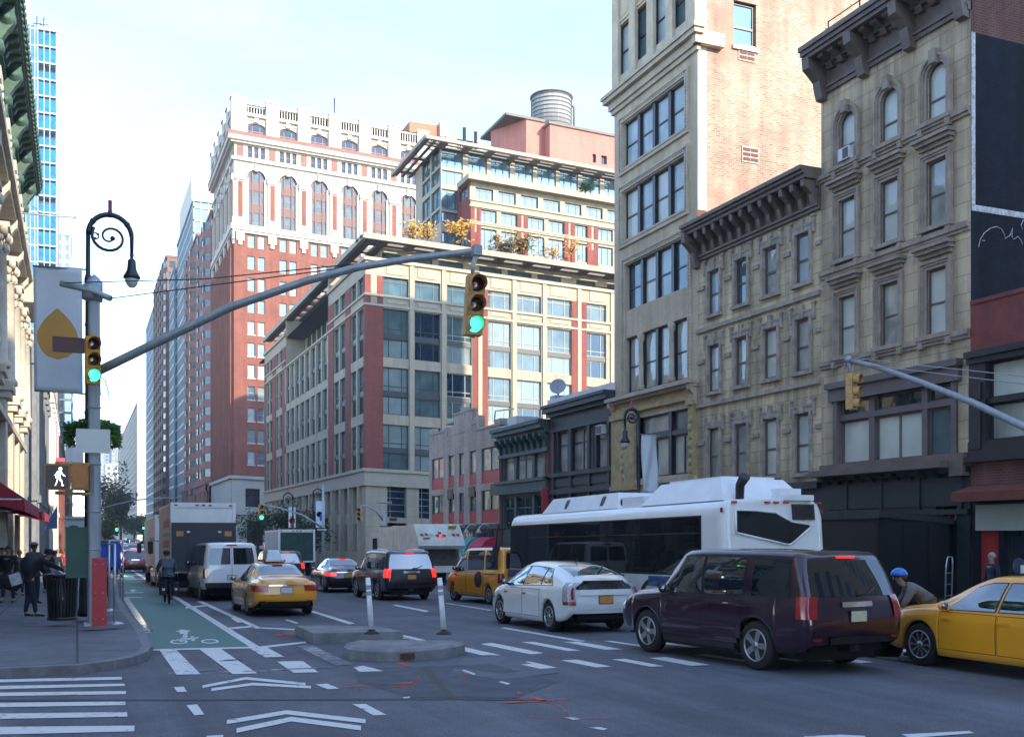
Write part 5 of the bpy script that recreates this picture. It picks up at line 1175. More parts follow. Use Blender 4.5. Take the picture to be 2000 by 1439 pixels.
# red awning over the pavement
A = root('shop_awning', (XQ, 40, 3), 'dark red canvas awning over the pavement below the cream store', 'awning')
mb = MB(tL); RAWN = M('red_canvas', (.30,.02,.035), .85, var=.15, scale=2)
for a0, a1 in ((34, 47.5), (50.5, 55.5), (58.5, 63.5)):
    mb.poly(((a0,.02,4.4),(a1,.02,4.4),(a1,1.75,3.15),(a0,1.75,3.15))); mb.poly(((a0,1.75,3.15),(a1,1.75,3.15),(a1,1.77,2.75),(a0,1.77,2.75))); mb.poly(((a0,.02,4.4),(a0,1.75,3.15),(a0,1.75,2.75),(a0,.02,3.2)))
    mb.poly(((a1,.02,4.4),(a1,1.75,3.15),(a1,1.75,2.75),(a1,.02,3.2)))
    mb.build('canvas', RAWN, A, world=True, fix=False); mb = MB(tL)
mb = MB(tL)
for s in (34, 40, 47.5, 50.5, 55.5, 58.5, 63.5): mb.tube([(s,0,3.1),(s,1.7,3.1)], .03, 6)
mb.tube([(34,1.7,3.1),(63.5,1.7,3.1)], .03, 6); mb.build('frame', WPAINT, A, world=True)
# plainer buildings on up the left side
def leftb(label, y0, y1, h, wm, fl, n, proj=.0, pil=None, name='store_building'):
    q = Bld(name, (XQ, (y0+y1)/2, KH), label); t = fE(XQ+proj); H = []; m = max(1, int((y1-y0)/n)); st = (y1-y0)/m; k = int((h-4.6)/fl)
    for i in range(m):
        c = y0+st*(i+.5); H += [(c-st*.3, c+st*.3, 5.2+j*fl, 5.2+j*fl+fl*.68) for j in range(k)]
        H.append((c-st*.42, c+st*.42, .3, 3.8))
    mb = MB(t); wall(mb, y0, y1, 0, h, H, rev=.4); q.part('wall', mb, wm, fix=False)
    mb = MB(); mb.poly(((XQ+proj,y0,0),(XQ-30,y0,0),(XQ-30,y0,h),(XQ+proj,y0,h))); mb.poly(((XQ+proj,y0,h-.3),(XQ-30,y0,h-.3),(XQ-30,y1,h-.3),(XQ+proj,y1,h-.3))); q.part('side_wall', mb, wm, fix=False)
    mb = MB(t); mb.box(y0, y1, -.1, .5, h-.5, h); mb.box(y0, y1, -.1, .3, h-1, h-.5); mb.box(y0, y1, -.02, .25, 4.3, 4.7)
    if pil:
        for i in range(m+1): c = y0+st*i; mb.box(c-.5, c+.5, 0, .35, 0, h-1); mb.box(c-.7, c+.7, 0, .55, h-2.4, h-1.4); mb.box(c-.7, c+.7, 0, .5, 4.7, 5.3)
    q.part('trim', mb, pil or wm)
    for h_ in H: q.win(t, *h_, -.3, FR_DK, [G_DARK, G_CURT, G_TEAL][R.randrange(3)], nv=(.5,), nh=(.6,), fr=.1)
    q.finish(40); return q
GRY = M('grey_painted_stone', (.16,.17,.18), .8, var=.25, scale=1.5); WST = M('white_stone', (.6,.57,.5), .8, var=.12); BRR = M('dark_red_brick', (.17,.055,.04), .85, var=.2); TANB = M('tan_brick', (.38,.3,.22), .85, var=.15)
leftb('grey pilastered store building next beyond the cream store', 88, 126, 17.5, GRY, 5.5, 5.2, 0, GRY)
leftb('white stone store building with a tall colonnade farther up the left side', 126.2, 168, 19, WST, 5.0, 5.0, .3, WST)
leftb('dark red brick lofts low on the left side', 184, 236, 14, BRR, 4, 4, .5, BRR)
leftb('tan brick lofts before the tree on the left side', 236.2, 330, 22, TANB, 4, 4.5, 0, None)
def bluetower():
    Y = 232; x0, x1 = onY(40, 300, Y).x, onY(109, 300, Y).x; h = onY(100, 55, Y).z; k = .02
    q = Bld('blue_glass_tower', (x1, Y, 0), 'blue glass apartment tower with stacked balconies rising behind the green cornice'); fl = 3.35; n = int(h/fl); xm = onY(75, 300, Y).x
    mb = MB(); mb.box(x0-18, x1, Y+1.6, Y+24, 0, h); mb.box(x0-18, xm, Y, Y+1.6, 0, h); q.part('glazing', mb, glass('tower_blue_glass', (.03,.13,.22), .12, tint=(.5,.75,.9), var=.5))
    mb = MB()
    for i in range(n+1): z = i*fl; mb.box(xm-.05, x1+.25, Y-.35, Y+1.7, z, z+.3); mb.box(x0-18.1, xm-.05, Y-.08, Y, z, z+.22)
    mb.box(x1, x1+.3, Y-.1, Y+24, 0, h+.4); mb.box(xm-.25, xm, Y-.1, Y+1.6, 0, h)
    for t in (.33, .66): c = xm+(x1-xm)*t; mb.box(c-.07, c+.07, Y-.3, Y-.15, 0, h)
    for t in (.3, .55, .8): c = x0+(xm-x0)*t; mb.box(c-.06, c+.06, Y-.1, Y, 0, h)
    q.part('floor_slabs', mb, M('pale_slab', (.36,.40,.43), .6))
    mb = MB(); BLU = glass('blue_balcony_glass', (.004,.13,.27), .06, tint=(.4,.75,.95), var=.35)
    for i in range(n): z = i*fl+.3; mb.box(xm+.1, x1-.1, Y-.25, Y-.2, z, z+(2.6 if i % 4 else 1.2))
    q.part('balcony_screen', mb, BLU, each=True)
    mb = MB(); v0 = onY(40, -30, Y+14); mb.box(x0-18, onY(56, 20, Y+14).x, Y+14, Y+30, h-2, v0.z); q.part('core', mb, CONC)
    mb = MB(); 
    for t in (.35, .75): c = xm+(x1-xm)*t-1.5; mb.tube([(c,Y+3,h),(c,Y+3,h+3.2)], .12, 5); mb.tube([(c-.8,Y+3,h+1.6),(c+.9,Y+3,h+1.8)], .1, 5)
    q.part('roof_mast', mb, BLKMETAL)
bluetower()
a, b = onY(108, 455, 420), onY(139, 455, 420); gridtower('grey_tower', 'grey office tower just right of the blue glass tower', a.x, b.x, 420, 450, a.z, GTF, GG2, 3.4, 2.4, 'punch')
a, b = onY(112, 850, 300), onY(142, 850, 300); gridtower('dark_tower', 'dark blue-grey tower low behind the pink banner', a.x, b.x, 300, 320, onY(125, 700, 300).z, M('slate_metal', (.1,.13,.17), .5), GG2, 3.4, 2.0, 'curtain')
YBn = 150; a, b = onY(87, 760, YBn), onY(112, 930, YBn); 
S = root('blade_banner', (a.x, YBn, b.z), 'tall plain pink blade banner hanging off the white store', 'banner')
mb = MB(); mb.box(a.x, b.x, YBn, YBn+.25, b.z, a.z); mb.build('panel', M('pink_banner', (.62,.20,.24), .7, var=.1, scale=.4), S, world=True)
c, d = onY(75, 893, YBn), onY(127, 922, YBn); mb = MB(); mb.box(c.x, d.x, YBn-.3, YBn-.02, d.z, c.z); mb.build('crosspiece', M('crimson_banner', (.42,.05,.11), .7, var=.1), S, world=True)
v0, v1 = onY(128, 866, 112), onY(163, 950, 112); S = root('blade_banner', (v0.x, 112, v1.z), 'white hanging banner with an orange lower half behind the pedestrian signal', 'banner'); mb = MB(); mb.box(v0.x, v1.x, 112, 112.1, v1.z, v0.z); S_ = mb.build('panel', M('banner_offwhite', (.6,.6,.6), .8), S, world=True); mb = MB(); zm_ = v1.z+(v0.z-v1.z)*.5; mb.box(v0.x+.3, v1.x-.3, 111.96, 112, v1.z+.4, zm_); mb.build('orange_print', M('orange_print', (.5,.14,.05), .8, var=.5, scale=2), S_, world=True)
v0, v1 = onY(86, 985, 95), onY(112, 1032, 95); S = root('blade_banner', (v0.x, 95, v1.z), 'dark blue sail-shaped banner over the far left pavement', 'banner'); mb = MB(); mb.prism([(v0.x, 95, v1.z), (v1.x, 95, v1.z), (v1.x, 95, v0.z)], (0, .08, 0)); mb.build('panel', M('banner_navy', (.02,.06,.15), .7), S, world=True)
v0, v1 = onY(127, 1008, 48), onY(171, 1100, 48); S = root('street_kiosk', (v0.x, 48, KH), 'pale grey ribbed kiosk behind the green cabinet', 'kiosk'); mb = MB(); mb.box(v0.x, v1.x, 48, 50, -.4, v0.z-.1); mb.box(v0.x-.08, v1.x+.08, 47.9, 50.1, v0.z-.1, v0.z); [mb.box(v0.x+.06, v1.x-.06, 47.96, 48, .9+.22*i, 1.02+.22*i) for i in range(7)]; mb.build('shell', M('kiosk_grey', (.45,.48,.47), .5, var=.1), S, world=True)
# buildings behind the viewer, across the side street: they shade the crossing and stand in the reflections
def behind(label, x0, x1, y0, y1, h, wm):
    q = Bld('block_behind', ((x0+x1)/2, (y0+y1)/2, 0), label); mb = MB(); mb.box(x0, x1, y0, y1, 0, h); q.part('wall', mb, wm)
    mb = MB(); 
    for face_ in (0, 1):
        z = 5
        while z < h-3:
            if face_ == 0:
                k = y0+1.5
                while k < y1-2: s = x0-.03 if x0 > 0 else x1+.03; mb.poly(((s,k,z),(s,k+1.3,z),(s,k+1.3,z+2),(s,k,z+2))); k += 3
            else:
                k = x0+1.5
                while k < x1-2: mb.poly(((k,y1+.03,z),(k+1.3,y1+.03,z),(k+1.3,y1+.03,z+2),(k,y1+.03,z+2))); k += 3
            z += 3.6
    o = q.part('window', mb, G_DARK, fix=False); o['kind'] = 'stuff'
behind('brick loft block behind the viewer on the right, across the side street', XR, XR+38, -62, -7, 34.5, TANB)
behind('tall brick block farther behind the viewer on the right', XR, XR+30, -140, -64, 52, BRR)
behind('added unseen slim block behind the viewer on the right, shading the leaf banner', XR, XR+9.5, -62.1, -25, 50, BRR)  # unseen, added only to keep the sun off the leaf banner
behind('cream block behind the viewer on the left', XQ-34, XQ, -70, -5, 27, CRT)
# ---------------------------------------------------------------- trees
def leafmat(name, c, var=.5): return M(name, c, .7, var=var, scale=1.1, spec=.2)
BARK = M('bark', (.06,.045,.035), .9, var=.3, scale=6)
def tree(name, label, loc, h, r, col, group=None, trunk=.3, n=1500, leaf=.28, cat='tree', seed=1, squash=1., sparse=.0, top=None):
    rr = random.Random(seed); t = root(name, loc, label, cat, group); mb = MB(); hb = h-r*squash
    tips = []
    mb.tube([(0,0,-.05),(rr.uniform(-.1,.1)*r*.2,0,h*.3),(rr.uniform(-.1,.1)*r,0,hb)], [trunk*.5, trunk*.4, trunk*.2], 8)
    for k in range(9):
        a = 2.4*k+rr.random(); el = rr.uniform(.3,1.2); L = r*rr.uniform(.6,.95); b0 = h*.3+(hb-h*.3)*rr.random()
        p1 = Vector((cos(a)*cos(el), sin(a)*cos(el), sin(el)*squash))*L*.5+Vector((0,0,b0)); p2 = Vector((cos(a)*cos(el), sin(a)*cos(el), sin(el)*.8*squash))*L+Vector((0,0,b0+.1*r))
        mb.tube([(0,0,b0-.2*r if b0 > r else b0), p1, p2], [trunk*.22, trunk*.14, trunk*.05], 5); tips += [p1, p2]
    mb.build('trunk', BARK, t)
    ml = MB(); cl = [(Vector((rr.gauss(0,.42)*r, rr.gauss(0,.42)*r, hb+rr.gauss(0,.40)*r*squash)), rr.uniform(.22,.42)*r) for _ in range(16)]+[(p, .3*r) for p in tips]
    for i in range(n):
        c, q = cl[rr.randrange(len(cl))]
        d = Vector((rr.gauss(0,1), rr.gauss(0,1), rr.gauss(0,1))).normalized()*q*rr.random()**.4
        p = c+Vector((d.x, d.y, d.z*squash)); 
        if p.z < h*.22: continue
        u_ = Vector((rr.gauss(0,1), rr.gauss(0,1), rr.gauss(0,.6))).normalized(); w_ = u_.orthogonal().normalized(); s_ = leaf*rr.uniform(.6,1.3)
        ml.poly((p-u_*s_*.5, p+w_*s_*.32, p+u_*s_*.5, p-w_*s_*.32), 0 if rr.random() > .35 else 1)
    ml.build('crown', col, t, fix=False); return t
GRN = [leafmat('leaf_dark_green', (.022,.045,.02)), leafmat('leaf_green', (.04,.075,.028))]
YEL = [leafmat('leaf_yellow', (.55,.33,.06)), leafmat('leaf_ochre', (.42,.22,.05))]
ORG = [leafmat('leaf_olive', (.13,.15,.05)), leafmat('leaf_orange', (.40,.20,.10))]
CON = [leafmat('leaf_conifer', (.015,.06,.02)), leafmat('leaf_conifer_light', (.03,.09,.03))]
for i, (px, py, pyt, Y, r, col, lab, n) in enumerate(((806,468,425,YB+2.5,1.75,YEL,'airy yellow terrace tree before the glass penthouse wall',260),(835,472,432,YB+2.2,1.6,YEL,'small ochre terrace tree beside the glass penthouse corner',220),(901,478,418,YB+2.4,1.5,YEL,'bright yellow terrace tree at the brick penthouse corner',420),(990,493,452,YB+2.0,1.75,ORG,'dense olive and pink terrace shrub tree, left of a matching pair',700),(1020,496,453,YB+2.0,1.6,ORG,'dense olive and pink terrace shrub tree, right of a matching pair',600),(1116,506,455,YB+1.6,1.7,YEL,'thin yellow terrace tree in front of the right brick pier',170),(1080,500,478,YB+1.8,1.0,YEL,'low wispy yellow terrace shrub',110))):
    v = onY(px, py, Y); top_ = onY(px, pyt, Y).z; tree('terrace_tree', lab, (v.x, Y, v.z-.5), top_-v.z+.5, r, col, 'trees on the apartment terraces', .14, n, .34, seed=20+i)
for i, px in enumerate((1137, 1144, 1153)): v = onY(px, 379, YM-.3); tree('terrace_conifer', ['small dark green conifer on the upper terrace, left of three','small dark green conifer on the upper terrace, middle of three','small dark green conifer on the upper terrace, right of three'][i], (v.x, YM-.3, v.z-.3), 1.7, .5, CON, 'conifers on the upper terrace', .08, 300, .2, seed=40+i, squash=1.6)
for i, (px, Y, h, r) in enumerate(((505, 128, 7.0, 2.6), (545, 108, 6.5, 2.4), (575, 97, 5.6, 2.0))):
    X = 20.0; KHt = KH+gz(Y); tree('street_tree', ['dark street tree before the grey limestone base','dark leafy street tree left of the banner lamps','smaller street tree beside the green-backed truck'][i], (X, Y, KHt), h, r, GRN, 'street trees on the right pavement', .3, 1500, .3, seed=50+i)
for i, (px, Y, h, r, lab) in enumerate(((212, 330, 22, 7.5, 'big dark tree at the far end of the avenue, behind the signal pole'),(236, 350, 18, 6.0, 'dark tree right of the biggest one at the far end of the avenue'),(262, 420, 12, 6.5, 'low dark tree above the far traffic'),(205, 300, 9, 4.5, 'low bright green tree behind the signal pole'),(280,450,11,6.,'low dark tree at the right end of the far trees'))):
    v = onY(px, 1045, Y); tree('park_tree', lab, (v.x, Y, gz(Y)), h, r, GRN if i != 3 else [leafmat('leaf_bright', (.09,.12,.03)), GRN[1]], 'trees in the far square', .8, 1700, .9, seed=60+i)

# walls run on down to the falling ground
for o in SC.objects:
    if o.type != 'MESH': continue
    r_ = o
    while r_.parent: r_ = r_.parent
    if r_.get('category') != 'building': continue
    oz = OFF.get(r_.name, Vector()).z
    for v in o.data.vertices:
        if -.05 < v.co.z+oz < .12: v.co.z = -2.4-oz
# ---------------------------------------------------------------- vehicles
def pchip(xs, ys):
    n = len(xs); h = [xs[i+1]-xs[i] for i in range(n-1)]; d = [(ys[i+1]-ys[i])/h[i] for i in range(n-1)]; m = [0.]*n
    m[0], m[-1] = d[0], d[-1]
    for i in range(1, n-1):
        if d[i-1]*d[i] > 0: w1, w2 = 2*h[i]+h[i-1], h[i]+2*h[i-1]; m[i] = (w1+w2)/(w1/d[i-1]+w2/d[i])
    def f(x):
        x = min(max(x, xs[0]), xs[-1]); i = 0
        while i < n-2 and x > xs[i+1]: i += 1
        t = (x-xs[i])/h[i]; a = ys[i]; b = ys[i+1]
        return (2*t**3-3*t**2+1)*a+(t**3-2*t**2+t)*h[i]*m[i]+(3*t**2-2*t**3)*b+(t**3-t**2)*h[i]*m[i+1]
    return f
def lin(pts):
    def f(x):
        if x <= pts[0][0]: return pts[0][1]
        for (a, b), (c, d) in zip(pts, pts[1:]):
            if x <= c: return b+(d-b)*(x-a)/(c-a)
        return pts[-1][1]
    return f
def paint(name, c, metal=0., rough=.28): return M(name, c, rough, metal, var=.04, scale=3, coat=1.0)
P_TAXI = paint('taxi_yellow_paint', (.86,.36,.018)); P_WHITE = paint('white_car_paint', (.78,.78,.75)); P_BLACK = paint('black_car_paint', (.010,.011,.014)); P_PLUM = paint('dark_plum_paint', (.030,.007,.022), .3)
P_MAROON = paint('maroon_paint', (.22,.02,.035)); P_ANY = M('traffic_car_paint', (.5,.5,.5), .3, var=.0, coat=1., objcol=True)
CGL = glass('car_glass', (.012,.016,.02), .22, rough=.01, tint=(.95,.98,1), var=.4, wavy=.04, wsc=1.5); CGD = glass('car_glass_privacy', (.008,.010,.013), .06, rough=.01, var=.3)
RUB = M('tyre_rubber', (.014,.014,.015), .8, var=.2, scale=8); TRIMB = M('black_car_trim', (.012,.012,.013), .5); UNDER = M('car_underside', (.006,.006,.007), .9)
ALLOY = M('alloy_wheel', (.42,.42,.43), .3, metal=.8, var=.05); CHROME = M('chrome', (.75,.76,.78), .12, metal=1., var=0)
REDL_ = M('tail_lamp_red', (.32,.008,.01), .15, coat=1., var=.2, scale=20); REDON = M('brake_lamp_lit', (.6,.02,.015), .2, coat=1., emit=(1,.03,.02), es=.28, var=0); CLEARL = M('lamp_clear', (.6,.62,.64), .12, coat=1., var=.15, scale=20)
PLO = M('plate_orange', (.62,.28,.06), .5, var=.25, scale=30); PLW = M('plate_pale', (.62,.60,.40), .5, var=.15, scale=30); PLB = M('plate_white', (.55,.6,.62), .5, var=.2, scale=30)
DRK = M('panel_gap', (.004,.004,.005), .9)
def wheel_meshes(Rt, w, spokes, rimr):
    t = MB(); prof = [(Rt*.62,-w/2+.02),(Rt*.9,-w/2),(Rt*.985,-w/2+.03),(Rt,-w/2+.07),(Rt,w/2-.07),(Rt*.985,w/2-.03),(Rt*.9,w/2),(Rt*.62,w/2-.02)]
    t.lathe(prof, seg=28, axis='x')
    r = MB(); r.lathe([(rimr,w/2-.03),(rimr*1.02,w/2-.004),(rimr*.93,w/2-.004),(rimr*.90,w/2-.05)], seg=28, axis='x', m=0); r.lathe([(rimr*.92,w/2-.07),(.001,w/2-.065)], seg=24, axis='x', m=1)
    for k in range(spokes):
        a = 2*pi*k/spokes; u_ = Vector((0, cos(a), sin(a))); v_ = Vector((0, -sin(a), cos(a)))
        sw = rimr*(.20 if spokes < 7 else .085)
        pts = [u_*rimr*.12-v_*sw*.8, u_*rimr*.12+v_*sw*.8, u_*rimr*.93+v_*sw, u_*rimr*.93-v_*sw]
        r.prism([p+Vector((w/2-.05, 0, 0)) for p in pts], (.034, 0, 0), 0)
    r.lathe([(rimr*.26,w/2-.05),(rimr*.24,w/2-.006),(.001,w/2-.004)], seg=14, axis='x', m=0)
    for k in range(5): a = 2*pi*k/5+.3; r.ball((w/2-.01, rimr*.15*cos(a), rimr*.15*sin(a)), rimr*.035, 5, 4, 1)
    return t, r
_WH = {}
def wheel(parent, x, y, Rt, w, spokes, rimr, rimmat=None):
    key = (Rt, w, spokes, rimr, rimmat.name if rimmat else '')
    if key not in _WH:
        t, r = wheel_meshes(Rt, w, spokes, rimr); o = t.build('wheel', RUB, parent); q = r.build('rim', [rimmat or ALLOY, TRIMB], o); _WH[key] = (o.data, q.data)
    else:
        o = bpy.data.objects.new('wheel', _WH[key][0]); COL.objects.link(o); o.parent = parent
        q = bpy.data.objects.new('rim', _WH[key][1]); COL.objects.link(q); q.parent = o
    o.location = (x, y, Rt); o.rotation_euler = (0, 0, 0 if x > 0 else pi); return o
class Car:
    def __init__(s, name, label, cat, st, yr, yf, Rt, paintm, loc, rz=0., Ra=None, tail=((0,0),(2,0)), nose=((0,0),(2,0)), bulge=.05, nbulge=.12, spokes=10, rimr=None, ww=.22, group=None, scale=1., clad=None, track=None, ry=0., rx=0.):
        s.r = root(name, loc, label, cat, group, rz); s.r.scale = (scale,)*3; s.r.rotation_euler = (rx-.0125*(loc[1] > 20), ry, rz)
        ys = [q[0] for q in st]; s.F = [pchip(ys, [q[i] for q in st]) for i in range(1, 7)]
        s.y0, s.y1 = ys[0], ys[-1]; s.yr, s.yf = yr, yf; s.Rt = Rt; s.Ra = Ra or Rt*1.13; s.tail, s.nose = lin(tail), lin(nose); s.bulge, s.nbulge = bulge, nbulge; s.p = paintm
        s.ramp_t = .5; s._body(clad)
        tr = track or (max(q[5] for q in st)-ww/2-.02)
        print('CAR', label[:40], [round(v, 2) for v in loc], round(math.degrees(rz), 1))
        for y in (yr, yf):
            for sg in (-1, 1): wheel(s.r, sg*tr, y, Rt, ww, spokes, rimr or Rt*.66)
        mb = MB(); mb.box(-tr+ww*.9, tr-ww*.9, s.y0+.25, s.y1-.25, .2, .5); mb.box(-tr-.05, tr+.05, s.y0+.3, yr-s.Ra-.02, .3, .5); mb.box(-tr-.05, tr+.05, yr+s.Ra+.02, yf-s.Ra-.02, .22, .45); mb.box(-tr+.0, tr-.0, yf+s.Ra+.02, s.y1-.3, .3, .5)
        mb.build('underbody', UNDER, s.r)
    def zlow(s, y):
        z = s.F[0](y)
        for c in (s.yr, s.yf):
            d = abs(y-c)
            if d < s.Ra: z = max(z, s.Rt+sqrt(s.Ra**2-d*d)*1.0)
        return z
    def sect(s, y):
        zl, zb, zt, wl, wb, wr = [f(y) for f in s.F]; za_ = s.zlow(y); fl = .012 if za_ > zl+.01 else 0.
        def lo(t): return za_+(zb-za_)*t
        hgt = zt-zb; rt = min(.10, hgt*.55)
        def xs(t):   # half width against height share of the lower body
            return lin(((0,wl),(.25,wl+(wb-wl)*.6),(.6,wb),(.86,wb-.008),(1,wb-.045)))(t)
        def zt_(t): return (lo(t)-zl)/(zb-zl)
        P_ = [(xs(zt_(0))-.07+fl, za_+.0), (xs(zt_(0))+fl, za_+.025*(1 if not fl else .5))]
        for t in (.16, .33, .5, .66, .82, .93): P_.append((xs(max(0, zt_(t)))+fl*(1-t), lo(t)))
        x5 = wb-.045; P_.append((x5, zb)); zr = zt-rt
        for t in (.12, .33, .56, .78): P_.append((x5-.02+(wr-x5+.02)*t+.028*sin(pi*t), zb+.012+(zr-zb-.012)*t))
        P_ += [(wr, zr), (wr-.035*min(1, rt/.1), zt-rt*.45), (wr-.10, zt-rt*.2), (wr*.55, zt-rt*.04), (0, zt)]
        return P_
    NB = 8      # index of the belt point; 13 = roof rail
    def yo(s, y, z):
        t = max(0., 1-(y-s.y0)/s.ramp_t); u = max(0., 1-(s.y1-y)/.45)
        return y+s.tail(z)*t*t*(3-2*t)+s.nose(z)*u*u*(3-2*u)
    def side(s, y, q, sg, off=0.):
        P_ = s.sect(y); i = min(int(q), len(P_)-2); t = q-i; x = P_[i][0]+(P_[i+1][0]-P_[i][0])*t; z = P_[i][1]+(P_[i+1][1]-P_[i][1])*t
        return (sg*(x+off), s.yo(y, z), z)
    def sidez(s, y, z, sg, off=0.):
        P_ = s.sect(y)
        for i in range(1, 13):
            if P_[i+1][1] >= z: t = max(0., (z-P_[i][1])/(P_[i+1][1]-P_[i][1]+1e-9)); return (sg*(P_[i][0]+(P_[i+1][0]-P_[i][0])*t+off), s.yo(y, z), z)
        return (sg*P_[13][0], s.yo(y, z), z)
    def top(s, y, f, off=0.):
        def g(yy):
            P_ = s.sect(yy)[13:]; w = P_[0][0]; x = abs(f)*w
            for a, b in zip(P_, P_[1:]):
                if b[0] <= x: t = (x-a[0])/(b[0]-a[0]-1e-9); return x, a[1]+(b[1]-a[1])*t
            return x, P_[-1][1]
        x, z = g(y); z2 = g(y+.03)[1]; z1 = g(y-.03)[1]; n = Vector((0, -(z2-z1)/.06, 1)).normalized()
        return (x if f > 0 else -x, s.yo(y, z)+n.y*off, z+n.z*off)
    def endw(s, z, y):
        P_ = s.sect(y)
        for a, b in zip(P_[1:], P_[2:]):
            if b[1] >= z: t = max(0., (z-a[1])/(b[1]-a[1]+1e-9)); return a[0]+(b[0]-a[0])*t
        return P_[-2][0]
    def tailp(s, z, f, off=0.): return (f*s.endw(z, s.y0), s.yo(s.y0, z)-s.bulge*(1-f*f)-off, z)
    def nosep(s, z, f, off=0.): return (f*s.endw(z, s.y1), s.yo(s.y1, z)+s.nbulge*(1-f*f)+off, z)
    def _body(s, clad):
        ys = [s.y0+(s.y1-s.y0)*k/64 for k in range(65)]
        for c in (s.yr, s.yf): ys += [c+s.Ra*sin(pi/2*k/8)*.9999 for k in range(-8, 9)]+[c-s.Ra-.004, c+s.Ra+.004]
        ys = sorted(y for y in ys if s.y0 <= y <= s.y1); ys = [y for i, y in enumerate(ys) if i == 0 or y-ys[i-1] > .003]
        mb = MB(); rows = []
        for y in ys:
            P_ = s.sect(y); rows.append([(x, s.yo(y, z), z) for x, z in P_]+[(-x, s.yo(y, z), z) for x, z in P_[-2::-1]])
        mb.grid(rows)
        for y, bl, sg in ((s.y0, s.bulge, -1), (s.y1, s.nbulge, 1)):
            P_ = s.sect(y); mb.grid([[(x*f, s.yo(y, z)+sg*bl*(1-f*f), z) for f in (-1,-.85,-.6,-.3,0,.3,.6,.85,1)] for x, z in P_])
        o = mb.build('body', [s.p, TRIMB], s.r, merge=True); s.body = o
        if clad:   # unpainted lower edge
            for f in o.data.polygons:
                if f.center.z < clad: f.material_index = 1
    def patch(s, name, fn, u0, u1, v0, v1, mat, nu=8, nv=6, parent=None, both=False, label=None, thick=0.):
        """a panel lying on the body: fn(u, v, side)"""
        for sg in ((-1, 1) if both else (1,)):
            mb = MB(); 
            def U(v, e): a = u0(v) if callable(u0) else u0; b = u1(v) if callable(u1) else u1; return a+(b-a)*e
            mb.grid([[fn(U(v0+(v1-v0)*j/nv, i/nu), v0+(v1-v0)*j/nv, sg) for i in range(nu+1)] for j in range(nv+1)])
            o = mb.build(name, mat, parent or s.r, fix=True, label=label)
        return o
    def sidewin(s, yb0, yb1, yt0, yt1, mat=None, q0=8.35, q1=12.8, name='side_window', trim=True):
        a = lambda q: yb0+(yt0-yb0)*(q-q0)/(q1-q0); b = lambda q: yb1+(yt1-yb1)*(q-q0)/(q1-q0); m = .025
        if trim: s.patch('window_trim', lambda y, q, sg: s.side(y, q, sg, .004), lambda q: a(q)-m, lambda q: b(q)+m, q0-.25, q1+.18, TRIMB, both=True)
        s.patch(name, lambda y, q, sg: s.side(y, q, sg, .008), a, b, q0, q1, mat or CGL, both=True)
    def door(s, y0, y1, z0, z1, handle=.8, hm=None, slope=0.):
        for sg in (-1, 1):
            mb = MB(); g = .009
            f = lambda off, e: [[s.sidez((y0-e)+(y1-y0+2*e)*i/8, (z0-e)+(z1-z0+2*e)*j/8, sg, off) for i in range(9)] for j in range(9)]
            mb.grid(f(.003, g), 1); mb.grid(f(.006, 0), 0); o = mb.build('door', [s.p, DRK], s.r, fix=True)
            if handle is not None:
                yh = y0+(y1-y0)*(.14 if handle else .86); h = MB(); c = Vector(s.sidez(yh, z1-.10, sg, .02)); h.obox(c, (.014,0,0), (0,.10,0), (0,0,.016)); h.build('handle', hm or s.p, o)
    def lamp(s, name, z0, z1, f0, f1, mat, wrap=.0, off=.022, front=False, zs=None):
        for sg in (-1, 1):
            mb = MB(); fn = s.nosep if front else s.tailp; ya = s.y1 if front else s.y0; d = -wrap if front else wrap
            mb.grid([[fn(z0+(z1-z0)*j/5, sg*(f0+(f1-f0)*i/6), off) for i in range(7)]+([s.sidez(ya+d*i/4, z0+(z1-z0)*j/5, sg, off) for i in range(5)] if wrap else []) for j in range(6)])
            mb.build(name, mat, s.r, fix=True)
    def plate(s, z, mat, w=.31, h=.155, off=.02, f=0.):
        y = s.tailp(z, 0)[1]-off; mb = MB(); mb.box(-w/2, w/2, y-.012, y, z-h/2, z+h/2, 0); mb.box(-w/2-.012, w/2+.012, y-.004, y+.02, z-h/2-.012, z+h/2+.012, 1); mb.build('license_plate', [mat, TRIMB], s.r)
    def mirrors(s, y, z, mat=None):
        for sg in (-1, 1):
            x = s.sidez(y, z, sg)[0]; mb = MB(); mb.ball((x+sg*.13, y, z+.03), (.10,.055,.075), 10, 8); mb.obox((x+sg*.03, y, z-.02), (.06,0,0), (0,.03,0), (0,0,.02)); o = mb.build('mirror', mat or s.p, s.r)
            mb = MB(); mb.ball((x+sg*.13, y-.03, z+.03), (.08,.03,.06), 8, 6); mb.build('mirror_glass', CGL, o)
    def bar(s, name, z0, z1, f0, f1, mat, off=.02, n=10):
        mb = MB(); rows = [[s.tailp(z0, f0+(f1-f0)*i/n, .0) for i in range(n+1)], [s.tailp(z0, f0+(f1-f0)*i/n, off) for i in range(n+1)], [s.tailp(z1, f0+(f1-f0)*i/n, off) for i in range(n+1)], [s.tailp(z1, f0+(f1-f0)*i/n, .0) for i in range(n+1)]]
        mb.grid(rows, smooth=False); return mb.build(name, mat, s.r)
    def rails(s, y0, y1, x, z, mat):
        for sg in (-1, 1): mb = MB(); mb.tube([(sg*x,y0,z-.07),(sg*x,y0+.12,z),(sg*x,(y0+y1)/2,z+.02),(sg*x,y1-.12,z),(sg*x,y1,z-.08)], .02, 6); mb.build('roof_rail', mat, s.r)
    def wiper(s, z, f0, f1): mb = MB(); mb.tube([s.tailp(z, f0, .03), s.tailp(z+.02, (f0+f1)/2, .045), s.tailp(z+.1, f1, .03)], .012, 5); mb.build('rear_wiper', TRIMB, s.r)
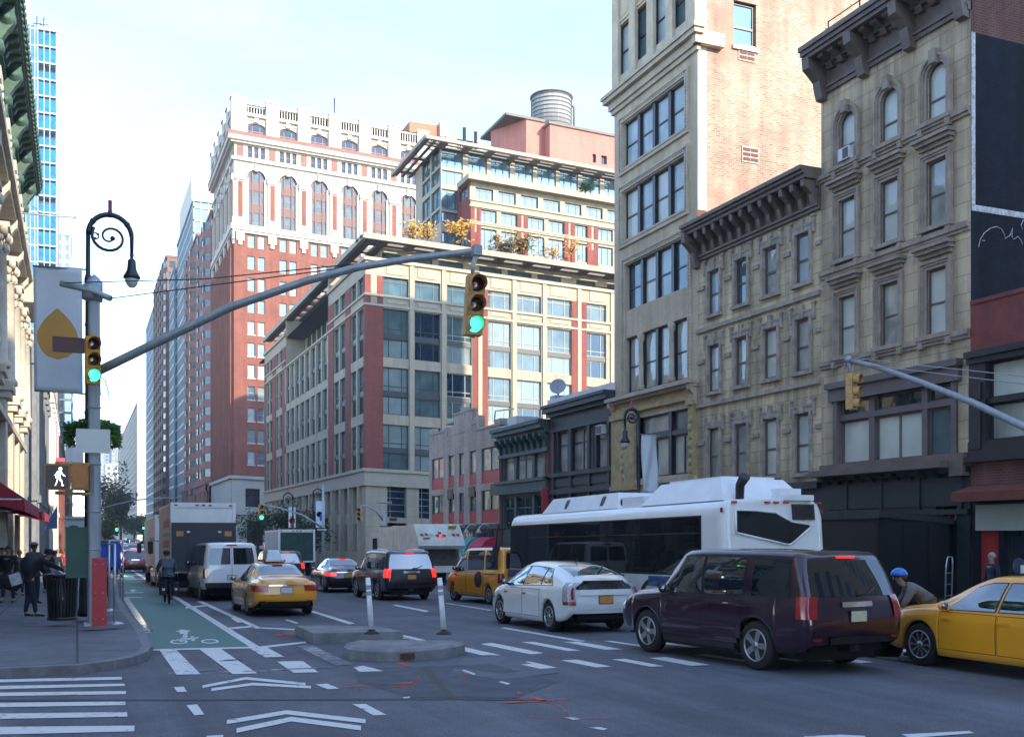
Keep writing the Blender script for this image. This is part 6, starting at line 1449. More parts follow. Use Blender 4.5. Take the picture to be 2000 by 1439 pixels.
# station rows: y, z low, z belt, z roof, half widths low / belt / roof
SUVST = [(-2.40,.46,1.10,1.76,.89,.95,.77),(-2.30,.36,1.11,1.80,.93,.985,.81),(-1.9,.32,1.11,1.82,.945,.99,.825),(-1.2,.30,1.10,1.835,.95,.995,.83),(0,.28,1.08,1.835,.95,.995,.83),(.5,.28,1.07,1.81,.95,.995,.815),(.85,.28,1.065,1.60,.95,.995,.79),(1.3,.30,1.045,1.17,.95,.99,.80),(1.5,.30,1.03,1.13,.95,.985,.82),(1.95,.32,.98,1.08,.93,.965,.80),(2.25,.36,.9,1.0,.88,.92,.74),(2.40,.42,.78,.88,.80,.84,.66)]
def suv(label, loc, rz, paintm, scale=1., plate=PLW, lit=False, detail=True, group=None, rail=None, roofk=1.):
    c = Car('sport_utility_car', label, 'suv', SUVST, -1.32, 1.455, .375, paintm, loc, rz, tail=((.3,.12),(.48,.0),(.72,-.03),(.9,.0),(1.1,.03),(1.76,.27)), nose=((.3,-.1),(.5,0),(.8,-.02),(1.0,-.1)), spokes=5, scale=scale, group=group, bulge=.05)
    c.sidewin(.0, .99, .0, .50); c.sidewin(-1.02, -.08, -1.02, -.08); c.sidewin(-2.02, -1.20, -1.98, -1.22, CGD)
    c.door(-.04, 1.0, .46, 1.04, 0, c.p); c.door(-1.03, -.075, .46, 1.04, 0, c.p)
    c.patch('windshield', lambda y, f, sg: c.top(y, f, .008), .56, 1.24, -.93, .93, CGL, 8, 12)
    c.patch('rear_window', lambda f, z, sg: c.tailp(z, f, .008), lambda z: -.93, lambda z: .93, 1.15, 1.68, CGD if not lit else CGL, 14, 8)
    c.lamp('tail_light', .84, 1.16, .83, 1.0, REDON if lit else REDL_, .18)
    c.lamp('reversing_light', .86, .93, .84, .97, CLEARL, 0, .018)
    c.lamp('headlight', .72, .90, .55, 1.0, CLEARL, .25, .01, True)
    c.bar('chrome_strip', 1.00, 1.075, -.33, .33, CHROME, .03); c.plate(.86, plate)
    c.bar('bumper_step', .60, .66, -.95, .95, c.p, .045, 14); c.bar('bumper_guard', .46, .57, -.62, .62, TRIMB, .035)
    c.lamp('rear_reflector', .52, .56, .78, .95, REDL_, 0)
    mb = MB(); mb.obox(c.tailp(1.725, 0, -.01), (.17,0,0), (0,.05,0), (0,0,.018)); mb.build('high_brake_light', REDON, c.r)
    mb = MB(); y = c.y0+.02; mb.box(-.10,.10,y-.02,y+.25,.34,.46); mb.box(-.05,.05,y-.06,y,.36,.44); mb.build('tow_hitch', TRIMB, c.r)
    for sg in (-1, 1):
        mb = MB(); mb.grid([[c.sidez(-.9+1.75*i/14, .58+.09*j/3, sg, .018 if 0 < j < 3 else .002) for i in range(15)] for j in range(4)]); mb.build('side_moulding', TRIMB if rail else c.p, c.r)
        mb = MB(); mb.box(sg*.80, sg*.97, -.85, .98, .27, .36); mb.build('sill_step', TRIMB, c.r)
    c.mirrors(.86, 1.12, TRIMB); c.wiper(1.17, .05, .5)
    if rail: c.rails(-1.9, .3, .70, 1.83, rail)
    return c
SEDST = [(-2.40,.42,.86,.95,.78,.82,.62),(-2.28,.32,.90,1.02,.84,.87,.66),(-2.0,.26,.92,1.07,.88,.90,.68),(-1.72,.22,.93,1.095,.89,.91,.68),(-1.5,.2,.93,1.17,.89,.912,.655),(-.85,.19,.93,1.41,.89,.912,.57),(-.25,.19,.925,1.465,.89,.912,.565),(.25,.19,.92,1.455,.89,.912,.565),(.6,.19,.915,1.37,.89,.91,.57),(1.05,.19,.91,1.14,.89,.908,.66),(1.36,.2,.90,1.0,.89,.905,.72),(1.9,.22,.84,.93,.87,.88,.68),(2.25,.26,.74,.82,.82,.83,.60),(2.42,.32,.62,.70,.70,.72,.52)]
def sedan(name, label, loc, rz, paintm, plate=PLB, lit=False, sign=False, group=None, spokes=10, scale=1., cat='car', chrome=True):
    c = Car(name, label, cat, SEDST, -1.30, 1.475, .335, paintm, loc, rz, tail=((.3,.1),(.45,0),(.62,-.03),(.8,0),(.98,.03)), nose=((.2,-.12),(.5,.02),(.8,-.1)), spokes=spokes, group=group, scale=scale, bulge=.07)
    c.sidewin(.05, 1.02, .05, .58, q0=8.3); c.sidewin(-.95, -.03, -.78, -.03, q0=8.3); c.sidewin(-1.36, -1.0, -.98, -.86, q0=8.3)
    c.door(.0, 1.06, .32, .88, 0); c.door(-.93, -.035, .32, .88, 0)
    c.patch('windshield', lambda y, f, sg: c.top(y, f, .008), .55, 1.24, -.93, .93, CGL, 8, 12)
    c.patch('rear_window', lambda y, f, sg: c.top(y, f, .008), -1.56, -.86, -.92, .92, CGL, 8, 12)
    c.lamp('tail_light', .70, .86, .60, 1.0, REDON if lit else REDL_, .22); c.lamp('headlight', .60, .74, .5, 1.0, CLEARL, .4, .01, True)
    c.lamp('rear_reflector', .40, .44, .72, .92, REDL_, 0)
    if chrome: c.bar('chrome_strip', .84, .875, -.62, .62, CHROME, .02)
    c.plate(.72, plate); c.bar('bumper_guard', .30, .40, -.86, .86, TRIMB, .03, 12)
    mb = MB(); g = .006; mb.grid([[c.tailp(.62+.0*j+(.36*j/4), -.62+1.24*i/10, .006) for i in range(11)] for j in range(5)]); mb.build('boot_lid', c.p, c.r)
    mb = MB(); mb.obox(c.top(-1.02, 0, .02), (.14,0,0), (0,.02,0), (0,0,.012)); mb.build('high_brake_light', REDON if lit else REDL_, c.r)
    c.mirrors(.92, .95)
    if sign: taxisign(c.r, sign, 1.47)
    return c
def taxisign(parent, kind, z):
    """the lit advert top carried on the roof of a cab"""
    if kind == 'fin':
        mb = MB(); pr = [(-.55,.06),(-.40,.31),(-.32,.34),(.42,.32),(.55,.06)]
        mb.prism([(-.16+0*x, x, z+h) for x, h in pr], (.32, 0, 0)); o = mb.build('roof_sign', M('sign_white_plastic', (.6,.66,.68), .4), parent)
        mb = MB(); mb.prism([(-.24, -.60, z+.02), (.24, -.60, z+.02), (.17, -.45, z+.27), (-.17, -.45, z+.27)], (0, .04, 0)); mb.build('sign_end', M('sign_pale_end', (.55,.66,.66), .3), o)
        mb = MB(); mb.box(-.30,.30,-.64,.6,z-.0,z+.06); mb.box(-.26,.26,-.65,-.60,z+.01,z+.07,1); mb.build('sign_base', [TRIMB, CLEARL], o)
    else:
        mb = MB(); mb.box(-.26,.26,-.12,.12,z+.01,z+.14); o = mb.build('roof_sign', M('sign_white_plastic', (.6,.66,.68), .4), parent); mb = MB(); mb.box(-.3,.3,-.16,.16,z-.02,z+.02); mb.build('sign_base', TRIMB, o)
# the plum suv in front
suv('dark plum SUV with a pale plate and five-spoke wheels, nearest before the bus', *park((1478,1309),(1284,1277),-1.4,1.0,2.9), P_PLUM, 1.0, PLW)
# the white hatchback
HST = [(-2.20,.42,.97,1.13,.78,.82,.63),(-2.08,.30,.99,1.19,.82,.85,.64),(-1.75,.24,.985,1.30,.848,.866,.62),(-1.2,.20,.975,1.42,.855,.872,.59),(-.5,.18,.955,1.475,.858,.872,.57),(.05,.18,.94,1.49,.858,.872,.57),(.45,.18,.93,1.44,.858,.872,.565),(.9,.18,.915,1.27,.858,.87,.60),(1.4,.19,.89,1.02,.85,.86,.68),(1.8,.22,.8,.90,.82,.83,.62),(2.1,.27,.68,.76,.74,.75,.52),(2.22,.33,.58,.66,.62,.64,.44)]
c = Car('hatchback_car', 'white wedge-shaped hatchback with clear tail lamps beside the bus', 'car', HST, -1.28, 1.42, .325, P_WHITE, *park((1071,1232.5),(981,1217.5),-1.3,.87,2.75), tail=((.3,.10),(.42,0),(.6,-.02),(.85,.02),(1.05,.07)), nose=((.2,-.1),(.5,.02),(.8,-.12)), spokes=10, bulge=.07, scale=1.03)
c.sidewin(.12, 1.15, .12, .55, q0=8.3); c.sidewin(-.82, .04, -.78, .04, q0=8.3); c.sidewin(-1.42, -.88, -1.05, -.84, q0=8.3)
c.door(.08, 1.1, .30, .88, 0, CHROME); c.door(-.84, .045, .30, .88, 0, CHROME)
c.patch('windshield', lambda y, f, sg: c.top(y, f, .008), .48, 1.28, -.93, .93, CGL, 8, 12)
c.patch('rear_window', lambda y, f, sg: c.top(y, f, .008), -2.02, -1.12, -.93, .93, CGL, 8, 12)
c.patch('tail_glass', lambda f, z, sg: c.tailp(z, f, .01), -.82, .82, .92, 1.10, CGD, 12, 3)
c.lamp('tail_light', .60, 1.06, .84, 1.0, M('lamp_clear_grey', (.40,.36,.36), .12, coat=1., var=.35, scale=22), .20); c.lamp('brake_light', .60, .67, .85, 1.0, REDL_, .18, .028); c.lamp('lamp_core', .72, .96, .89, .96, REDL_, 0, .028)
c.bar('chrome_strip', .80, .89, -.72, .72, P_WHITE, .03); c.plate(.70, PLO); c.bar('bumper_guard', .28, .38, -.8, .8, TRIMB, .02, 12)
mb = MB(); mb.grid([[c.tailp(.50+.36*j/4, -.74+1.48*i/10, .005) for i in range(11)] for j in range(5)]); mb.build('hatch_door', c.p, c.r)
c.lamp('headlight', .60, .74, .5, 1.0, CLEARL, .5, .01, True); c.mirrors(1.0, .98, TRIMB)
mb = MB(); p = Vector(c.top(-.9, 0)); mb.tube([p, p+Vector((0,-.12,.12))], [.02,.006], 6); mb.build('roof_aerial', TRIMB, c.r)
mb = MB(); mb.tube([c.top(-1.98, .0, .03), c.top(-1.75, .25, .03), c.top(-1.45, .62, .03)], .012, 5); mb.build('rear_wiper', TRIMB, c.r)
# cabs
TAXI = 'yellow cabs'
sedan('taxi_cab', 'yellow sedan cab cut off by the right edge beside the plum SUV', *(lambda f: (Vector((f.x+.9, f.y-1.475, 0)), radians(1.0)))(gnd(1795,1299)), P_TAXI, cat='taxi', group=TAXI, sign='box')
sedan('taxi_cab', 'yellow sedan cab with a white fin-shaped roof sign behind the white van', *park((481,1201.5),(452,1190),-1.3,.9,2.77), P_TAXI, PLB, sign='fin', cat='taxi', group=TAXI, spokes=12)
VST = [(-2.35,.40,1.12,1.78,.80,.84,.72),(-2.25,.30,1.13,1.83,.83,.86,.74),(-1.2,.24,1.12,1.87,.845,.868,.745),(.3,.24,1.08,1.86,.845,.868,.74),(.75,.24,1.06,1.75,.845,.868,.73),(1.2,.25,1.03,1.48,.845,.866,.73),(1.65,.26,.98,1.14,.84,.855,.74),(2.0,.28,.88,1.0,.82,.83,.68),(2.28,.32,.74,.86,.74,.76,.58),(2.36,.36,.66,.78,.66,.68,.5)]
def cabvan(label, loc, rz, back=True):
    c = Car('taxi_cab', label, 'taxi', VST, -1.45, 1.475, .315, P_TAXI, loc, rz, tail=((.3,.08),(.45,0),(.8,0),(1.1,.01),(1.8,.10)), nose=((.2,-.1),(.5,.02),(.9,-.08)), spokes=9, group=TAXI, bulge=.04)
    c.sidewin(.42, 1.28, .42, .86, q0=8.3); c.sidewin(-1.0, .24, -1.0, .24, CGD); c.sidewin(-2.1, -1.2, -2.06, -1.2, CGD)
    c.door(.36, 1.30, .34, 1.02, 0, TRIMB); c.door(-1.05, .33, .34, 1.02, 1, TRIMB)
    c.patch('windshield', lambda y, f, sg: c.top(y, f, .008), .78, 1.6, -.93, .93, CGL, 8, 12)
    c.patch('rear_window', lambda f, z, sg: c.tailp(z, f, .008), -.8, .8, 1.18, 1.68, CGD, 10, 6); c.lamp('tail_light', .72, 1.02, .86, 1.0, REDL_, .12); c.plate(.82, PLO); c.bar('bumper_guard', .32, .5, -.95, .95, TRIMB, .03)
    c.lamp('headlight', .66, .84, .55, 1.0, CLEARL, .4, .01, True); c.mirrors(1.12, 1.12, TRIMB)
    for sg in (-1, 1): mb = MB(); mb.grid([[c.sidez(-1.32+.3*cos(2*pi*k/20)*r+.62, .80+.27*sin(2*pi*k/20)*r, sg, .012) for k in range(21)] for r in (.02, .6, 1.)]); mb.build('round_decal', TRIMB, c.r)
    for sg in (-1, 1): mb = MB(); mb.grid([[c.sidez(-2.1+.95*i/8, .98+.03*j, sg, .01) for i in range(9)] for j in range(2)]); mb.build('door_track', TRIMB, c.r)
    return c
cabvan('tall yellow van cab with dark round side decal, ahead of the white hatchback', *park((953,1180.5),(886,1173),-1.45,.86,2.92))
# white passenger van seen from behind
WST_ = [(-2.72,.55,1.22,2.02,.90,.95,.80),(-2.6,.42,1.24,2.06,.94,.99,.83),(-1.4,.38,1.24,2.10,.96,1.0,.84),(.6,.36,1.22,2.08,.96,1.0,.84),(1.0,.36,1.20,1.96,.96,1.0,.82),(1.5,.36,1.16,1.5,.95,.99,.80),(1.75,.36,1.12,1.28,.95,.98,.82),(2.3,.40,1.05,1.15,.92,.95,.8),(2.6,.46,.9,1.0,.86,.9,.72),(2.72,.52,.8,.9,.8,.84,.66)]
c = Car('passenger_van', 'white passenger van with dark rear windows behind the box truck', 'van', WST_, -1.55, 1.95, .365, P_WHITE, *park((389,1172),(366,1164),-1.55,.98,3.5), tail=((.3,.05),(.6,0),(1.2,.02),(2.05,.14)), spokes=8, bulge=.03, rimr=.2)
c.sidewin(.3, 1.2, .3, .85, q0=8.3); c.sidewin(-1.1, .2, -1.1, .2); c.sidewin(-2.45, -1.2, -2.42, -1.2)
c.door(.25, 1.3, .45, 1.18, 0, TRIMB); c.door(-1.1, .2, .45, 1.18, 1, TRIMB)
c.patch('windshield', lambda y, f, sg: c.top(y, f, .008), .95, 1.62, -.93, .93, CGL, 8, 12)
for f0, f1 in ((-.88, -.06), (.06, .88)): c.patch('rear_window', lambda f, z, sg: c.tailp(z, f, .01), f0, f1, 1.30, 1.88, CGD, 6, 6)
mb = MB(); mb.grid([[c.tailp(.72+1.28*j/6, -.006+.012*i, .008) for i in range(2)] for j in range(7)]); mb.build('door_gap', DRK, c.r)
c.lamp('tail_light', .82, 1.16, .86, 1.0, REDL_, .06); c.plate(.84, PLB); c.bar('bumper', .48, .66, -1.02, 1.02, TRIMB, .1, 12); c.mirrors(1.25, 1.3, TRIMB)
mb = MB(); mb.obox(c.tailp(1.98, 0, .01), (.18,0,0), (0,.02,0), (0,0,.02)); mb.build('high_brake_light', REDL_, c.r)
# dark cars in mid-street
sedan('sedan_car', 'black sedan with an orange plate between the yellow cab and the black SUV', *park((629,1156),(607,1150.5),-1.3,.9,2.77), P_BLACK, PLO, lit=True, spokes=10)
suv('black SUV with silver roof rails and an orange plate behind the two white posts', *park((735,1171.5),(701,1166.5),-1.3,.96,2.7), P_BLACK, .97, PLO, lit=True, rail=CHROME)
suv('dark SUV with a lit high brake light half hidden behind the black sedan', (9.9, 57, gz(57)), radians(4), P_BLACK, .95, PLO, lit=True)
q = suv('yellow SUV cab with a white roof sign ahead of the nearest sedan cab', (6.3, 53, gz(53)), radians(3), P_TAXI, .93, PLO, lit=True, group=TAXI); q.r['category'] = 'taxi'; taxisign(q.r, 'fin', 1.8)
q = suv('yellow SUV cab farther ahead, right of the one with the roof sign', (8.3, 66, gz(66)), radians(3), P_TAXI, .93, PLO, lit=True, group=TAXI); q.r['category'] = 'taxi'
q = sedan('taxi_cab', 'yellow sedan cab half hidden right of the white van', (4.4, 55, gz(55)), radians(2), P_TAXI, PLO, group=TAXI, cat='taxi')
q = suv('maroon minivan alone far up the lane beside the bike lane', (onY(262,1045,90).x, 90, gz(90)), 0., P_MAROON, .98, PLO); q.r['category'] = 'minivan'
# ---------------------------------------------------------------- bus
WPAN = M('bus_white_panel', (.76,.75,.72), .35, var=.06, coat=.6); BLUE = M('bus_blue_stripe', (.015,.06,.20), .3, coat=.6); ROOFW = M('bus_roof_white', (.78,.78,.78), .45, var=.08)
BGL = glass('bus_window_glass', (.014,.016,.018), .03, rough=.01, tint=(.55,.57,.6), var=.5, wavy=.03, wsc=.5)
bx0, by0 = 12.55, 18.6
U = root('city_bus', (bx0+1.3, by0, gz(by0)), 'white city bus with a blue stripe, dark windows and bulky roof units', 'bus', None, 0, -.0125)
LB, HB = 12.2, 2.86
def bsec(y):
    k = 1.; e = 0.
    if y < .12: e = (.12-y)*.45
    if y > LB-.5: e = (y-LB+.5)**2*.5
    w = 1.30-e
    return [(w-.05,.32),(w-.005,.42),(w,.6),(w,1.5),(w,2.45),(w-.03,2.62),(w-.09,2.76),(w-.22,2.84),(w-.6,HB),(0,HB+.02)]
ysb = [0,.03,.07,.12,.3]+[.6+i*.8 for i in range(14)]+[LB-.5,LB-.35,LB-.2,LB-.08,LB]
mb = MB(); lean = lambda y, z: y+(.10*max(0, z-1.8)*max(0, 1-y/.6) if y < .6 else 0)-(.22*max(0, (z-1.0)/1.8)*max(0, 1-(LB-y)/.8) if y > LB-.8 else 0)
rows = [[(x, lean(y, z), z) for x, z in bsec(y)]+[(-x, lean(y, z), z) for x, z in bsec(y)[-2::-1]] for y in ysb]
mb.grid(rows)
for y, s_ in ((0, -1), (LB, 1)): mb.grid([[(x*f, lean(y, z)+s_*(.05 if s_ < 0 else .18)*(1-f*f), z) for f in (-1,-.9,-.6,-.3,0,.3,.6,.9,1)] for x, z in bsec(y)])
mb.build('body', WPAN, U, merge=True)
rp = lambda f, z, off=0.: (f*1.28, lean(0, z)-.05*(1-f*f)-off, z)
for sg in (-1, 1):
    e = [.95, 3.6, 5.3, 7.9, 10.4, 11.75]
    mb = MB(); mb.box(sg*1.302, sg*1.306, .9, 11.8, 1.2, 2.53); mb.build('window_trim', TRIMB, U)
    for i, (a, b) in enumerate(zip(e, e[1:])):
        mb = MB(); mb.box(sg*1.304, sg*1.315, a, b-.03, 1.24, 2.5); o = mb.build('window', BGL, U)
        if i < 4: mb = MB(); mb.box(sg*1.314, sg*1.32, a+.05, b-.08, 2.13, 2.16); mb.build('vent_bar', TRIMB, o)
    mb = MB(); mb.box(sg*1.302, sg*1.31, .95, 3.2, .93, 1.17); mb.box(sg*1.302, sg*1.31, 4.4, 12.0, .93, 1.17); mb.build('stripe', BLUE, U)
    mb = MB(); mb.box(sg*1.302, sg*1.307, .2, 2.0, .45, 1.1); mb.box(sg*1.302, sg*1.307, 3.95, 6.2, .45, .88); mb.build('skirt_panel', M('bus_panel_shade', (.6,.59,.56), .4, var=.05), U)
    mb = MB(); mb.obox((sg*1.305, .12, 2.62), (.012,0,0), (0,.03,0), (0,0,.05)); mb.obox((sg*1.305, 11.9, 2.62), (.012,0,0), (0,.04,0), (0,0,.03)); mb.build('marker_light', REDL_, U)
    mb = MB(); mb.tube([(sg*1.22, LB-.1, 2.5), (sg*1.45, LB+.35, 2.4), (sg*1.48, LB+.38, 1.9)], .025, 6); mb.obox((sg*1.48, LB+.36, 1.65), (.11,0,0), (0,.05,0), (0,0,.24)); mb.build('mirror', TRIMB, U)
    for y in (3.05, 9.6): wheel(U, sg*1.12, y, .48, .3, 8, .27)
    for y in (3.05, 9.6): mb = MB(); mb.grid([[(sg*1.308, y+r*cos(pi*k/16), .48+r*sin(pi*k/16)) for k in range(17)] for r in (.5, .62)]); mb.build('wheel_arch', TRIMB, U)
mb = MB(); mb.box(-1.15, 1.15, .2, LB-.2, .2, .5); mb.build('underbody', UNDER, U)
pg = [(.11-.5,2.62),(.30-.5,2.61),(.5-.5,2.57),(.65-.5,2.38),(.84-.5,2.32),(.86-.5,2.27),(.64-.5,1.90),(.60-.5,1.88),(.10-.5,2.14)]
mb = MB(); mb.prism([rp(f*2, z, .005) for f, z in pg], (0,-.02,0)); 
o = mb.build('rear_window', BGL, U)
mb = MB(); cx_, cz_ = 0.0, 2.3; n = len(pg)
for i in range(n):
    a, b = pg[i], pg[(i+1) % n]; mb.tube([rp(a[0]*2, a[1], .02), rp(b[0]*2, b[1], .02)], .022, 6)
mb.build('window_seal', ROOFW, o)
mb = MB(); mb.prism([rp(f, z, .0) for f, z in ((.34,2.42),(.80,2.42),(.80,2.76),(.34,2.76))], (0,-.05,0)); o = mb.build('route_display', TRIMB, U)
mb = MB(); mb.prism([rp(f, z, .05) for f, z in ((.39,2.46),(.75,2.46),(.75,2.72),(.39,2.72))], (0,-.006,0)); mb.build('display_glass', CGD, o)
for f in (-.80, -.16, .02, .22, .92): mb = MB(); mb.obox(rp(f, 2.79, .02), (.065,0,0), (0,.02,0), (0,0,.02)); mb.build('marker_light', M('marker_red', (.55,.03,.03), .3, coat=1., var=.1), U)
for f in (-.86, .86):
    for z in (1.5, 1.25, 1.0): mb = MB(); mb.lathe([(.001,-.03),(.085,-.02),(.09,.01)], rp(f, z, .01), 14, axis='y'); mb.build('tail_light', REDL_, U)
mb = MB(); mb.prism([rp(f, z, .005) for f, z in ((-.7,.7),(.7,.7),(.7,1.6),(-.7,1.6))], (0,-.012,0)); 
for k in range(6): z = .78+k*.14; mb.prism([rp(f, q, .017) for f, q in ((-.62,z),(.62,z),(.62,z+.07),(-.62,z+.07))], (0,-.006,0), 1)
mb.build('engine_door', [WPAN, TRIMB], U)
mb = MB(); mb.box(-1.28, 1.28, -.16, .06, .36, .58); mb.build('bumper', TRIMB, U)
mb = MB(); mb.grid([[(1.16*f, LB-.22*(z-1.0)/1.8*.98+.20*(1-f*f)+.012, z) for f in (-1,-.6,0,.6,1)] for z in (1.05,1.6,2.1,2.45)]); mb.build('windscreen', BGL, U)
# roof units
mb = MB(); pts = [(-1.05,0),(-.85,.36),(.85,.36),(1.05,0)]
def hexbox(mb, y0, y1, w, h, c=.35, z=HB-.02):
    b = [(-w,y0,z),(w,y0,z),(w,y1,z),(-w,y1,z)]; t = [(-w+c*.6,y0+c,z+h),(w-c*.6,y0+c,z+h),(w-c*.6,y1-c,z+h),(-w+c*.6,y1-c,z+h)]
    i = [mb.P(p) for p in b+t]
    for q in ((0,1,5,4),(1,2,6,5),(2,3,7,6),(3,0,4,7),(4,5,6,7)): mb.face([i[k] for k in q])
hexbox(mb, 5.1, 9.8, 1.1, .42); mb.box(-.95,.95,4.0,5.2,HB-.02,HB+.24); o = mb.build('roof_unit', ROOFW, U)
mb = MB()
for y in (6.1, 8.3): mb.obox((-1.0, y, HB+.2), (.02,0,.03), (0,.09,0), (.04,0,.10))
mb.box(-.96,.96,5.12,5.2,HB+.05,HB+.2); mb.build('unit_vent', TRIMB, o)
mb = MB(); hexbox(mb, .35, 3.9, 1.12, .50, .5); mb.box(-.7,.7,1.0,3.2,HB+.45,HB+.54); mb.box(.3,.85,.25,.9,HB,HB+.25); o = mb.build('roof_unit', ROOFW, U)
mb = MB(); mb.tube([(-.72,.3,HB),(-.72,.28,HB+.3),(-.72,.1,HB+.48)], [.09,.1,.12], 12); mb.build('exhaust_pipe', TRIMB, U)
mb = MB(); mb.box(.2,1.0,-.0,.5,HB-.02,HB+.10); mb.build('roof_vent', ROOFW, U)
# ---------------------------------------------------------------- trucks
TWH = M('truck_white', (.74,.75,.72), .45, var=.1, scale=1.2); TGREY = M('truck_ribbed_side', (.36,.40,.45), .45, var=.15, stretch=(1,8,.3)); LIFT = M('dark_blue_liftgate', (.012,.02,.032), .5, var=.2)
def boxtruck(label, x, y, w, h, L, backmat, rz=0., gate=True, side=TGREY, stripe=None):
    t = root('box_truck', (x, y, gz(y)), label, 'truck', 'box trucks', rz, -.0125)
    mb = MB(); mb.box(-w/2, w/2, 0, L, .95, h); mb.mi = 1; mb.box(-w/2-.012, -w/2, .1, L-.1, 1.05, h-.1); mb.box(w/2, w/2+.012, .1, L-.1, 1.05, h-.1); mb.build('cargo_box', [TWH, side], t)
    mb = MB(); 
    for a, b, c, d in ((-w/2, -w/2+.12, .95, h+.03), (w/2-.12, w/2, .95, h+.03)): mb.box(a, b, -.05, 0, c, d)
    mb.box(-w/2+.12, w/2-.12, -.05, 0, h-.16, h+.03); mb.box(-w/2+.12, w/2-.12, -.05, 0, .92, 1.02); mb.build('rear_frame', TWH, t)
    for f in (-.42,-.1,.0,.1,.42): mb = MB(); mb.box(f*w-.06, f*w+.06, -.07, -.05, h-.1, h-.05); mb.build('marker_light', TRIMB, t)
    mb = MB(); mb.box(-w/2+.13, w/2-.13, -.02, 0.0, 1.02, h-.17); mb.build('rear_door', backmat if not gate else TWH, t)
    if gate:
        mb = MB(); mb.box(-w/2+.02, w/2-.02, -.22, -.07, 1.0, h-.75); mb.box(-w/2+.6, -w/2+.72, -.26, -.22, 1.0, h-1.2); mb.box(w/2-.72, w/2-.6, -.26, -.22, 1.0, h-1.2); o = mb.build('lift_gate', LIFT, t)
        for sg in (-1, 1): mb = MB(); mb.box(sg*w*.37-.13, sg*w*.37+.13, -.235, -.22, h-1.28, h-1.08); mb.build('warning_plate', M('orange_plate', (.5,.2,.05), .5, var=.2, scale=15), o)
        for sg in (-1, 1): mb = MB(); mb.box(sg*w*.24-.06, sg*w*.24+.06, -.24, -.22, h-1.14, h-1.08); mb.build('reflector', CLEARL, o)
    mb = MB(); mb.box(-w/2+.1, w/2-.1, L, L+.1, .6, h-.6); mb.box(-w*.46, w*.46, L+.1, L+1.5, .55, 2.3); mb.prism([(-w*.45, L+.1, 2.3), (-w*.45, L+.5, h-.3), (-w*.45, L+.1, h-.1)], (w*.9, 0, 0)); mb.build('cab', TWH, t)
    mb = MB(); mb.box(-w*.465, w*.465, L+.5, L+1.3, 1.5, 2.15); mb.build('cab_window', CGL, t)
    mb = MB(); mb.box(-.45, .45, .1, L+1.4, .5, .9); mb.box(-w/2+.1, w/2-.1, -.2, -.1, .45, .6); mb.build('chassis', UNDER, t)
    for sg in (-1, 1):
        for yy in (1.3, L+.75): wheel(t, sg*(w/2-.2), yy, .46, .3, 6, .26, TRIMB)
        mb = MB(); mb.tube([(sg*w*.46, L+1.2, 2.2), (sg*(w/2+.25), L+1.35, 2.25), (sg*(w/2+.27), L+1.35, 1.6)], .02, 5); mb.box(sg*(w/2+.16), sg*(w/2+.38), L+1.3, L+1.38, 1.65, 2.2); mb.build('mirror', TRIMB, t)
    if stripe:
        for z0, z1, m in stripe: mb = MB(); mb.box(-w/2-.016, -w/2-.012, .5, L*.6, z0, z1); mb.build('side_decal', m, t)
    return t
GRN_D = M('green_decal', (.03,.30,.20), .5, var=.2, scale=10); RED_D = M('red_decal', (.35,.04,.04), .5, var=.2, scale=10)
boxtruck('white box truck with a raised dark liftgate behind the white van', 4.55, 42.4, 2.45, 3.62, 5.4, LIFT, radians(.5), stripe=((2.7,3.0,RED_D),(2.35,2.5,GRN_D),(1.9,2.2,RED_D)))
boxtruck('grey-sided box truck ahead of the liftgate truck, left edge beside the bike lane', 4.65, 54.0, 2.3, 3.5, 7.5, TWH, 0, gate=False, stripe=((2.3,2.45,GRN_D),))
boxtruck('white box truck half hidden right of the liftgate truck', 7.3, 66, 2.4, 3.3, 6, TWH, 0, gate=False)
DGRN = M('dark_green_load_door', (.008,.05,.05), .5, var=.5, scale=3)
boxtruck('white-framed box truck with a dark green back in mid-street', 13.6, 70.5, 2.45, 3.1, 5.5, DGRN, 0, gate=False)
# garbage truck
gp = gnd(838, 1150); gx, gy = 15.6, 49.5
T = root('garbage_truck', (gx+1.2, gy, gz(gy)), 'cream garbage truck with rows of round red lamps on its sloping tailgate', 'garbage truck', None, radians(1), -.0125)
GWH = M('garbage_truck_white', (.70,.69,.60), .45, var=.2, scale=1.5)
mb = MB(); mb.box(-1.2, 1.2, 1.9, 7.2, .9, 3.0); mb.box(-1.22, 1.22, 1.9, 2.1, .9, 3.05); mb.box(-1.22, 1.22, 4.4, 4.6, .9, 3.03); mb.box(-1.1, 1.1, 7.3, 9.0, .7, 2.7); mb.build('body', GWH, T)
mb = MB(); mb.prism([(-1.22, y, z) for y, z in ((1.9,3.02),(.95,3.05),(.3,2.3),(.1,1.95),(.3,1.8),(1.9,1.75))], (2.44, 0, 0)); mb.prism([(-1.22, y, z) for y, z in ((1.9,1.75),(.9,1.75),(.15,.9),(.1,.7),(1.9,.7))], (.12,0,0)); mb.prism([(1.10, y, z) for y, z in ((1.9,1.75),(.9,1.75),(.15,.9),(.1,.7),(1.9,.7))], (.12,0,0))
mb.box(-1.22, 1.22, 0, .25, .62, .95); tg = mb.build('tailgate', GWH, T)
mb = MB(); mb.box(-1.1, 1.1, 1.2, 1.3, .7, 1.8); mb.prism([(-1.1, y, z) for y, z in ((1.2,.7),(.25,.95),(.25,.9),(1.2,.6))], (2.2,0,0)); mb.build('hopper', M('hopper_steel', (.10,.10,.095), .6, var=.4, scale=4), T)
tn = Vector((0,-.756,.655)); tp = lambda x, s: Vector((x, .95-.65*s, 3.05-.75*s))+tn*.02
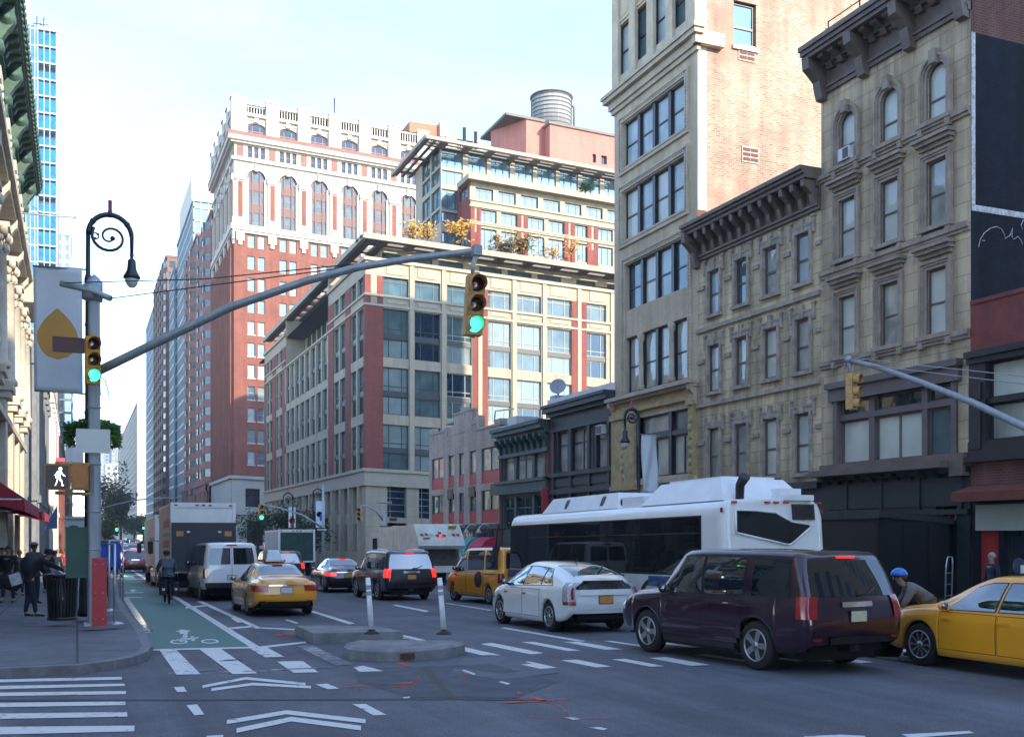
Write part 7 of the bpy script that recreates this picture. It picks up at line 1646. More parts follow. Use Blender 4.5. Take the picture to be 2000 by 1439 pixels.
for x, s, m in ((-.95,.75,REDL_),(-.72,.72,REDL_),(-.45,.72,CLEARL),(-.15,.8,REDL_),(0,.62,REDL_),(.2,.8,REDL_),(.45,.72,CLEARL),(.72,.75,REDL_),(.95,.75,REDL_),(.02,.9,REDON)):
    mb = MB(); c = tp(x, s); u_ = Vector((1,0,0)); v_ = tn.cross(u_); mb.grid([[c+tn*(.03 if r < .1 else 0)+(u_*cos(2*pi*k/12)+v_*sin(2*pi*k/12))*r for k in range(13)] for r in (.005,.07,.10)]); mb.build('lamp', m, tg)
mb = MB(); mb.obox(tp(.72, .35), (.22,0,0), (0,.15,-.14), tn*.03); mb.build('yellow_plate', M('yellow_panel', (.6,.4,.05), .5), tg)
mb = MB(); mb.obox(tp(-.78, 1.02), (.18,0,0), (0,.06,-.06), tn*.02); mb.build('license_plate', PLO, tg)
for sg in (-1, 1):
    for y in (3.2, 4.5, 8.2): wheel(T, sg*1.0, y, .5, .32, 6, .28, TRIMB)
mb = MB(); mb.box(-.5, .5, 1.0, 8.8, .55, .9); mb.build('chassis', UNDER, T)
mb = MB(); mb.box(-1.13, 1.13, 7.8, 8.7, 1.7, 2.4); mb.build('cab_window', CGL, T)
# ---------------------------------------------------------------- far traffic: copies of two simple cars in mixed colours
def farproto(kind):
    if kind == 'car': c = sedan('traffic_car', 'far car', (0,0,0), 0., P_ANY, PLO, lit=False, spokes=5, chrome=False)
    else: c = suv('far suv', (0,0,0), 0., P_ANY, 1, PLO, lit=False); c.r.name = 'traffic_car'
    return c.r
pa, pb_ = farproto('car'), farproto('suv')
cols_ = dict(white=(.6,.6,.58), silver=(.35,.36,.37), black=(.012,.012,.014), grey=(.1,.105,.11), red=(.3,.02,.025), blue=(.03,.06,.15), yellow=(.72,.30,.012))
far_ = [(243,128,'car','silver'),(252,126,'car','blue'),(243,140,'suv','black'),(262,150,'suv','white'),(276,148,'car','black'),(250,172,'car','red'),(268,178,'car','white'),(240,190,'suv','silver'),(258,205,'suv','white'),(280,200,'suv','yellow'),(246,225,'car','black'),(265,235,'suv','white'),(254,255,'car','yellow'),(272,262,'suv','grey'),(244,285,'suv','white'),(260,300,'suv','silver'),(278,310,'car','white'),(252,340,'suv','white'),(268,350,'car','red')]
place_words = ['nearest the kerb', 'behind the maroon minivan', 'in the far queue', 'at the back of the far queue']
cnt = {}
for i, (px, Y, k, cn) in enumerate(far_):
    v = onY(px, 1045, Y); src = pa if k == 'car' else pb_
    key = (k, cn); cnt[key] = cnt.get(key, 0)+1
    lab = 'far %s %s in the distant traffic, %s' % (cn, 'sedan' if k == 'car' else 'suv', ['nearest of its colour', 'second away of its colour', 'third away of its colour', 'fourth away of its colour', 'farthest of its colour'][cnt[key]-1])
    o = src if (k, 'used') not in cnt else dup(src); cnt[(k, 'used')] = 1
    o.location = (v.x, Y, gz(Y)); o['label'] = lab; o['group'] = 'cars in the distant traffic'; o['category'] = 'car'
    def setc(q, c):
        q.color = (*c, 1)
        for ch in q.children: setc(ch, c)
    setc(o, cols_[cn])
# ---------------------------------------------------------------- road markings (thin painted sheets)
def wornmat(name, c, thr=.42, soft=.10, sc=7., under=(.092,.10,.122)):
    m, n, l, p = nt(name); p.inputs['Roughness'].default_value = .7
    tc = n.new('ShaderNodeTexCoord'); t = n.new('ShaderNodeTexNoise'); t.inputs['Scale'].default_value = sc; t.inputs['Detail'].default_value = 9; t.inputs['Roughness'].default_value = .72; l.new(tc.outputs['Object'], t.inputs['Vector'])
    t2 = n.new('ShaderNodeTexNoise'); t2.inputs['Scale'].default_value = .9; t2.inputs['Detail'].default_value = 4; l.new(tc.outputs['Object'], t2.inputs['Vector'])
    mu = n.new('ShaderNodeMath'); mu.operation = 'MULTIPLY_ADD'; l.new(t2.outputs['Fac'], mu.inputs[0]); mu.inputs[1].default_value = .4; l.new(t.outputs['Fac'], mu.inputs[2])
    q = n.new('ShaderNodeMapRange'); q.inputs[1].default_value = thr+.16; q.inputs[2].default_value = thr+.16+soft; l.new(mu.outputs[0], q.inputs[0])
    x = n.new('ShaderNodeMix'); x.data_type = 'RGBA'; l.new(q.outputs[0], x.inputs[0]); x.inputs[6].default_value = rgba(under); x.inputs[7].default_value = rgba(c); l.new(x.outputs[2], p.inputs['Base Color']); return m
def spraymat():
    m, n, l, p = nt('orange_spray_paint'); p.inputs['Base Color'].default_value = (.62,.10,.04,1); p.inputs['Roughness'].default_value = .8
    tc = n.new('ShaderNodeTexCoord'); a = n.new('ShaderNodeTexNoise'); a.inputs['Scale'].default_value = 60; a.inputs['Detail'].default_value = 4; l.new(tc.outputs['Object'], a.inputs['Vector'])
    b = n.new('ShaderNodeTexNoise'); b.inputs['Scale'].default_value = 2.5; b.inputs['Detail'].default_value = 5; l.new(tc.outputs['Object'], b.inputs['Vector'])
    q = n.new('ShaderNodeMath'); q.operation = 'MULTIPLY_ADD'; l.new(b.outputs['Fac'], q.inputs[0]); q.inputs[1].default_value = 1.4; l.new(a.outputs['Fac'], q.inputs[2])
    r = n.new('ShaderNodeMapRange'); r.inputs[1].default_value = 1.05; r.inputs[2].default_value = 1.4; r.inputs[4].default_value = .95; l.new(q.outputs[0], r.inputs[0]); l.new(r.outputs[0], p.inputs['Alpha']); return m
MK = wornmat('road_paint_white', (.62,.62,.60), .36); MKF = wornmat('road_paint_faded', (.40,.40,.39), .50, .2); MKG = wornmat('bike_lane_green', (.05,.15,.125), .20, .3, 3., (.06,.085,.085)); MKO = spraymat()
def sheet(mb, pts, dz=.004):
    mb.poly([gnd(px, py, dz) for px, py in pts])
def strip(mb, pts, th, dz=.004):
    for (a, b), (c, d) in zip(pts, pts[1:]): mb.poly([gnd(a, b-th/2, dz), gnd(c, d-th/2, dz), gnd(c, d+th/2, dz), gnd(a, b+th/2, dz)])
mb = MB(); edge = [(303,1268),(283,1243),(266,1214),(252,1185),(243,1155),(237,1128),(233,1106)]; rgt = [(495,1263),(440,1231),(384,1199),(330,1168),(290,1145),(262,1128.5),(246,1106)]
for (a, b), (c, d) in zip(zip(edge, rgt), zip(edge[1:], rgt[1:])): sheet(mb, [a, b, d, c], .004)
structure('bike_lane', mb, MKG, fix=False)
mb = MB()
for q in ([(241,1104),(246,1104),(507,1262),(489,1263.5)], [(300,1269.5),(300,1267),(500,1262),(500,1265)], [(500,1262.5),(597,1252),(597,1255),(506,1265.5)],
          [(384,1173.5),(394,1173),(512,1226),(500,1227)], [(500,1226),(512,1224.5),(575,1227.5),(575,1230)], [(361,1185),(408,1180),(408,1182.5),(363,1188)], [(437,1225.5),(498,1220.5),(499,1223.5),(440,1229)],
          [(604,1193.5),(612,1192),(693,1216.5),(682,1218.5)], [(767,1181.5),(773,1180),(839,1192.5),(831,1194.5)], [(868,1177.5),(874,1177),(962,1190.5),(956,1191.5)], [(450,1206),(458,1206),(472,1215),(464,1215)], [(556,1210),(562,1209),(584,1216),(578,1217)],
          [(977,1226),(987,1224.5),(1144,1251),(1133,1252.5)], [(780,1240),(792,1240),(838,1251),(824,1252)],
          [(339.5,1341),(358.8,1340),(365,1349.8),(346.5,1350.5)], [(364,1376),(385,1374.6),(399,1394),(379.8,1396)], [(616,1335.8),(638.8,1334),(663,1343.8),(640.5,1345)], [(687.8,1374),(714,1373.6),(755,1395),(729.8,1396)],
          [(786,1360.5),(801,1359),(800,1362),(790,1363)], [(901,1308),(906,1307),(930,1315),(925,1317)], [(973,1330.5),(981,1329.5),(998,1334),(990,1336)], [(1101,1400),(1116,1399),(1134,1403),(1120,1405)], [(1151,1420),(1168,1418.5),(1187,1422),(1178,1425)], [(403,1436),(436,1434),(436,1440),(403,1440)],
          [(1760,1433),(1893,1426.5),(1903,1430.5),(1778,1440)], [(1570,1437),(1640,1433.5),(1690,1436),(1690,1445),(1575,1445)]): sheet(mb, q, .008)
strip(mb, [(229,1123),(240,1124),(262,1126)], 2.5, .008)
structure('lane_marking', mb, MK, fix=False)
mb = MB()
for pl, th in (([(395.5,1340),(479.5,1323.8),(596.8,1335)], 5), ([(413,1346),(493.5,1335),(607.3,1341)], 5), ([(443,1409),(560,1390),(714,1407.5)], 8), ([(462,1425.7),(569,1403.3),(705,1420.8)], 9)): strip(mb, pl, th, .008)
structure('chevron_marking', mb, MK, fix=False)
mb = MB(); mf = MB()
for q in ([(311.5,1269),(344.8,1268.6),(392,1315.8),(344.8,1316.5)], [(388.5,1266.5),(430.5,1265.8),(502.3,1314),(455,1315.8)], [(488,1265.5),(521.5,1263.5),(554.8,1281.5),(518,1283)], [(540.8,1291),(591.5,1290),(622,1312),(574,1313)], [(691,1302.5),(710,1299),(749,1309.5),(702,1311)],
          [(833,1253.5),(868,1254.2),(1088.5,1303),(1055,1305.3)], [(938,1257),(959,1254.2),(1195.3,1300.8),(1163.8,1302.5)], [(1018,1253),(1042,1252.5),(1298,1300),(1270,1301)], [(1100,1252.5),(1131,1252.5),(1387,1297.5),(1350,1299.5)], [(1178,1251),(1195,1251),(1480,1291),(1452,1292)], [(1255,1251),(1275,1251),(1580,1289),(1552,1291)], [(1400,1256),(1425,1256),(1705,1292),(1680,1294)], [(1560,1262),(1585,1262),(1800,1289),(1775,1291)], [(1690,1262),(1720,1262),(1960,1290),(1935,1292)], [(1800,1258),(1830,1258),(2080,1286),(2055,1288)]): sheet(mb, q, .009)
for q in ([(-160,1329.5),(0,1326),(238,1321),(238,1326),(0,1331.5),(-160,1335.5)], [(-160,1342),(0,1338.5),(243,1334),(244,1338.5),(0,1345),(-160,1349)], [(-160,1354.5),(0,1351.5),(246,1348.5),(246,1354.5),(0,1358.5),(-160,1362)], [(-160,1374.5),(0,1371.5),(244.5,1369),(245,1376),(0,1380),(-160,1383.5)], [(-160,1395.5),(0,1392.5),(248,1389.5),(249,1398.5),(0,1403),(-160,1406)], [(-160,1421.5),(0,1418.5),(263,1416),(262,1427),(0,1433.5),(-160,1437)]): sheet(mb, q, .008)
structure('crosswalk_marking', mb, MK, fix=False)
for q in ([(581,1261),(611,1260),(690,1297),(655,1299)], [(330,1312),(420,1306),(420,1308.5),(330,1315)], [(430,1310),(520,1308),(520,1310),(430,1313)], [(530,1306),(650,1301),(650,1303),(530,1309)], [(780,1245),(800,1241),(835,1250),(820,1252)]): sheet(mf, q, .007)
structure('faded_marking', mf, MKF, fix=False)
mb = MB()      # bicycle symbol and arrow in the bike lane
for cx, cy in ((349.5,1252.4),(410,1251.6)):
    e = [[gnd(cx+rx*cos(2*pi*k/20), cy+ry_*sin(2*pi*k/20), .008) for k in range(21)] for rx, ry_ in ((17.5,4.2),(13,2.6))]
    for k in range(20): mb.poly((e[0][k], e[0][k+1], e[1][k+1], e[1][k]))
for q in ([(350,1252),(356,1244),(362,1244),(358,1252.5)], [(356,1246),(384,1244.5),(384,1247),(357,1248.5)], [(374,1251),(372,1242),(378,1242),(381,1250)], [(352,1247),(362,1239.5),(368,1241),(360,1248)], [(376,1245),(388,1243),(388,1245),(378,1247.5)],
          [(356,1242),(360,1236),(366,1236),(364,1242)], [(342,1232),(356,1228.5),(374,1231.5),(366,1233),(368,1236.5),(352,1237.5),(350,1233)]): sheet(mb, q, .008)
for cx, cy in ((258,1153),): 
    for q in ([(cx-6,cy),(cx+2,cy-3),(cx+10,cy),(cx+5,cy),(cx+4,cy+2.5),(cx-2,cy+2.5),(cx-2,cy)], [(cx-14,cy+3.5),(cx+22,cy+2.5),(cx+22,cy+4),(cx-14,cy+5)], [(cx-20,cy+13),(cx+20,cy+12),(cx+20,cy+13.4),(cx-20,cy+14.4)]): sheet(mb, q, .008)
structure('bicycle_marking', mb, MK, fix=False)
mb = MB()
strip(mb, [(664,1341.5),(720,1339),(770,1337),(800,1333),(815,1327),(820,1319)], 3.96, .010); strip(mb, [(700,1344.5),(760,1339),(808,1343.5)], 3.22, .010); strip(mb, [(775,1293),(800,1300)], 4.96, .010)
strip(mb, [(1010,1351),(1040,1361),(1075,1371),(1098,1380),(1108,1395),(1112,1415)], 4.96, .010); strip(mb, [(980,1371),(1050,1368),(1125,1364)], 2.72, .010); strip(mb, [(1035,1398),(1110,1401),(1190,1401)], 2.72, .010); strip(mb, [(900,1312),(915,1316)], 3, .014); strip(mb, [(540,1240),(575,1236)], 3.72, .010); strip(mb, [(548,1237),(570,1241)], 3.72, .010)
structure('orange_spray_marking', mb, MKO, fix=False)
PATCH = M('asphalt_patch', (.074,.082,.10), .85, var=.3, scale=2.5, bump=.4, bscale=80); PATCHL = M('asphalt_patch_worn', (.118,.128,.15), .85, var=.25, scale=4, bump=.4, bscale=80)
mb = MB(); sheet(mb, [(0,1365.5),(880,1363),(1000,1364),(1060,1366),(1060,1367.5),(880,1365.5),(0,1368)], .006); sheet(mb, [(820,1302),(835,1300),(890,1362),(876,1363)], .006); structure('road_seam', mb, M('tar_seam', (.035,.036,.04), .7), fix=False)
mb = MB(); sheet(mb, [(690,1305),(960,1296),(1090,1330),(1010,1362),(800,1361),(700,1330)], .005); structure('road_patch', mb, PATCH, fix=False)
mb = MB(); sheet(mb, [(905,1285),(985,1280),(1100,1312),(980,1326),(880,1312)], .0065); structure('road_patch', mb, PATCHL, fix=False)
# sheet of water and grit in the gutter
mb = MB(); sheet(mb, [(240,1168),(250,1166),(285,1216),(300,1232),(290,1234),(266,1208)], .007); structure('gutter_damp', mb, M('damp_gutter', (.04,.042,.045), .12, var=.2), fix=False)
mb = MB(); rr = random.Random(3)
for k in range(26):
    t = rr.random(); px = 236+t*52+rr.uniform(-1,3); py = 1160+t*75; c = gnd(px, py, .01); r_ = rr.uniform(.03,.10); mb.poly([c+Vector((r_*cos(a)*rr.uniform(.5,1), 1.6*r_*sin(a)*rr.uniform(.5,1), 0)) for a in [2*pi*i/7 for i in range(7)]])
tag(mb.build('gutter_litter', M('pale_litter', (.5,.5,.47), .8, var=.3), fix=False), 'scatter of pale litter and leaves in the gutter by the bike lane', 'litter', kind='stuff')
def manhole(px, py, r, i):
    c = gnd(px, py, .004); o = root('manhole_cover', c, ['dark iron manhole cover on the first crosswalk bar', 'dark iron manhole cover on the second crosswalk bar', 'round iron cover in the asphalt below the plum SUV'][i], 'manhole cover', 'manhole covers'); mb = MB(); mb.lathe([(r*1.08,0),(r*1.08,.005),(r*.96,.006),(r*.96,.003),(.001,.004)], seg=24); mb.build('lid', M('iron_cover', (.05,.045,.04), .6, metal=.4, var=.4, scale=30), o)
manhole(332,1274,.17,0); manhole(452,1290,.17,1)
# ---------------------------------------------------------------- concrete islands with flexible posts
CONCI = M('island_concrete', (.20,.20,.205), .85, var=.35, scale=2.2, bump=.5, bscale=30)
o = root('concrete_island', gnd(690,1252), 'long grey concrete slab island behind the rounded one', 'traffic island'); mb = MB()
g = [gnd(*p) for p in ((577,1240),(612,1257),(787,1253),(740,1243),(650,1240))]
mb.prism(g, (0,0,.21)); mb.v = [tuple(Vector(v)-o.location) for v in mb.v]; mb.build('slab', CONCI, o)
o = root('concrete_island', gnd(785,1285), 'rounded grey concrete kerb island carrying the two white posts', 'traffic island'); mb = MB()
g = [gnd(*p) for p in ((672,1283),(683,1287),(720,1290.5),(790,1291.5),(850,1287),(893,1281),(908,1276),(890,1273),(790,1272),(700,1273),(674,1278))]; c_ = sum(g, Vector())/len(g)
top_ = [Vector((c_.x+(p.x-c_.x)*.93, c_.y+(p.y-c_.y)*.93, .19)) for p in g]; mid = [Vector((p.x, p.y, .15)) for p in g]
rings = [[mb.P(tuple(v-o.location)) for v in r] for r in (g, mid, top_)]
for a, b in zip(rings, rings[1:]):
    for k in range(len(a)): mb.face((a[k], a[(k+1) % len(a)], b[(k+1) % len(a)], b[k]))
mb.face(rings[-1]); mb.build('kerb_ring', CONCI, o)
mb = MB(); 
for a in (3,): p = Vector((g[a].x+.05, g[a].y-.006, .08)); mb.obox(p-o.location, (.12,0,0), (0,.01,0), (0,0,.05))
mb.build('rust_stain', M('rust_stain', (.10,.04,.03), .9, var=.4, scale=12), o)
POSTW = M('post_white_plastic', (.75,.76,.75), .5, var=.12, scale=6); POSTG = M('post_reflective_band', (.32,.33,.34), .35)
def post(px, py, lean, lab):
    c = gnd(px, py+7); c.z = .19; o = root('flexible_post', c, lab, 'bollard', 'white flexible posts on the island'); h = 1.06
    mb = MB(); mb.lathe([(.15,0),(.15,.02),(.10,.04),(.055,.09),(.05,.09)], seg=16); mb.build('base', TRIMB, o)
    mb = MB(); mb.tube([(0,0,.05),(lean*.5,0,h*.5),(lean,0,h)], [.052,.05,.047], 16); b = mb.build('tube', POSTW, o)
    for t in (.80, .69): mb = MB(); mb.tube([(lean*t,0,h*t-.0),(lean*(t+.07),0,h*(t+.07))], .0535, 16, cap=False); mb.build('reflective_band', POSTG, b)
post(726,1254,-.075,'white flexible post with grey bands, left of the pair'); post(867,1254,-.085,'white flexible post with grey bands, right of the pair')
# ---------------------------------------------------------------- signal pole, lamp, banner and the rest at the left corner
GALV = M('galvanised_steel', (.34,.37,.39), .45, metal=.4, var=.15, scale=2.5, stretch=(4,4,.5)); LAMPG = M('lamp_dark_green_black', (.012,.02,.024), .4, var=.2); SIGY = M('signal_yellow', (.60,.30,.03), .5, var=.2, scale=5); SIGT = M('signal_faded_yellow', (.55,.33,.12), .6, var=.25, scale=6)
LENSR = M('lens_red_off', (.05,.004,.004), .2, coat=1.); LENSA = M('lens_amber_off', (.06,.025,.004), .2, coat=1.); LENSG = M('lens_green_lit', (.0,.3,.22), .3, emit=(.03,1,.55), es=1.15, var=.25, scale=90)
def signal(parent, name, c, fwd, size=1.0, body=SIGY, lit=True, back=None, tilt=0., lat=None):
    """three-section head; fwd = direction the lenses face"""
    f = Vector(fwd).normalized(); r_ = Vector((f.y, -f.x, 0)).normalized()*-1; u_ = Vector((0,0,1)); s = size/3
    if tilt: u_ = (u_+r_*tilt).normalized()
    c = Vector(c); o = None; mb = MB()
    for k in (-1, 0, 1): mb.obox(c+u_*(k*s), r_*s*.44, f*s*.30, u_*s*.49)
    mb.obox(c+u_*(1.55*s), r_*s*.16, f*s*.16, u_*s*.10); mb.obox(c-u_*(1.52*s), r_*s*.14, f*s*.14, u_*s*.06)
    o = mb.build(name, body, parent)
    for k, m in ((1, LENSR), (0, LENSA), (-1, LENSG if lit else M('lens_green_off', (.005,.03,.03), .2, coat=1.))):
        q = c+u_*(k*s)+f*s*.31; v_ = u_
        ml = MB(); ml.grid([[q+f*(.06*s*(1-(rr_/(.36*s))**2))+(r_*cos(2*pi*j/16)+v_*sin(2*pi*j/16))*rr_ for j in range(17)] for rr_ in (.004, .2*s, .36*s)]); ml.build('lens', m, o)
        mv = MB(); R0 = .40*s; seg = [radians(-50+280*j/14) for j in range(15)]
        for R1 in (R0, R0-.012): mv.grid([[q+(r_*cos(a)+v_*sin(a))*R1+f*d_ for a in seg] for d_ in (0, .28*s, .56*s)])
        mv.build('visor', [body, TRIMB][0] if body is not SIGY else body, o, fix=False)
    return o
P0 = gnd(184,1243); P0.z = KH
S = root('signal_pole', P0, 'tall grey signal pole with a long curved mast arm over the crossing at left', 'traffic signal')
ztop = atD(181,547,(P0.y*cos(TH)+P0.x*sin(TH))).z; dP = P0.y*cos(TH)+P0.x*sin(TH)
V = lambda px, py, d=dP: atD(px, py, d)-P0
mb = MB(); mb.tube([(0,0,0),(0,0,ztop-KH)], [.135,.115], 8, smooth=False); mb.lathe([(.17,ztop-KH-.45),(.17,ztop-KH-.05),(.10,ztop-KH+.05),(.01,ztop-KH+.12)], seg=12); mb.box(-.2,.2,-.2,.2,0,.06)
for z in (1.6, 2.4, 3.4, 4.6, 5.6): mb.lathe([(.145,z),(.145,z+.03)], seg=12)
mb.build('pole', GALV, S)
d1 = 16.9; tipv = V(931,491,d1); arm = []
for px, py, t in ((197,722,0),(300,672,.16),(450,600,.37),(600,548,.58),(700,522,.71),(800,506,.84),(905,493,.97),(931,490,1)): arm.append(V(px, py, dP-.1+(d1-dP+.1)*t))
mb = MB(); mb.tube([V(186,727,dP)]+arm, [.10,.095,.09,.08,.072,.066,.06,.055,.055], 12); mb.obox(arm[-1], (.07,0,0), (0,.07,0), (0,0,.08)); mb.build('mast_arm', GALV, S)
br = [V(118,553,dP-.3), V(180,568,dP-.17), V(216,583,dP-.3)]; mb = MB(); mb.tube(br, .065, 8); mb.lathe([(.2,-.15),(.2,.15)], br[1]+Vector((0,.17,0)), 12); mb.build('guy_bracket', GALV, S)
mb = MB(); mb.tube([br[0], V(400,545,dP-1.2), V(720,517,16.9*.3+dP*.7)*1.0 if 0 else arm[4]+Vector((0,0,.06))], .012, 5); mb.tube([br[2], arm[4]+Vector((0,0,.02))], .012, 5); mb.build('guy_wire', BLKMETAL, S)
mb = MB(); mb.tube([arm[-1], V(928,505,d1), V(922,520,d1), V(924,536,d1)], [.03,.045,.03,.04], 8); mb.build('hanger', GALV, S)
toc = Vector((-.25,-1,0))
hc = V(926,597,d1-.05); signal(S, 'signal_head', hc, (-.10,-1,-.02), 120*d1/2050*.98, SIGT, True, tilt=.06)
signal(S, 'signal_head', V(181,704,dP-.42), (.14,-1,0), 92*(dP-.4)/2050, SIGY, True)
mb = MB(); mb.obox(V(134,675,dP-.2), (.31,0,0), (0,.015,0), (0,0,.145)); mb.obox(V(134,660,dP-.2), (.31,0,0), (0,.02,0), (0,0,.012)); mb.build('street_name_sign', M('brown_sign', (.085,.028,.026), .5, var=.15), S)
mb = MB(); mb.obox(V(182,861,dP-.17), (.335,0,0), (0,.01,0), (0,0,.25)); mb.build('blank_sign', M('pale_sign', (.60,.62,.57), .5, var=.05), S)
# pedestrian heads
PEDO = M('ped_signal_orange', (.42,.17,.04), .5, var=.2, scale=8)
pc = V(112,931,dP-.3); mb = MB(); mb.obox(pc, (.245,0,0), (0,.10,0), (0,0,.27)); ped = mb.build('pedestrian_signal', PEDO, S)
mb = MB(); mb.obox(pc+Vector((0,-.105,0)), (.215,0,0), (0,.01,0), (0,0,.235)); mb.build('screen', M('ped_screen', (.008,.011,.013), .35), ped)
WALK = M('walking_man_lit', (.8,.8,.8), .5, emit=(.9,.95,1), es=1.3, var=0); mb = MB(); fy = -.12
dots = []
def dl(a, b, n):
    for k in range(n): t = k/max(1, n-1); dots.append((a[0]+(b[0]-a[0])*t, a[1]+(b[1]-a[1])*t))
for k in range(7): dots.append((.03+.026*cos(2*pi*k/7), .155+.026*sin(2*pi*k/7)))
dots.append((.03,.155)); dl((.0,.10),(-.02,-.02),6); dl((.035,.11),(.02,-.02),6); dl((-.02,.10),(-.065,.03),4); dl((-.065,.03),(-.05,-.02),3); dl((.045,.10),(.075,.04),4); dl((.075,.04),(.115,.015),3); dl((.02,-.02),(.055,-.09),4); dl((.055,-.09),(.065,-.17),4); dl((-.02,-.02),(-.035,-.10),4); dl((-.035,-.10),(-.065,-.17),4); dl((.0,.05),(.0,-.02),4); dl((.065,-.17),(.085,-.17),2); dl((.0,-.02),(.03,-.08),3)
for x, z in dots: mb.ball((pc.x+.03+x, pc.y+fy, pc.z+z*1.05), .0105, 6, 4)
mb.build('walking_figure', WALK, ped)
pc2 = V(157,931,dP-.25); mb = MB(); mb.obox(pc2, (.16,0,0), (0,.13,0), (0,0,.28)); mb.obox(pc2+Vector((.0,-.14,0)), (.13,0,0), (0,.012,0), (0,0,.24)); o = mb.build('pedestrian_signal', PEDO, S)
mb = MB(); 
for py in (904, 962): mb.tube([V(108,py,dP-.28), V(180,py+3,dP-.1)], .035, 8)
mb.build('bracket', SIGT, S)
mb = MB(); a = V(196,738,dP-.2); mb.tube([V(192,733,dP-.2), V(205,742,dP-.2), V(213,770,dP-.2), V(207,784,dP-.2), V(196,770,dP-.2), V(195,745,dP-.2)], .012, 6); mb.build('cable_loop', BLKMETAL, S)
# control cabinet, red plate
cb = V(157,1080,dP+.25); mb = MB(); mb.obox(cb+Vector((-.02,0,0)), (.27,0,0), (0,.2,0), (0,0,.52)); mb.obox(cb+Vector((-.02,0,.54)), (.29,0,0), (0,.22,0), (0,0,.02)); mb.box(cb.x-.03, cb.x+.25, cb.y-.21, cb.y-.2, cb.z-.45, cb.z+.45)
mb.ball(cb+Vector((-.13,0,.56)), (.1,.1,.05), 10, 6); mb.build('control_cabinet', M('cabinet_green', (.012,.085,.065), .45, var=.2, scale=2), S)
rp0 = gnd(194,1244); rp0.z = KH; o = root('red_post', rp0, 'flat bright red metal guard post in front of the grey signal pole', 'post'); mb = MB(); w_ = 13.5*dP/2050
mb.box(-w_, w_, -.03, .07, 0, 1.43); mb.box(-w_-.005, w_+.005, -.035, .08, 0, .03); mb.build('plate', M('red_enamel', (.42,.025,.035), .45, var=.25, scale=4), o)
mb = MB(); [mb.ball((w_*.5*sx, -.034, z), .012, 6, 4) for sx in (-1,1) for z in (.15,.7,1.3)]; mb.build('bolts', GALV, o); 
# bishop's crook lamp with banner and flower basket
def crook_lamp(loc, lab, H, side, banner=None, group='bishop crook street lamps', R_=.46):
    o = root('street_lamp', loc, lab, 'street lamp', group); mb = MB()
    mb.lathe([(.24,0),(.24,.12),(.2,.2),(.19,.9),(.14,1.0),(.10,1.15),(.085,1.3),(.075,H*.5),(.095,H*.5+.05),(.07,H*.5+.1),(.062,H-R_-1.2),(.085,H-R_-1.15),(.085,H-R_-1.05),(.055,H-R_-.95),(.05,H-R_)], seg=14)
    for z in (H*.62, H*.72, H*.8): mb.lathe([(.07,z),(.09,z+.03),(.07,z+.06)], seg=12)
    mb.build('post', LAMPG, o)
    mb = MB(); arc = [(side*(R_-R_*cos(pi*k/14)), 0, H-R_+R_*sin(pi*k/14)*1.05) for k in range(15)]; arc.append((side*2*R_, 0, H-R_-.4)); mb.tube(arc, [.06]*14+[.05,.04], 10)
    sp = [(side*(R_+.86*R_*(1-k/34)*cos(2.6+k*.33)), 0, H-R_*1.05+.80*R_*(1-k/34)*sin(2.6+k*.33)) for k in range(30)]; mb.tube(sp, [.042-.0007*k for k in range(30)], 6); mb.ball(sp[-1], .06, 8, 6)
    sp = [(side*(.16+.14*(1-k/16)*cos(3.4-k*.42)), 0, H-R_-.05+.14*(1-k/16)*sin(3.4-k*.42)) for k in range(14)]; mb.tube(sp, .018, 5)
    for k in (3, 7, 11): mb.ball(arc[k], .075, 8, 6)
    for k in (6, 12, 18): mb.ball(sp[0] if k >= len(sp) else sp[min(k, len(sp)-1)], .035, 6, 4)
    mb.build('crook', LAMPG, o)
    z = H-R_-.4; x = side*2*R_; mb = MB(); mb.lathe([(.03,z+.1),(.05,z),(.035,z-.08),(.09,z-.13),(.11,z-.35),(.14,z-.42),(.19,z-.5),(.20,z-.56),(.15,z-.57)], (x,0,0), 16); l_ = mb.build('lantern_hood', LAMPG, o)
    mb = MB(); mb.lathe([(.15,z-.57),(.155,z-.62),(.12,z-.72),(.06,z-.78),(.001,z-.79)], (x,0,0), 16); mb.build('lantern_globe', M('lamp_globe', (.62,.60,.55), .15, coat=1., var=.05), l_)
    mb = MB(); mb.lathe([(.05,H+.02),(.06,H+.1),(.045,H+.1),(.045,H+.34),(.05,H+.36),(.001,H+.37)], (side*R_,0,0), 12); mb.build('photocell', M('red_photocell', (.3,.03,.05), .4), o)
    return o
L0 = gnd(172,1225); L0.z = KH; dL = L0.y*cos(TH)+L0.x*sin(TH); HL2 = atD(210,417,dL).z-KH; RL = 41*dL/2050*.98
LP = crook_lamp(L0, 'dark crook-topped street lamp with a leaf banner beside the grey signal pole', HL2, 1, R_=RL)
VL = lambda px, py, d=dL-.0: atD(px, py, d)-L0
mb = MB(); mb.tube([VL(64,519), VL(172,527)], .02, 6); mb.tube([VL(68,762), VL(172,770)], .02, 6); mb.build('banner_arm', GALV, LP)
bq = root('banner', L0+VL(112,640), 'pale blue-white street banner printed with an orange leaf shape', 'banner'); Bo = bq.location
def bpt(px, py): 
    fx, fz = (px-65)/95, (py-518)/247; p = L0+VL(65,518)+(VL(160,524)-VL(65,518))*fx+(VL(67,764)-VL(65,518))*fz; p.y += .035*sin(fx*5+fz*2)+.02*sin(fz*9); return p-Bo
mb = MB(); mb.grid([[bpt(65+95*i/12, 518+247*j/20) for i in range(13)] for j in range(21)]); bcl = mb.build('cloth', M('banner_cloth', (.72,.77,.80), .8, var=.06, scale=1), bq, fix=False)
md = bcl.modifiers.new('thick', 'SOLIDIFY'); md.thickness = .004
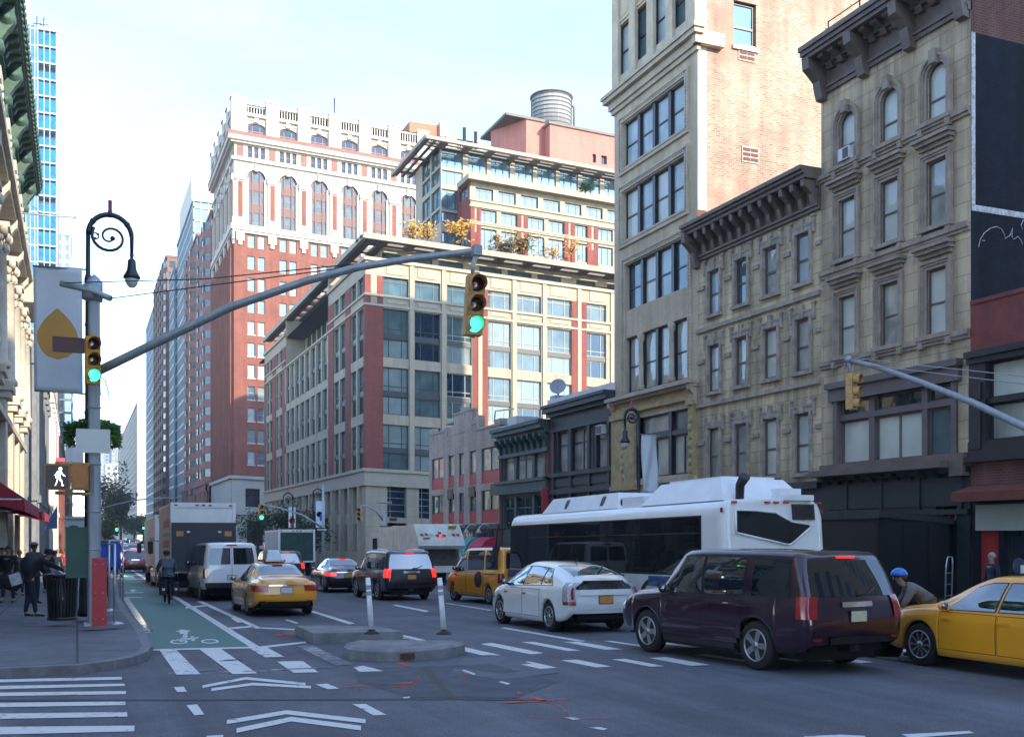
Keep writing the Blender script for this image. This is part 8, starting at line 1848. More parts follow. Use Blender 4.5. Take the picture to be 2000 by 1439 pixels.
def leafw(t): return 40*(1-(1-t/.55)**1.7) if t < .55 else 40*sqrt(max(0, 1-((t-.55)/.45)**2))
mb = MB(); mb.grid([[bpt(111+leafw(j/18)*f, 599+101*j/18)+Vector((0,-.012,0)) for f in (-1,-.66,-.33,0,.33,.66,1)] for j in range(19)]); mb.build('leaf_print', M('banner_orange', (.66,.36,.09), .8, var=.06, scale=1), bcl, fix=False)
# hanging flower basket
bk = root('flower_basket', L0+VL(181,840), 'round hanging basket of trailing green leaves on the street lamp', 'hanging basket'); mb = MB(); mb.lathe([(.05,-.42),(.3,-.3),(.42,-.05),(.44,0)], seg=16); mb.tube([(-.05,0,.0),(-.09,0,.5)], .015, 5); mb.build('basket', TRIMB, bk)
rr = random.Random(5); mb = MB()
for i in range(3600):
    a = rr.random()*2*pi; r_ = .54*sqrt(rr.random()); z = .30*sqrt(max(0, 1-(r_/.56)**2))*rr.uniform(.2,1)-.02; 
    if rr.random() < .45: r_ = rr.uniform(.42,.60); z = rr.uniform(-.36,.16)
    p = Vector((r_*cos(a), r_*sin(a), z)); d_ = Vector((cos(a)+rr.gauss(0,.5), sin(a)+rr.gauss(0,.5), rr.gauss(-.5,.5))).normalized()*rr.uniform(.07,.15); w_ = d_.orthogonal().normalized()*.022
    mb.poly((p, p+d_*.5+w_, p+d_, p+d_*.5-w_), 0 if rr.random() > .4 else 1)
mb.build('foliage', [leafmat('fern_green', (.06,.15,.025)), leafmat('fern_dark', (.03,.08,.015))], bk, fix=False)
# litter bin
b0 = gnd(121,1234); b0.z = KH; b0.z = KH; o = root('litter_bin', b0, 'round black ribbed street litter bin piled with rubbish at the left corner', 'litter bin'); BINB = M('bin_black', (.010,.011,.014), .35, var=.3)
mb = MB(); h = 1.08; n = 26
for k in range(n):
    a = 2*pi*k/n; a2 = a+2*pi/n*.62; q = [(r_*cos(t), r_*sin(t), z) for z, r_ in ((.05,.29),(h*.6,.32),(h-.06,.345)) for t in (a, a2)]; q2 = [(x*.93, y*.93, z) for x, y, z in q]
    i = [mb.P(p) for p in q+q2]
    for f in ((0,1,3,2),(2,3,5,4),(6,8,9,7),(8,10,11,9),(0,2,8,6),(2,4,10,8),(1,7,9,3),(3,9,11,5)): mb.face([i[j] for j in f])
for z, r_ in ((.05,.30),(h-.07,.355)): mb.lathe([(r_-.03,z-.03),(r_+.01,z-.03),(r_+.01,z+.04),(r_-.03,z+.04)], seg=26)
mb.build('basket', BINB, o); mb = MB(); mb.lathe([(.26,.06),(.30,h*.8),(.001,h*.8)], seg=20); mb.build('liner', M('bin_liner', (.02,.02,.025), .25), o)
mb = MB(); rr = random.Random(9)
for k in range(18): mb.obox((rr.uniform(-.22,.22), rr.uniform(-.22,.22), h-.03+rr.uniform(-.08,.06)), Vector((rr.gauss(0,1),rr.gauss(0,1),rr.gauss(0,.3))).normalized()*.09, Vector((rr.gauss(0,1),rr.gauss(0,1),0)).normalized()*.05, (0,0,.02), k % 4)
mb.build('rubbish', [M('paper_white', (.55,.55,.55), .7), M('can_blue', (.05,.15,.45), .4), M('wrapper_orange', (.5,.15,.04), .5), M('cup_brown', (.2,.12,.07), .7)], o)['kind'] = 'stuff'
# barrier posts with a weighted foot by the kerb
for i, (px, py, pt, lab) in enumerate(((224,1240,1062,'chrome crowd post with a round foot nearest the kerb'), (213,1215,1055,'chrome crowd post with a round foot behind the nearest one'))):
    c = gnd(px, py); c.z = KH; d_ = c.y*cos(TH)+c.x*sin(TH); h = atD(px, pt, d_).z-KH; o = root('crowd_post', c, lab, 'barrier post', 'crowd posts along the kerb'); mb = MB(); mb.tube([(0,0,.02),(0,0,h)], .028, 8); mb.tube([(0,.0,h),(-.25,.5,h)], .02, 6); mb.build('pole', M('bright_steel', (.5,.52,.54), .3, metal=.7), o); mb = MB(); mb.lathe([(.2,0),(.19,.02),(.05,.05),(.03,.06)], seg=18); mb.build('foot', M('bright_steel', (.5,.52,.54), .3, metal=.7), o)
c = gnd(166,1222); c.z = KH; o = root('gas_bottle', c, 'dull grey gas bottle tucked behind the red post', 'gas bottle'); mb = MB(); mb.lathe([(.13,0),(.14,.04),(.14,.7),(.09,.8),(.04,.83),(.04,.9)], seg=14); mb.build('cylinder', M('dull_grey_paint', (.2,.21,.21), .5, var=.2), o); mb = MB(); mb.lathe([(.09,.88),(.09,.96),(.08,.96)], seg=12); mb.build('valve_guard', BLKMETAL, o)
# white frame of a vendor's table with blue goods by the kerb
c = gnd(214,1196); c.z = KH; o = root('vendor_stall', c, 'cluttered kerbside vendor rack hung with red and blue clothes', 'stall'); mb = MB()
for x, y in ((-.35,-.5),(-.35,1.6),(.35,-.5),(.35,1.6)): mb.tube([(x,y,0),(x,y,1.75)], .02, 6)
for z in (.75, 1.75): mb.tube([(-.35,-.5,z),(.35,-.5,z),(.35,1.6,z),(-.35,1.6,z),(-.35,-.5,z)], .016, 6)
mb.build('rack', M('bright_steel', (.5,.52,.54), .3, metal=.7), o); rr = random.Random(2)
for k, m in enumerate((M('cloth_blue', (.03,.10,.45), .8, var=.2), M('cloth_red', (.40,.03,.04), .8, var=.2), M('cloth_pink', (.5,.28,.42), .8), M('cloth_dark', (.02,.02,.03), .8), M('cloth_blue', (.03,.10,.45), .8), M('cloth_red', (.4,.03,.04), .8))):
    mb = MB(); y0 = -.4+k*.34; mb.grid([[(.3-.6*i/5+.03*sin(j*2+i), y0+.05*sin(i*1.7+j), 1.74-.75*j/6-(.1 if i in (0,5) else 0)) for i in range(6)] for j in range(7)]); mb.build('garment', m, o, fix=False)
# ---------------------------------------------------------------- right side lamps, signals and the far ones
c = onX(1247, 1045, 19.3); c.z = gz(c.y)+KH; dR = c.y*cos(TH)+c.x*sin(TH); q = crook_lamp(c, 'dark crook-topped street lamp with a white banner above the bus', atD(1230,800,dR).z-c.z, -1, R_=15*dR/2050)
v = lambda px, py: atD(px, py, dR)
o = root('banner', v(1272,905), 'plain white street banner rippling on the lamp above the bus', 'banner'); mb = MB(); a, b = v(1253,848), v(1290,965)
mb.grid([[(Vector((a.x+(b.x-a.x)*(i/8)*(1+.04*j/14)+.05*(j/14)**2, a.y+.05*sin(i*.9+j*.4), a.z+(b.z-a.z)*j/14))-o.location) for i in range(9)] for j in range(15)]); bb = mb.build('cloth', M('banner_white', (.60,.64,.67), .8, var=.05), o, fix=False); bb.modifiers.new('t', 'SOLIDIFY').thickness = .004
mb = MB(); mb.tube([v(1249,848)-o.location, v(1291,852)-o.location], .02, 6); mb.build('arm', GALV, o)
q0 = Vector((18.9,14.9,KH)); S2 = root('signal_pole', q0, 'grey mast arm with a side-on yellow signal reaching in from the right edge', 'traffic signal'); tipd = 27.; W2 = lambda px, py, d: atD(px, py, d)-q0
pts = [Vector((0,0,3.5)), W2(2000,833,22.6), W2(1900,786,24), W2(1800,747,25.3), W2(1720,719,26.3), W2(1657,702,27)]
mb = MB(); mb.tube(pts, [.1,.085,.08,.072,.066,.06], 10); mb.ball(pts[-1], .1, 8, 6); mb.build('mast_arm', GALV, S2)
mb = MB(); mb.tube([(0,0,0),(0,0,5.6)], [.13,.11], 8); mb.build('pole', GALV, S2)
mb = MB(); mb.tube([pts[-1]+Vector((0,0,.05)), W2(2000,735,22.6), (0,0,5.5)], .012, 5); mb.tube([W2(1690,712,26.6), W2(2000,750,22.6), (0,0,5.3)], .012, 5); mb.build('guy_wire', GALV, S2)
mb = MB(); mb.tube([pts[-1], W2(1659,716,27), W2(1661,730,27)], .04, 6); mb.tube([W2(1655,708,27), W2(1646,718,27), W2(1650,728,27), W2(1659,724,27)], .012, 5); mb.build('hanger', GALV, S2)
signal(S2, 'signal_head', W2(1663,765,27), (.36,-.93,0), 70*27/2050, SIGT, False)
def farsignal(lab, base, Y, H, arm_to, heads, body=SIGY, lit=True):
    p = onY(base, 1045, Y); p.z = gz(Y)+KH; o = root('signal_pole', p, lab, 'traffic signal'); mb = MB(); mb.tube([(0,0,0),(0,0,H)], [.13,.1], 8); mb.build('pole', GALV, o)
    if arm_to: mb = MB(); a = [atD(x, y, p.y*cos(TH)+p.x*sin(TH))-p for x, y in arm_to]; mb.tube(a, [.10]+[.07]*(len(a)-1), 8); mb.build('mast_arm', GALV, o)
    for x, y, s_, f in heads: signal(o, 'signal_head', atD(x, y, p.y*cos(TH)+p.x*sin(TH))-p, f, s_, body, lit)
    return o, p
o, p = farsignal('grey signal pole with a mast arm across the side street, before the banner lamps', 631, 86.5, 7.0, [(630,1030),(590,1005),(540,990),(505,986)], [(510,1000,1.3,(0,-1,0))])
D_ = p.y*cos(TH)+p.x*sin(TH); ow = M('sign_black', (.01,.01,.01), .5); oww = M('sign_white', (.65,.66,.66), .5)
def oneway(par, p0, px, py, d):
    c = atD(px, py, d)-p0; mb = MB(); mb.obox(c, (.46,0,0), (0,.01,0), (0,0,.16)); s_ = mb.build('one_way_sign', ow, par)
    mb = MB(); mb.prism([c+Vector((x, -.014, z)) for x, z in ((-.42,-.05),(.2,-.05),(.2,-.12),(.42,0),(.2,.12),(.2,.05),(-.42,.05))], (0,-.004,0)); mb.build('arrow', oww, s_)
    t = text('lettering', 'ONE WAY', mS(p0.x+c.x-.08, p0.y+c.y-.021, p0.z+c.z), .09, ow, None, .002); t.parent = s_; t.matrix_parent_inverse = Matrix.Translation(-p0)
oneway(o, p, 629, 1034, D_-.2)
o, p = farsignal('grey signal pole with a curved arm and yellow head before the stone corner', 750, 74.0, 4.6, [(748,1015),(735,998),(718,988),(703,988)], [(703,1004,1.0,(-.5,-.8,0))], SIGT, False)
D_ = p.y*cos(TH)+p.x*sin(TH); oneway(o, p, 754, 1031, D_-.2); mb = MB(); mb.tube([atD(735,980,D_)-p, atD(765,981,D_)-p], .09, 6); mb.build('cross_bar', GALV, o); mb = MB(); mb.obox(atD(768,1014,D_)-p, (.28,0,0), (0,.01,0), (0,0,.12)); mb.build('street_name_sign', MATS['brown_sign'], o)
mb = MB(); mb.obox(atD(753,1056,D_-.2)-p, (.2,0,0), (0,.01,0), (0,0,.32)); mb.build('parking_sign', oww, o)
o, p = farsignal('far grey mast arm crossing the gap above the distant traffic, left side', 196, 118, 7.4, [(196,993),(230,984),(265,976),(335,971)], [(228,1027,1.1,(0,-1,0)), (333,982,.9,(0,-1,0))])
o, p = farsignal('distant signal pair above the far traffic beside the grey-sided truck', 283, 160, 5.5, None, [(280,1026,1.1,(0,-1,0))])
for i, (px, pt, Y, lab, cm) in enumerate(((572,963,93.5,'far crook lamp with a banner of a red figure on white', M('print_red', (.5,.08,.04), .7)), (611,955,89.5,'far crook lamp with a banner of an orange disc and blue block', M('banner_orange', (.66,.36,.09), .8)))):
    c = onY(px, 1045, Y); c.z = gz(Y)+KH; d_ = c.y*cos(TH)+c.x*sin(TH); crook_lamp(c, lab, atD(px, pt, d_).z-c.z, 1 if i else -1, R_=.42)
    x0, x1, y0, y1 = ((563,578,990,1030), (616,635,978,1030))[i]; a, b = atD(x0, y0, d_), atD(x1, y1, d_); o = root('banner', (a+b)/2, lab.replace('far crook lamp with a banner', 'small far banner'), 'banner'); mb = MB(); h = Vector(((b.x-a.x)/2,0,0)); mb.obox((0,0,0), h, (0,.012,0), (0,0,(a.z-b.z)/2)); mb.build('cloth', M('banner_white', (.6,.64,.67), .8), o)
    mb = MB(); 
    if i: mb.lathe([(.001,-.02),(h.x*.62,-.02)], (-h.x*.2,-.0,0), 16, axis='y'); mb.build('disc_print', cm, o); mb = MB(); mb.box(-h.x*.1, h.x*.95, -.03, -.025, -.55, .0); mb.build('block_print', M('print_blue', (.03,.08,.30), .7), o)
    else: mb.box(-h.x*.5, h.x*.5, -.03, -.02, -.9, .1); mb.box(-h.x*.85, h.x*.85, -.03, -.021, -.5, -.1); mb.build('figure_print', cm, o)
# ---------------------------------------------------------------- people
def skinmesh(name, J, E, mat, parent, lvl=1, rootj=None):
    ks = list(J); me = bpy.data.meshes.new(name); me.from_pydata([J[k][:3] for k in ks], [(ks.index(a), ks.index(b)) for a, b in E], [])
    o = bpy.data.objects.new(name, me); COL.objects.link(o); o.parent = parent; me.materials.append(mat)
    o.modifiers.new('skin', 'SKIN').use_smooth_shade = True
    for i, k in enumerate(ks):
        d = me.skin_vertices[0].data[i]; r = J[k][3]; d.radius = r if isinstance(r, tuple) else (r, r); d.use_root = (k == (rootj or ks[0]))
    s = o.modifiers.new('sub', 'SUBSURF'); s.levels = s.render_levels = lvl; return o
SKIN = M('skin', (.42,.25,.18), .55, var=.08); SKIND = M('skin_dark', (.12,.065,.045), .55, var=.08)
def cl(name, c, var=.2): return M(name, c, .9, var=var, scale=7, bump=.3, bscale=25)
CBLK = cl('cloth_black', (.010,.011,.014)); CNVY = cl('cloth_navy', (.014,.02,.042)); CGRY = cl('cloth_grey', (.11,.11,.115)); CTWD = cl('cloth_tweed', (.17,.155,.13), .4); CJEAN = cl('denim', (.03,.05,.10)); CPNK = cl('cloth_pink_white', (.55,.45,.52)); CFUR = cl('fur_beige', (.26,.21,.16), .5); CRED = cl('cloth_red', (.35,.03,.05)); CBRN = cl('cloth_brown_grey', (.19,.165,.155)); CWHT = cl('cloth_white', (.6,.58,.54)); SHOE = M('shoe_leather', (.012,.011,.012), .5)
HBRN = M('hair_brown', (.05,.03,.02), .7); HBLD = M('hair_blond', (.35,.25,.13), .7); HGRY = M('hair_grey', (.35,.32,.28), .8)
def person(label, loc, rz, top=CBLK, legs=CNVY, hair=HBRN, hat=None, skin=SKIN, pose=None, h=1.75, walk=0., fingers=False, group='people on the left pavement', bulk=1.):
    o = root('person', loc, label, 'person', group, rz); k = h/1.75; o.scale = (k, k, k)
    P = dict(pelvis=(0,0,.95), waist=(0,0,1.10), chest=(0,.0,1.32), neck=(0,.0,1.50), jaw=(0,.03,1.58), head=(0,.02,1.66), crown=(0,.0,1.735),
             sl=(-.18,0,1.43), sr=(.18,0,1.43), el=(-.25,-.02,1.15), er=(.25,-.02,1.15), wl=(-.25,.10,.92), wr=(.25,.10,.92),
             hl=(-.09,0,.92), hr=(.09,0,.92), kl=(-.10,.03+walk*.16,.50), kr=(.10,.03-walk*.10,.50), al=(-.10,walk*.26,.09), ar=(.10,-walk*.30,.09+abs(walk)*.06), tl=(-.11,.17+walk*.26,.035), tr=(.11,.17-walk*.30,.035+abs(walk)*.02))
    if walk: P['wl'] = (-.25,-.12*walk+.05,.92); P['wr'] = (.25,.22*walk+.05,.95)
    P.update(pose or {}); Q = {a: Vector(b) for a, b in P.items()}
    for s in 'lr': Q['h'+s+'nd'] = Q['w'+s]+(Q['w'+s]-Q['e'+s]).normalized()*.09
    rad = dict(pelvis=(.13,.10), waist=(.12,.09), chest=(.15,.105), neck=.052, jaw=(.06,.068), head=(.078,.095), crown=(.05,.06), sl=.06, sr=.06, el=.042, er=.042, wl=.028, wr=.028, hlnd=(.04,.018), hrnd=(.04,.018), hl=.085, hr=.085, kl=.058, kr=.058, al=.04, ar=.04, tl=(.04,.025), tr=(.04,.025))
    J = {a: (*Q[a], rad[a]) for a in rad}
    E = [('pelvis','waist'),('waist','chest'),('chest','neck'),('neck','jaw'),('jaw','head'),('head','crown'),('chest','sl'),('sl','el'),('el','wl'),('wl','hlnd'),('chest','sr'),('sr','er'),('er','wr'),('wr','hrnd'),('pelvis','hl'),('hl','kl'),('kl','al'),('al','tl'),('pelvis','hr'),('hr','kr'),('kr','ar'),('ar','tr')]
    if fingers:
        for s in 'lr':
            d = (Q['w'+s]-Q['e'+s]).normalized(); sd_ = d.cross(Vector((0,0,1))).normalized() if abs(d.z) < .9 else Vector((0,1,0)); dn = sd_.cross(d)
            for n in range(4):
                b = Q['h'+s+'nd']+sd_*(.026*(n-1.5)); L = (.07,.085,.08,.06)[n]; J[s+'f%da' % n] = (*(b+d*L*.5-dn*.008), .0095); J[s+'f%db' % n] = (*(b+d*L*.9-dn*.03), .008); E += [('h'+s+'nd', s+'f%da' % n), (s+'f%da' % n, s+'f%db' % n)]
            b = Q['w'+s]+d*.04; J[s+'tha'] = (*(b+sd_*.05+d*.03), .011); J[s+'thb'] = (*(b+sd_*.06+d*.065), .009); E += [('w'+s, s+'tha'), (s+'tha', s+'thb')]
    body = skinmesh('body', J, E, skin, o)
    u = (Q['crown']-Q['jaw']).normalized(); f_ = Vector((0,1,0)); f_ = (f_-u*f_.dot(u)).normalized(); s_ = f_.cross(u); hc_ = Q['head']
    mb = MB(); mb.ball(hc_+f_*.098-u*.01, (.016,.02,.022), 6, 5); [mb.ball(hc_+s_*x-u*.01, (.016,.025,.035), 6, 5) for x in (-.082,.082)]; mb.build('nose_and_ears', skin, body)
    for x in (-.032,.032): mb = MB(); mb.ball(hc_+f_*.086+s_*x+u*.02, .012, 6, 5); mb.build('eye', M('eye_dark', (.02,.015,.012), .2), body)
    mb = MB(); mb.obox(hc_+f_*.088-u*.05, s_*.022, f_*.006, u*.005); mb.build('mouth', M('lip', (.25,.09,.08), .5), body)
    mb = MB(); c = hc_+u*.03-f_*.018; mb.grid([[c+(s_*cos(2*pi*j/14)*.094+f_*sin(2*pi*j/14)*.108)*sin(t)+u*(.105*cos(t)-(.03 if sin(2*pi*j/14) < .1 and t > 1.4 else 0)) for j in range(15)] for t in (.05,.4,.8,1.2,1.5,1.75)]); mb.build('hair', hair, o, fix=False)
    g = 1.18*bulk
    jk = ['pelvis','waist','chest','neck','sl','el','wl','sr','er','wr']; JJ = {a: (*Q[a], tuple(r*g for r in rad[a]) if isinstance(rad[a], tuple) else rad[a]*(1.38 if a[0] in 'sew' else 1.15)*bulk) for a in jk}
    JJ['neck'] = (*(Q['neck']-(Q['neck']-Q['chest'])*.25), .07); JJ['hem'] = (*(Q['pelvis']-(Q['waist']-Q['pelvis'])*.7), (.165*bulk,.13*bulk)); JJ['wl'] = (*(Q['wl']*.94+Q['el']*.06), .042); JJ['wr'] = (*(Q['wr']*.94+Q['er']*.06), .042)
    skinmesh('jacket', JJ, [('pelvis','waist'),('pelvis','hem'),('waist','chest'),('chest','neck'),('chest','sl'),('sl','el'),('el','wl'),('chest','sr'),('sr','er'),('er','wr')], top, o)
    JL = {a: (*Q[a], tuple(r*1.12 for r in rad[a]) if isinstance(rad[a], tuple) else rad[a]*1.3) for a in ('pelvis','hl','kl','al','hr','kr','ar')}
    JL['waist'] = (*(Q['pelvis']*.6+Q['waist']*.4), (.14,.105)); skinmesh('trousers', JL, [('pelvis','waist'),('pelvis','hl'),('hl','kl'),('kl','al'),('pelvis','hr'),('hr','kr'),('kr','ar')], legs, o)
    for s in 'lr': skinmesh('shoe', {'a': (*(Q['a'+s]-Vector((0,.03,.03))), (.05,.045)), 'b': (*Q['t'+s], (.05,.032)), 'c': (*(Q['t'+s]+(Q['t'+s]-Q['a'+s])*.25), (.04,.026))}, [('a','b'),('b','c')], SHOE, o)
    o['_f'] = 0; del o['_f']; return o, Q, (u, f_, s_)
def cap(o, Q, ax, mat, peak=True):
    u, f_, s_ = ax; c = Q['head']+u*.055; mb = MB(); mb.grid([[c+(s_*cos(2*pi*j/14)*.115+f_*sin(2*pi*j/14)*.135)*sin(t)+u*(.085*cos(t)) for j in range(15)] for t in (.05,.5,1.,1.4,1.6,1.75)])
    if peak: mb.grid([[c+f_*(.10+.07*i)+s_*.085*x*(1-.35*i)-u*.005*i*3 for x in (-1,-.5,0,.5,1)] for i in (0,.5,1)])
    h_ = mb.build('cap', mat, o, fix=False); h_.modifiers.new('t', 'SOLIDIFY').thickness = .006
def at_pave(px, py): c = gnd(px, py, KH); return c
bend = dict(waist=(0,.05,1.10), chest=(0,.22,1.27), neck=(0,.36,1.38), jaw=(0,.43,1.43), head=(0,.46,1.50), crown=(0,.47,1.575), sl=(-.18,.26,1.36), sr=(.18,.26,1.36), el=(-.24,.36,1.10), er=(.20,.52,1.22), wl=(-.18,.55,1.0), wr=(.12,.78,1.10), kl=(-.12,.0,.5), kr=(.12,.05,.5), al=(-.14,-.06,.09), ar=(.14,.10,.09), tl=(-.15,.11,.035), tr=(.15,.27,.035))
o, Q, ax = person('person in black with a dark beret and shoulder bag bending over by the litter bin', at_pave(58,1204), radians(-72), CBLK, CNVY, HBRN, pose=bend, h=1.84, fingers=True, bulk=1.1)
cap(o, Q, ax, CBLK, False)
mb = MB(); mb.ball((-.02,-.06,1.22), (.20,.15,.26), 12, 9); mb.build('rucksack', cl('rucksack_navy', (.012,.016,.028)), o)
sb = root('shoulder_bag', o.location+Vector((-.38,-.22,.80)), 'black shoulder bag with a pale printed panel hanging behind the bending man', 'bag', None, radians(20)); mb = MB(); mb.ball((0,0,.12), (.28,.15,.24), 12, 8); mb.tube([(-.2,0,.3),(0,.05,.62),(.22,0,.3)], .018, 6); mb.build('bag_body', CBLK, sb); mb = MB(); mb.obox((.02,-.15,.18), (.13,0,.04), (0,.012,0), (-.04,0,.14)); mb.build('panel_print', M('bag_print', (.4,.42,.42), .7, var=.5, scale=14), sb)
o, Q, ax = person('person in a tweed flat cap and striped dark coat behind the bending one', at_pave(66,1178), radians(-150), cl('coat_striped_dark', (.05,.05,.055), .6), CNVY, HBRN, skin=SKIND, h=1.90, fingers=True, bulk=1.15, pose=dict(er=(.24,.05,1.16), wr=(.16,.28,1.10))); cap(o, Q, ax, CTWD)
for i, (px, py, rz, tp_, lg, hr, hh, wk, lab) in enumerate(((4,1158,172,CBLK,CJEAN,HBRN,1.78,1,'person in a black coat walking towards the viewer at the left edge'),(24,1143,176,CNVY,CBLK,HGRY,1.72,-1,'person in a navy jacket and trainers just behind the one at the left edge'),(48,1122,190,CBLK,CBLK,HBRN,1.74,1,'person in a dark hood walking behind the flat-capped one'),(90,1118,170,CBLK,CNVY,HBLD,1.72,-1,'person with pale hair and dark coat farther back on the pavement'),(113,1125,180,CFUR,CGRY,HBLD,1.74,1,'blond person with sunglasses and beige fur coat facing the viewer'),(128,1132,175,CRED,CBLK,HBRN,1.72,0,'person in a red striped top beside the green cabinet'),(101,1105,180,CGRY,CNVY,HBRN,1.7,1,'person in grey far back between the others on the pavement'),(233,1128,8,CPNK,CBLK,HBRN,1.68,1,'person in a pink and white top walking away along the kerb'),(206,1165,20,CBLK,CBLK,HBRN,1.76,0,'vendor in black with a pale hat behind the clothes rack'),(16,1176,168,CBLK,CNVY,HBRN,1.8,-1,'person in black striding towards the viewer, nearest on the far left pavement'),(38,1162,185,CGRY,CJEAN,HBLD,1.68,1,'person in a grey coat and jeans with pale hair left of the bending man'),(92,1158,175,CNVY,CBLK,HBRN,1.75,1,'person in navy between the bending man and the litter bin'),(108,1150,182,CWHT,CGRY,HBLD,1.66,-1,'person in a white top with fair hair behind the litter bin'))):
    o, Q, ax = person(lab, at_pave(px, py), radians(rz), tp_, lg, hr, h=hh, walk=wk*.8)
    if i == 8: cap(o, Q, ax, CTWD)
    if i == 4:
        u, f_, s_ = ax; mb = MB(); [mb.ball(Q['head']+f_*.095+s_*x+u*.02, (.028,.012,.022), 8, 5) for x in (-.035,.035)]; mb.build('sunglasses', TRIMB, o)
o, Q, ax = person('grey-haired person in a dark jacket behind the right-hand cab', Vector((20.0,18.6,KH)), radians(80), CNVY, CBLK, HGRY, group=None, h=1.48)
# ---------------------------------------------------------------- cyclists
def bicycle(label, loc, rz, panniers=False):
    o = root('bicycle', loc, label, 'bicycle', None, rz)
    for y in (-.52, .53):
        mb = MB(); mb.lathe([(.325,-.014),(.345,0),(.325,.014),(.315,0),(.325,-.014)], seg=28, axis='x'); 
        for k in range(12): a = 2*pi*k/12; mb.tube([(0,.03*cos(a),.03*sin(a)),(0,.32*cos(a),.32*sin(a))], .002, 3)
        w_ = mb.build('wheel', RUB, o); w_.location = (0, y, .345)
    mb = MB(); 
    for a, b in (((0,-.08,.30),(0,-.22,.80)), ((0,-.2,.74),(0,.36,.80)), ((0,-.08,.30),(0,.38,.72)), ((0,-.08,.30),(0,-.52,.345)), ((0,-.2,.72),(0,-.52,.345)), ((0,.36,.86),(0,.40,.66)), ((0,.40,.66),(0,.53,.345))): mb.tube([a, b], .016, 6)
    mb.build('frame', BLKMETAL, o)
    mb = MB(); mb.tube([(-.29,.28,1.0),(-.2,.36,1.0),(0,.36,.98),(.2,.36,1.0),(.29,.28,1.0)], .015, 6); mb.tube([(0,.36,.86),(0,.36,.98)], .016, 6); mb.build('handlebar', BLKMETAL, o)
    mb = MB(); mb.tube([(0,-.22,.8),(0,-.24,.92)], .014, 6); mb.ball((0,-.26,.945), (.075,.13,.03), 8, 5); mb.build('saddle', TRIMB, o)
    mb = MB(); mb.tube([(.09,-.08,.30),(.09,.0,.15)], .01, 5); mb.tube([(-.09,-.08,.30),(-.09,-.16,.45)], .01, 5); mb.obox((.13,0,.15), (.04,0,0), (0,.05,0), (0,0,.01)); mb.obox((-.13,-.16,.45), (.04,0,0), (0,.05,0), (0,0,.01)); mb.build('pedals', BLKMETAL, o)
    if panniers:
        for sg in (-1, 1):
            mb = MB(); mb.obox((sg*.20,-.56,.52), (.10,0,0), (0,.17,0), (0,0,.19)); mb.ball((sg*.20,-.56,.70), (.12,.19,.07), 10, 6); q = mb.build('pannier', CBLK, o); mb = MB(); mb.obox((sg*.20,-.735,.52), (.045,0,0), (0,.006,0), (0,0,.04)); mb.build('reflector_patch', CLEARL, q)
    return o
ride = dict(pelvis=(0,-.24,1.02), waist=(0,-.19,1.16), chest=(0,-.06,1.34), neck=(0,.04,1.49), jaw=(0,.09,1.56), head=(0,.09,1.64), crown=(0,.07,1.715), sl=(-.18,-.02,1.43), sr=(.18,-.02,1.43), el=(-.27,.12,1.20), er=(.27,.12,1.20), wl=(-.27,.30,1.04), wr=(.27,.30,1.04), hl=(-.09,-.22,.98), hr=(.09,-.22,.98), kl=(-.12,.14,.78), kr=(.12,.10,.58), al=(-.13,-.14,.52), ar=(.13,-.02,.22), tl=(-.13,.02,.47), tr=(.13,.14,.18))
c = gnd(326,1178); bicycle('black bicycle with two panniers in the green bike lane', c, radians(3), True)
o, Q, ax = person('person cycling away in a dark cap and grey-blue plaid jacket with jeans', c, radians(3), cl('jacket_plaid', (.06,.085,.11), .6), CJEAN, HBRN, pose=ride, h=1.78, group='cyclists', bulk=1.2); cap(o, Q, ax, CBLK, False)
c = Vector((gnd(1786,1262).x-.0, 0, 0)); v_ = atD(1788,1262,17.6); c = Vector((v_.x, v_.y, -.12))
bicycle('dark bicycle mostly hidden between the plum SUV and the right-hand cab', c, radians(62))
lean_ = dict(ride); lean_.update(chest=(0,.06,1.30), neck=(0,.20,1.42), jaw=(0,.27,1.46), head=(0,.28,1.54), crown=(0,.27,1.615), sl=(-.18,.09,1.38), sr=(.18,.09,1.38), el=(-.25,.22,1.16))
o, Q, ax = person('person cycling in a blue helmet and grey-brown jacket', c, radians(62), CBRN, CNVY, HBRN, pose=lean_, h=1.66, group='cyclists', fingers=True, bulk=1.1)
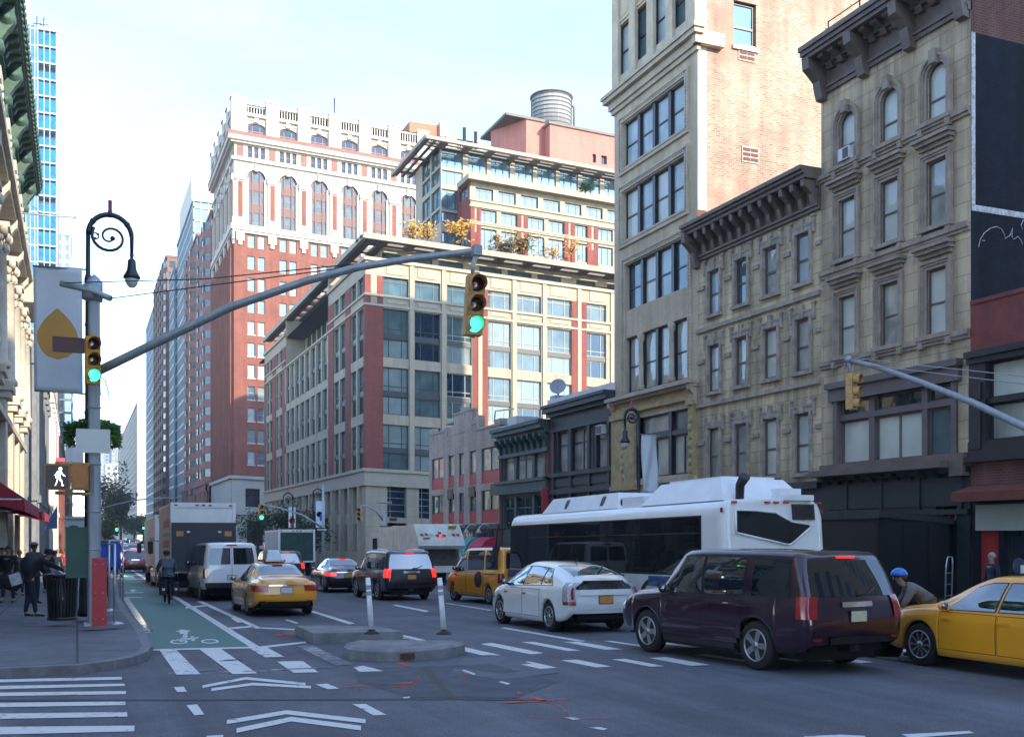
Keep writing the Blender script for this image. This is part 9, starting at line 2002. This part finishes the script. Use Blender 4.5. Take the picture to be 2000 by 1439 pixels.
u, f_, s_ = ax; hc_ = Q['head']+u*.03; mb = MB(); mb.grid([[hc_+(s_*cos(2*pi*j/16)*.112+f_*sin(2*pi*j/16)*.14)*sin(t)+u*(.135*cos(t)) for j in range(17)] for t in (.05,.4,.8,1.2,1.55)]); hm = mb.build('helmet', M('helmet_blue', (.01,.16,.62), .3, coat=.5, var=.05), o, fix=False); hm.modifiers.new('t', 'SOLIDIFY').thickness = .015
# silver hand truck leaning by the shed
c = onX(1852, 1045, 21.6); c.z = KH; o = root('hand_truck', c, 'silver upright hand truck standing before the black shed', 'hand truck', None, radians(20)); mb = MB()
for x in (-.19,.19): mb.tube([(x,0,.05),(x,-.03,1.1),(x*.7,-.05,1.33)], .022, 6)
mb.tube([(-.13,-.05,1.33),(.13,-.05,1.33)], .022, 6)
for z in (.3,.6,.9): mb.tube([(-.19,0,z),(.19,0,z)], .015, 6)
mb.box(-.2,.2,-.28,0,.02,.035); mb.build('frame', M('bright_steel', (.5,.52,.54), .3, metal=.7), o)
for x in (-.25,.25): mb = MB(); mb.lathe([(.05,-.03),(.12,-.03),(.12,.03),(.05,.03)], (x,.05,.12), 14, axis='x'); mb.build('wheel', RUB, o)
# a round sign panel standing before the corner shop
c = onX(1990, 1045, 22.2); d_ = c.y*cos(TH)+c.x*sin(TH); v_ = atD(1993,1105,d_); o = root('sandwich_sign', (v_.x, v_.y, KH), 'dark pavement sign with a round blue-grey disc before the corner shop', 'sign'); mb = MB(); mb.box(-.35,.35,0,.05,0,v_.z+.35-KH); mb.build('board', TRIMB, o); mb = MB(); mb.lathe([(.001,-.012),(.2,-.012),(.22,0)], (-.05,0,v_.z-KH), 24, axis='y'); mb.build('disc', M('disc_slate', (.06,.08,.11), .3, coat=.5), o)
# ---------------------------------------------------------------- the air
mb = MB(); mb.box(-450, 450, -119, 1300, -2.7, 135)
hz = bpy.data.materials.new('haze_air'); hz.use_nodes = True; hn = hz.node_tree.nodes; hn.clear(); ho = hn.new('ShaderNodeOutputMaterial'); hv = hn.new('ShaderNodeVolumePrincipled'); hv.inputs['Color'].default_value = (.86,.93,1,1); hv.inputs['Density'].default_value = .0004; hv.inputs['Anisotropy'].default_value = .2
hz.node_tree.links.new(hv.outputs[0], ho.inputs['Volume'])
o = mb.build('haze', hz); o['kind'] = 'stuff'
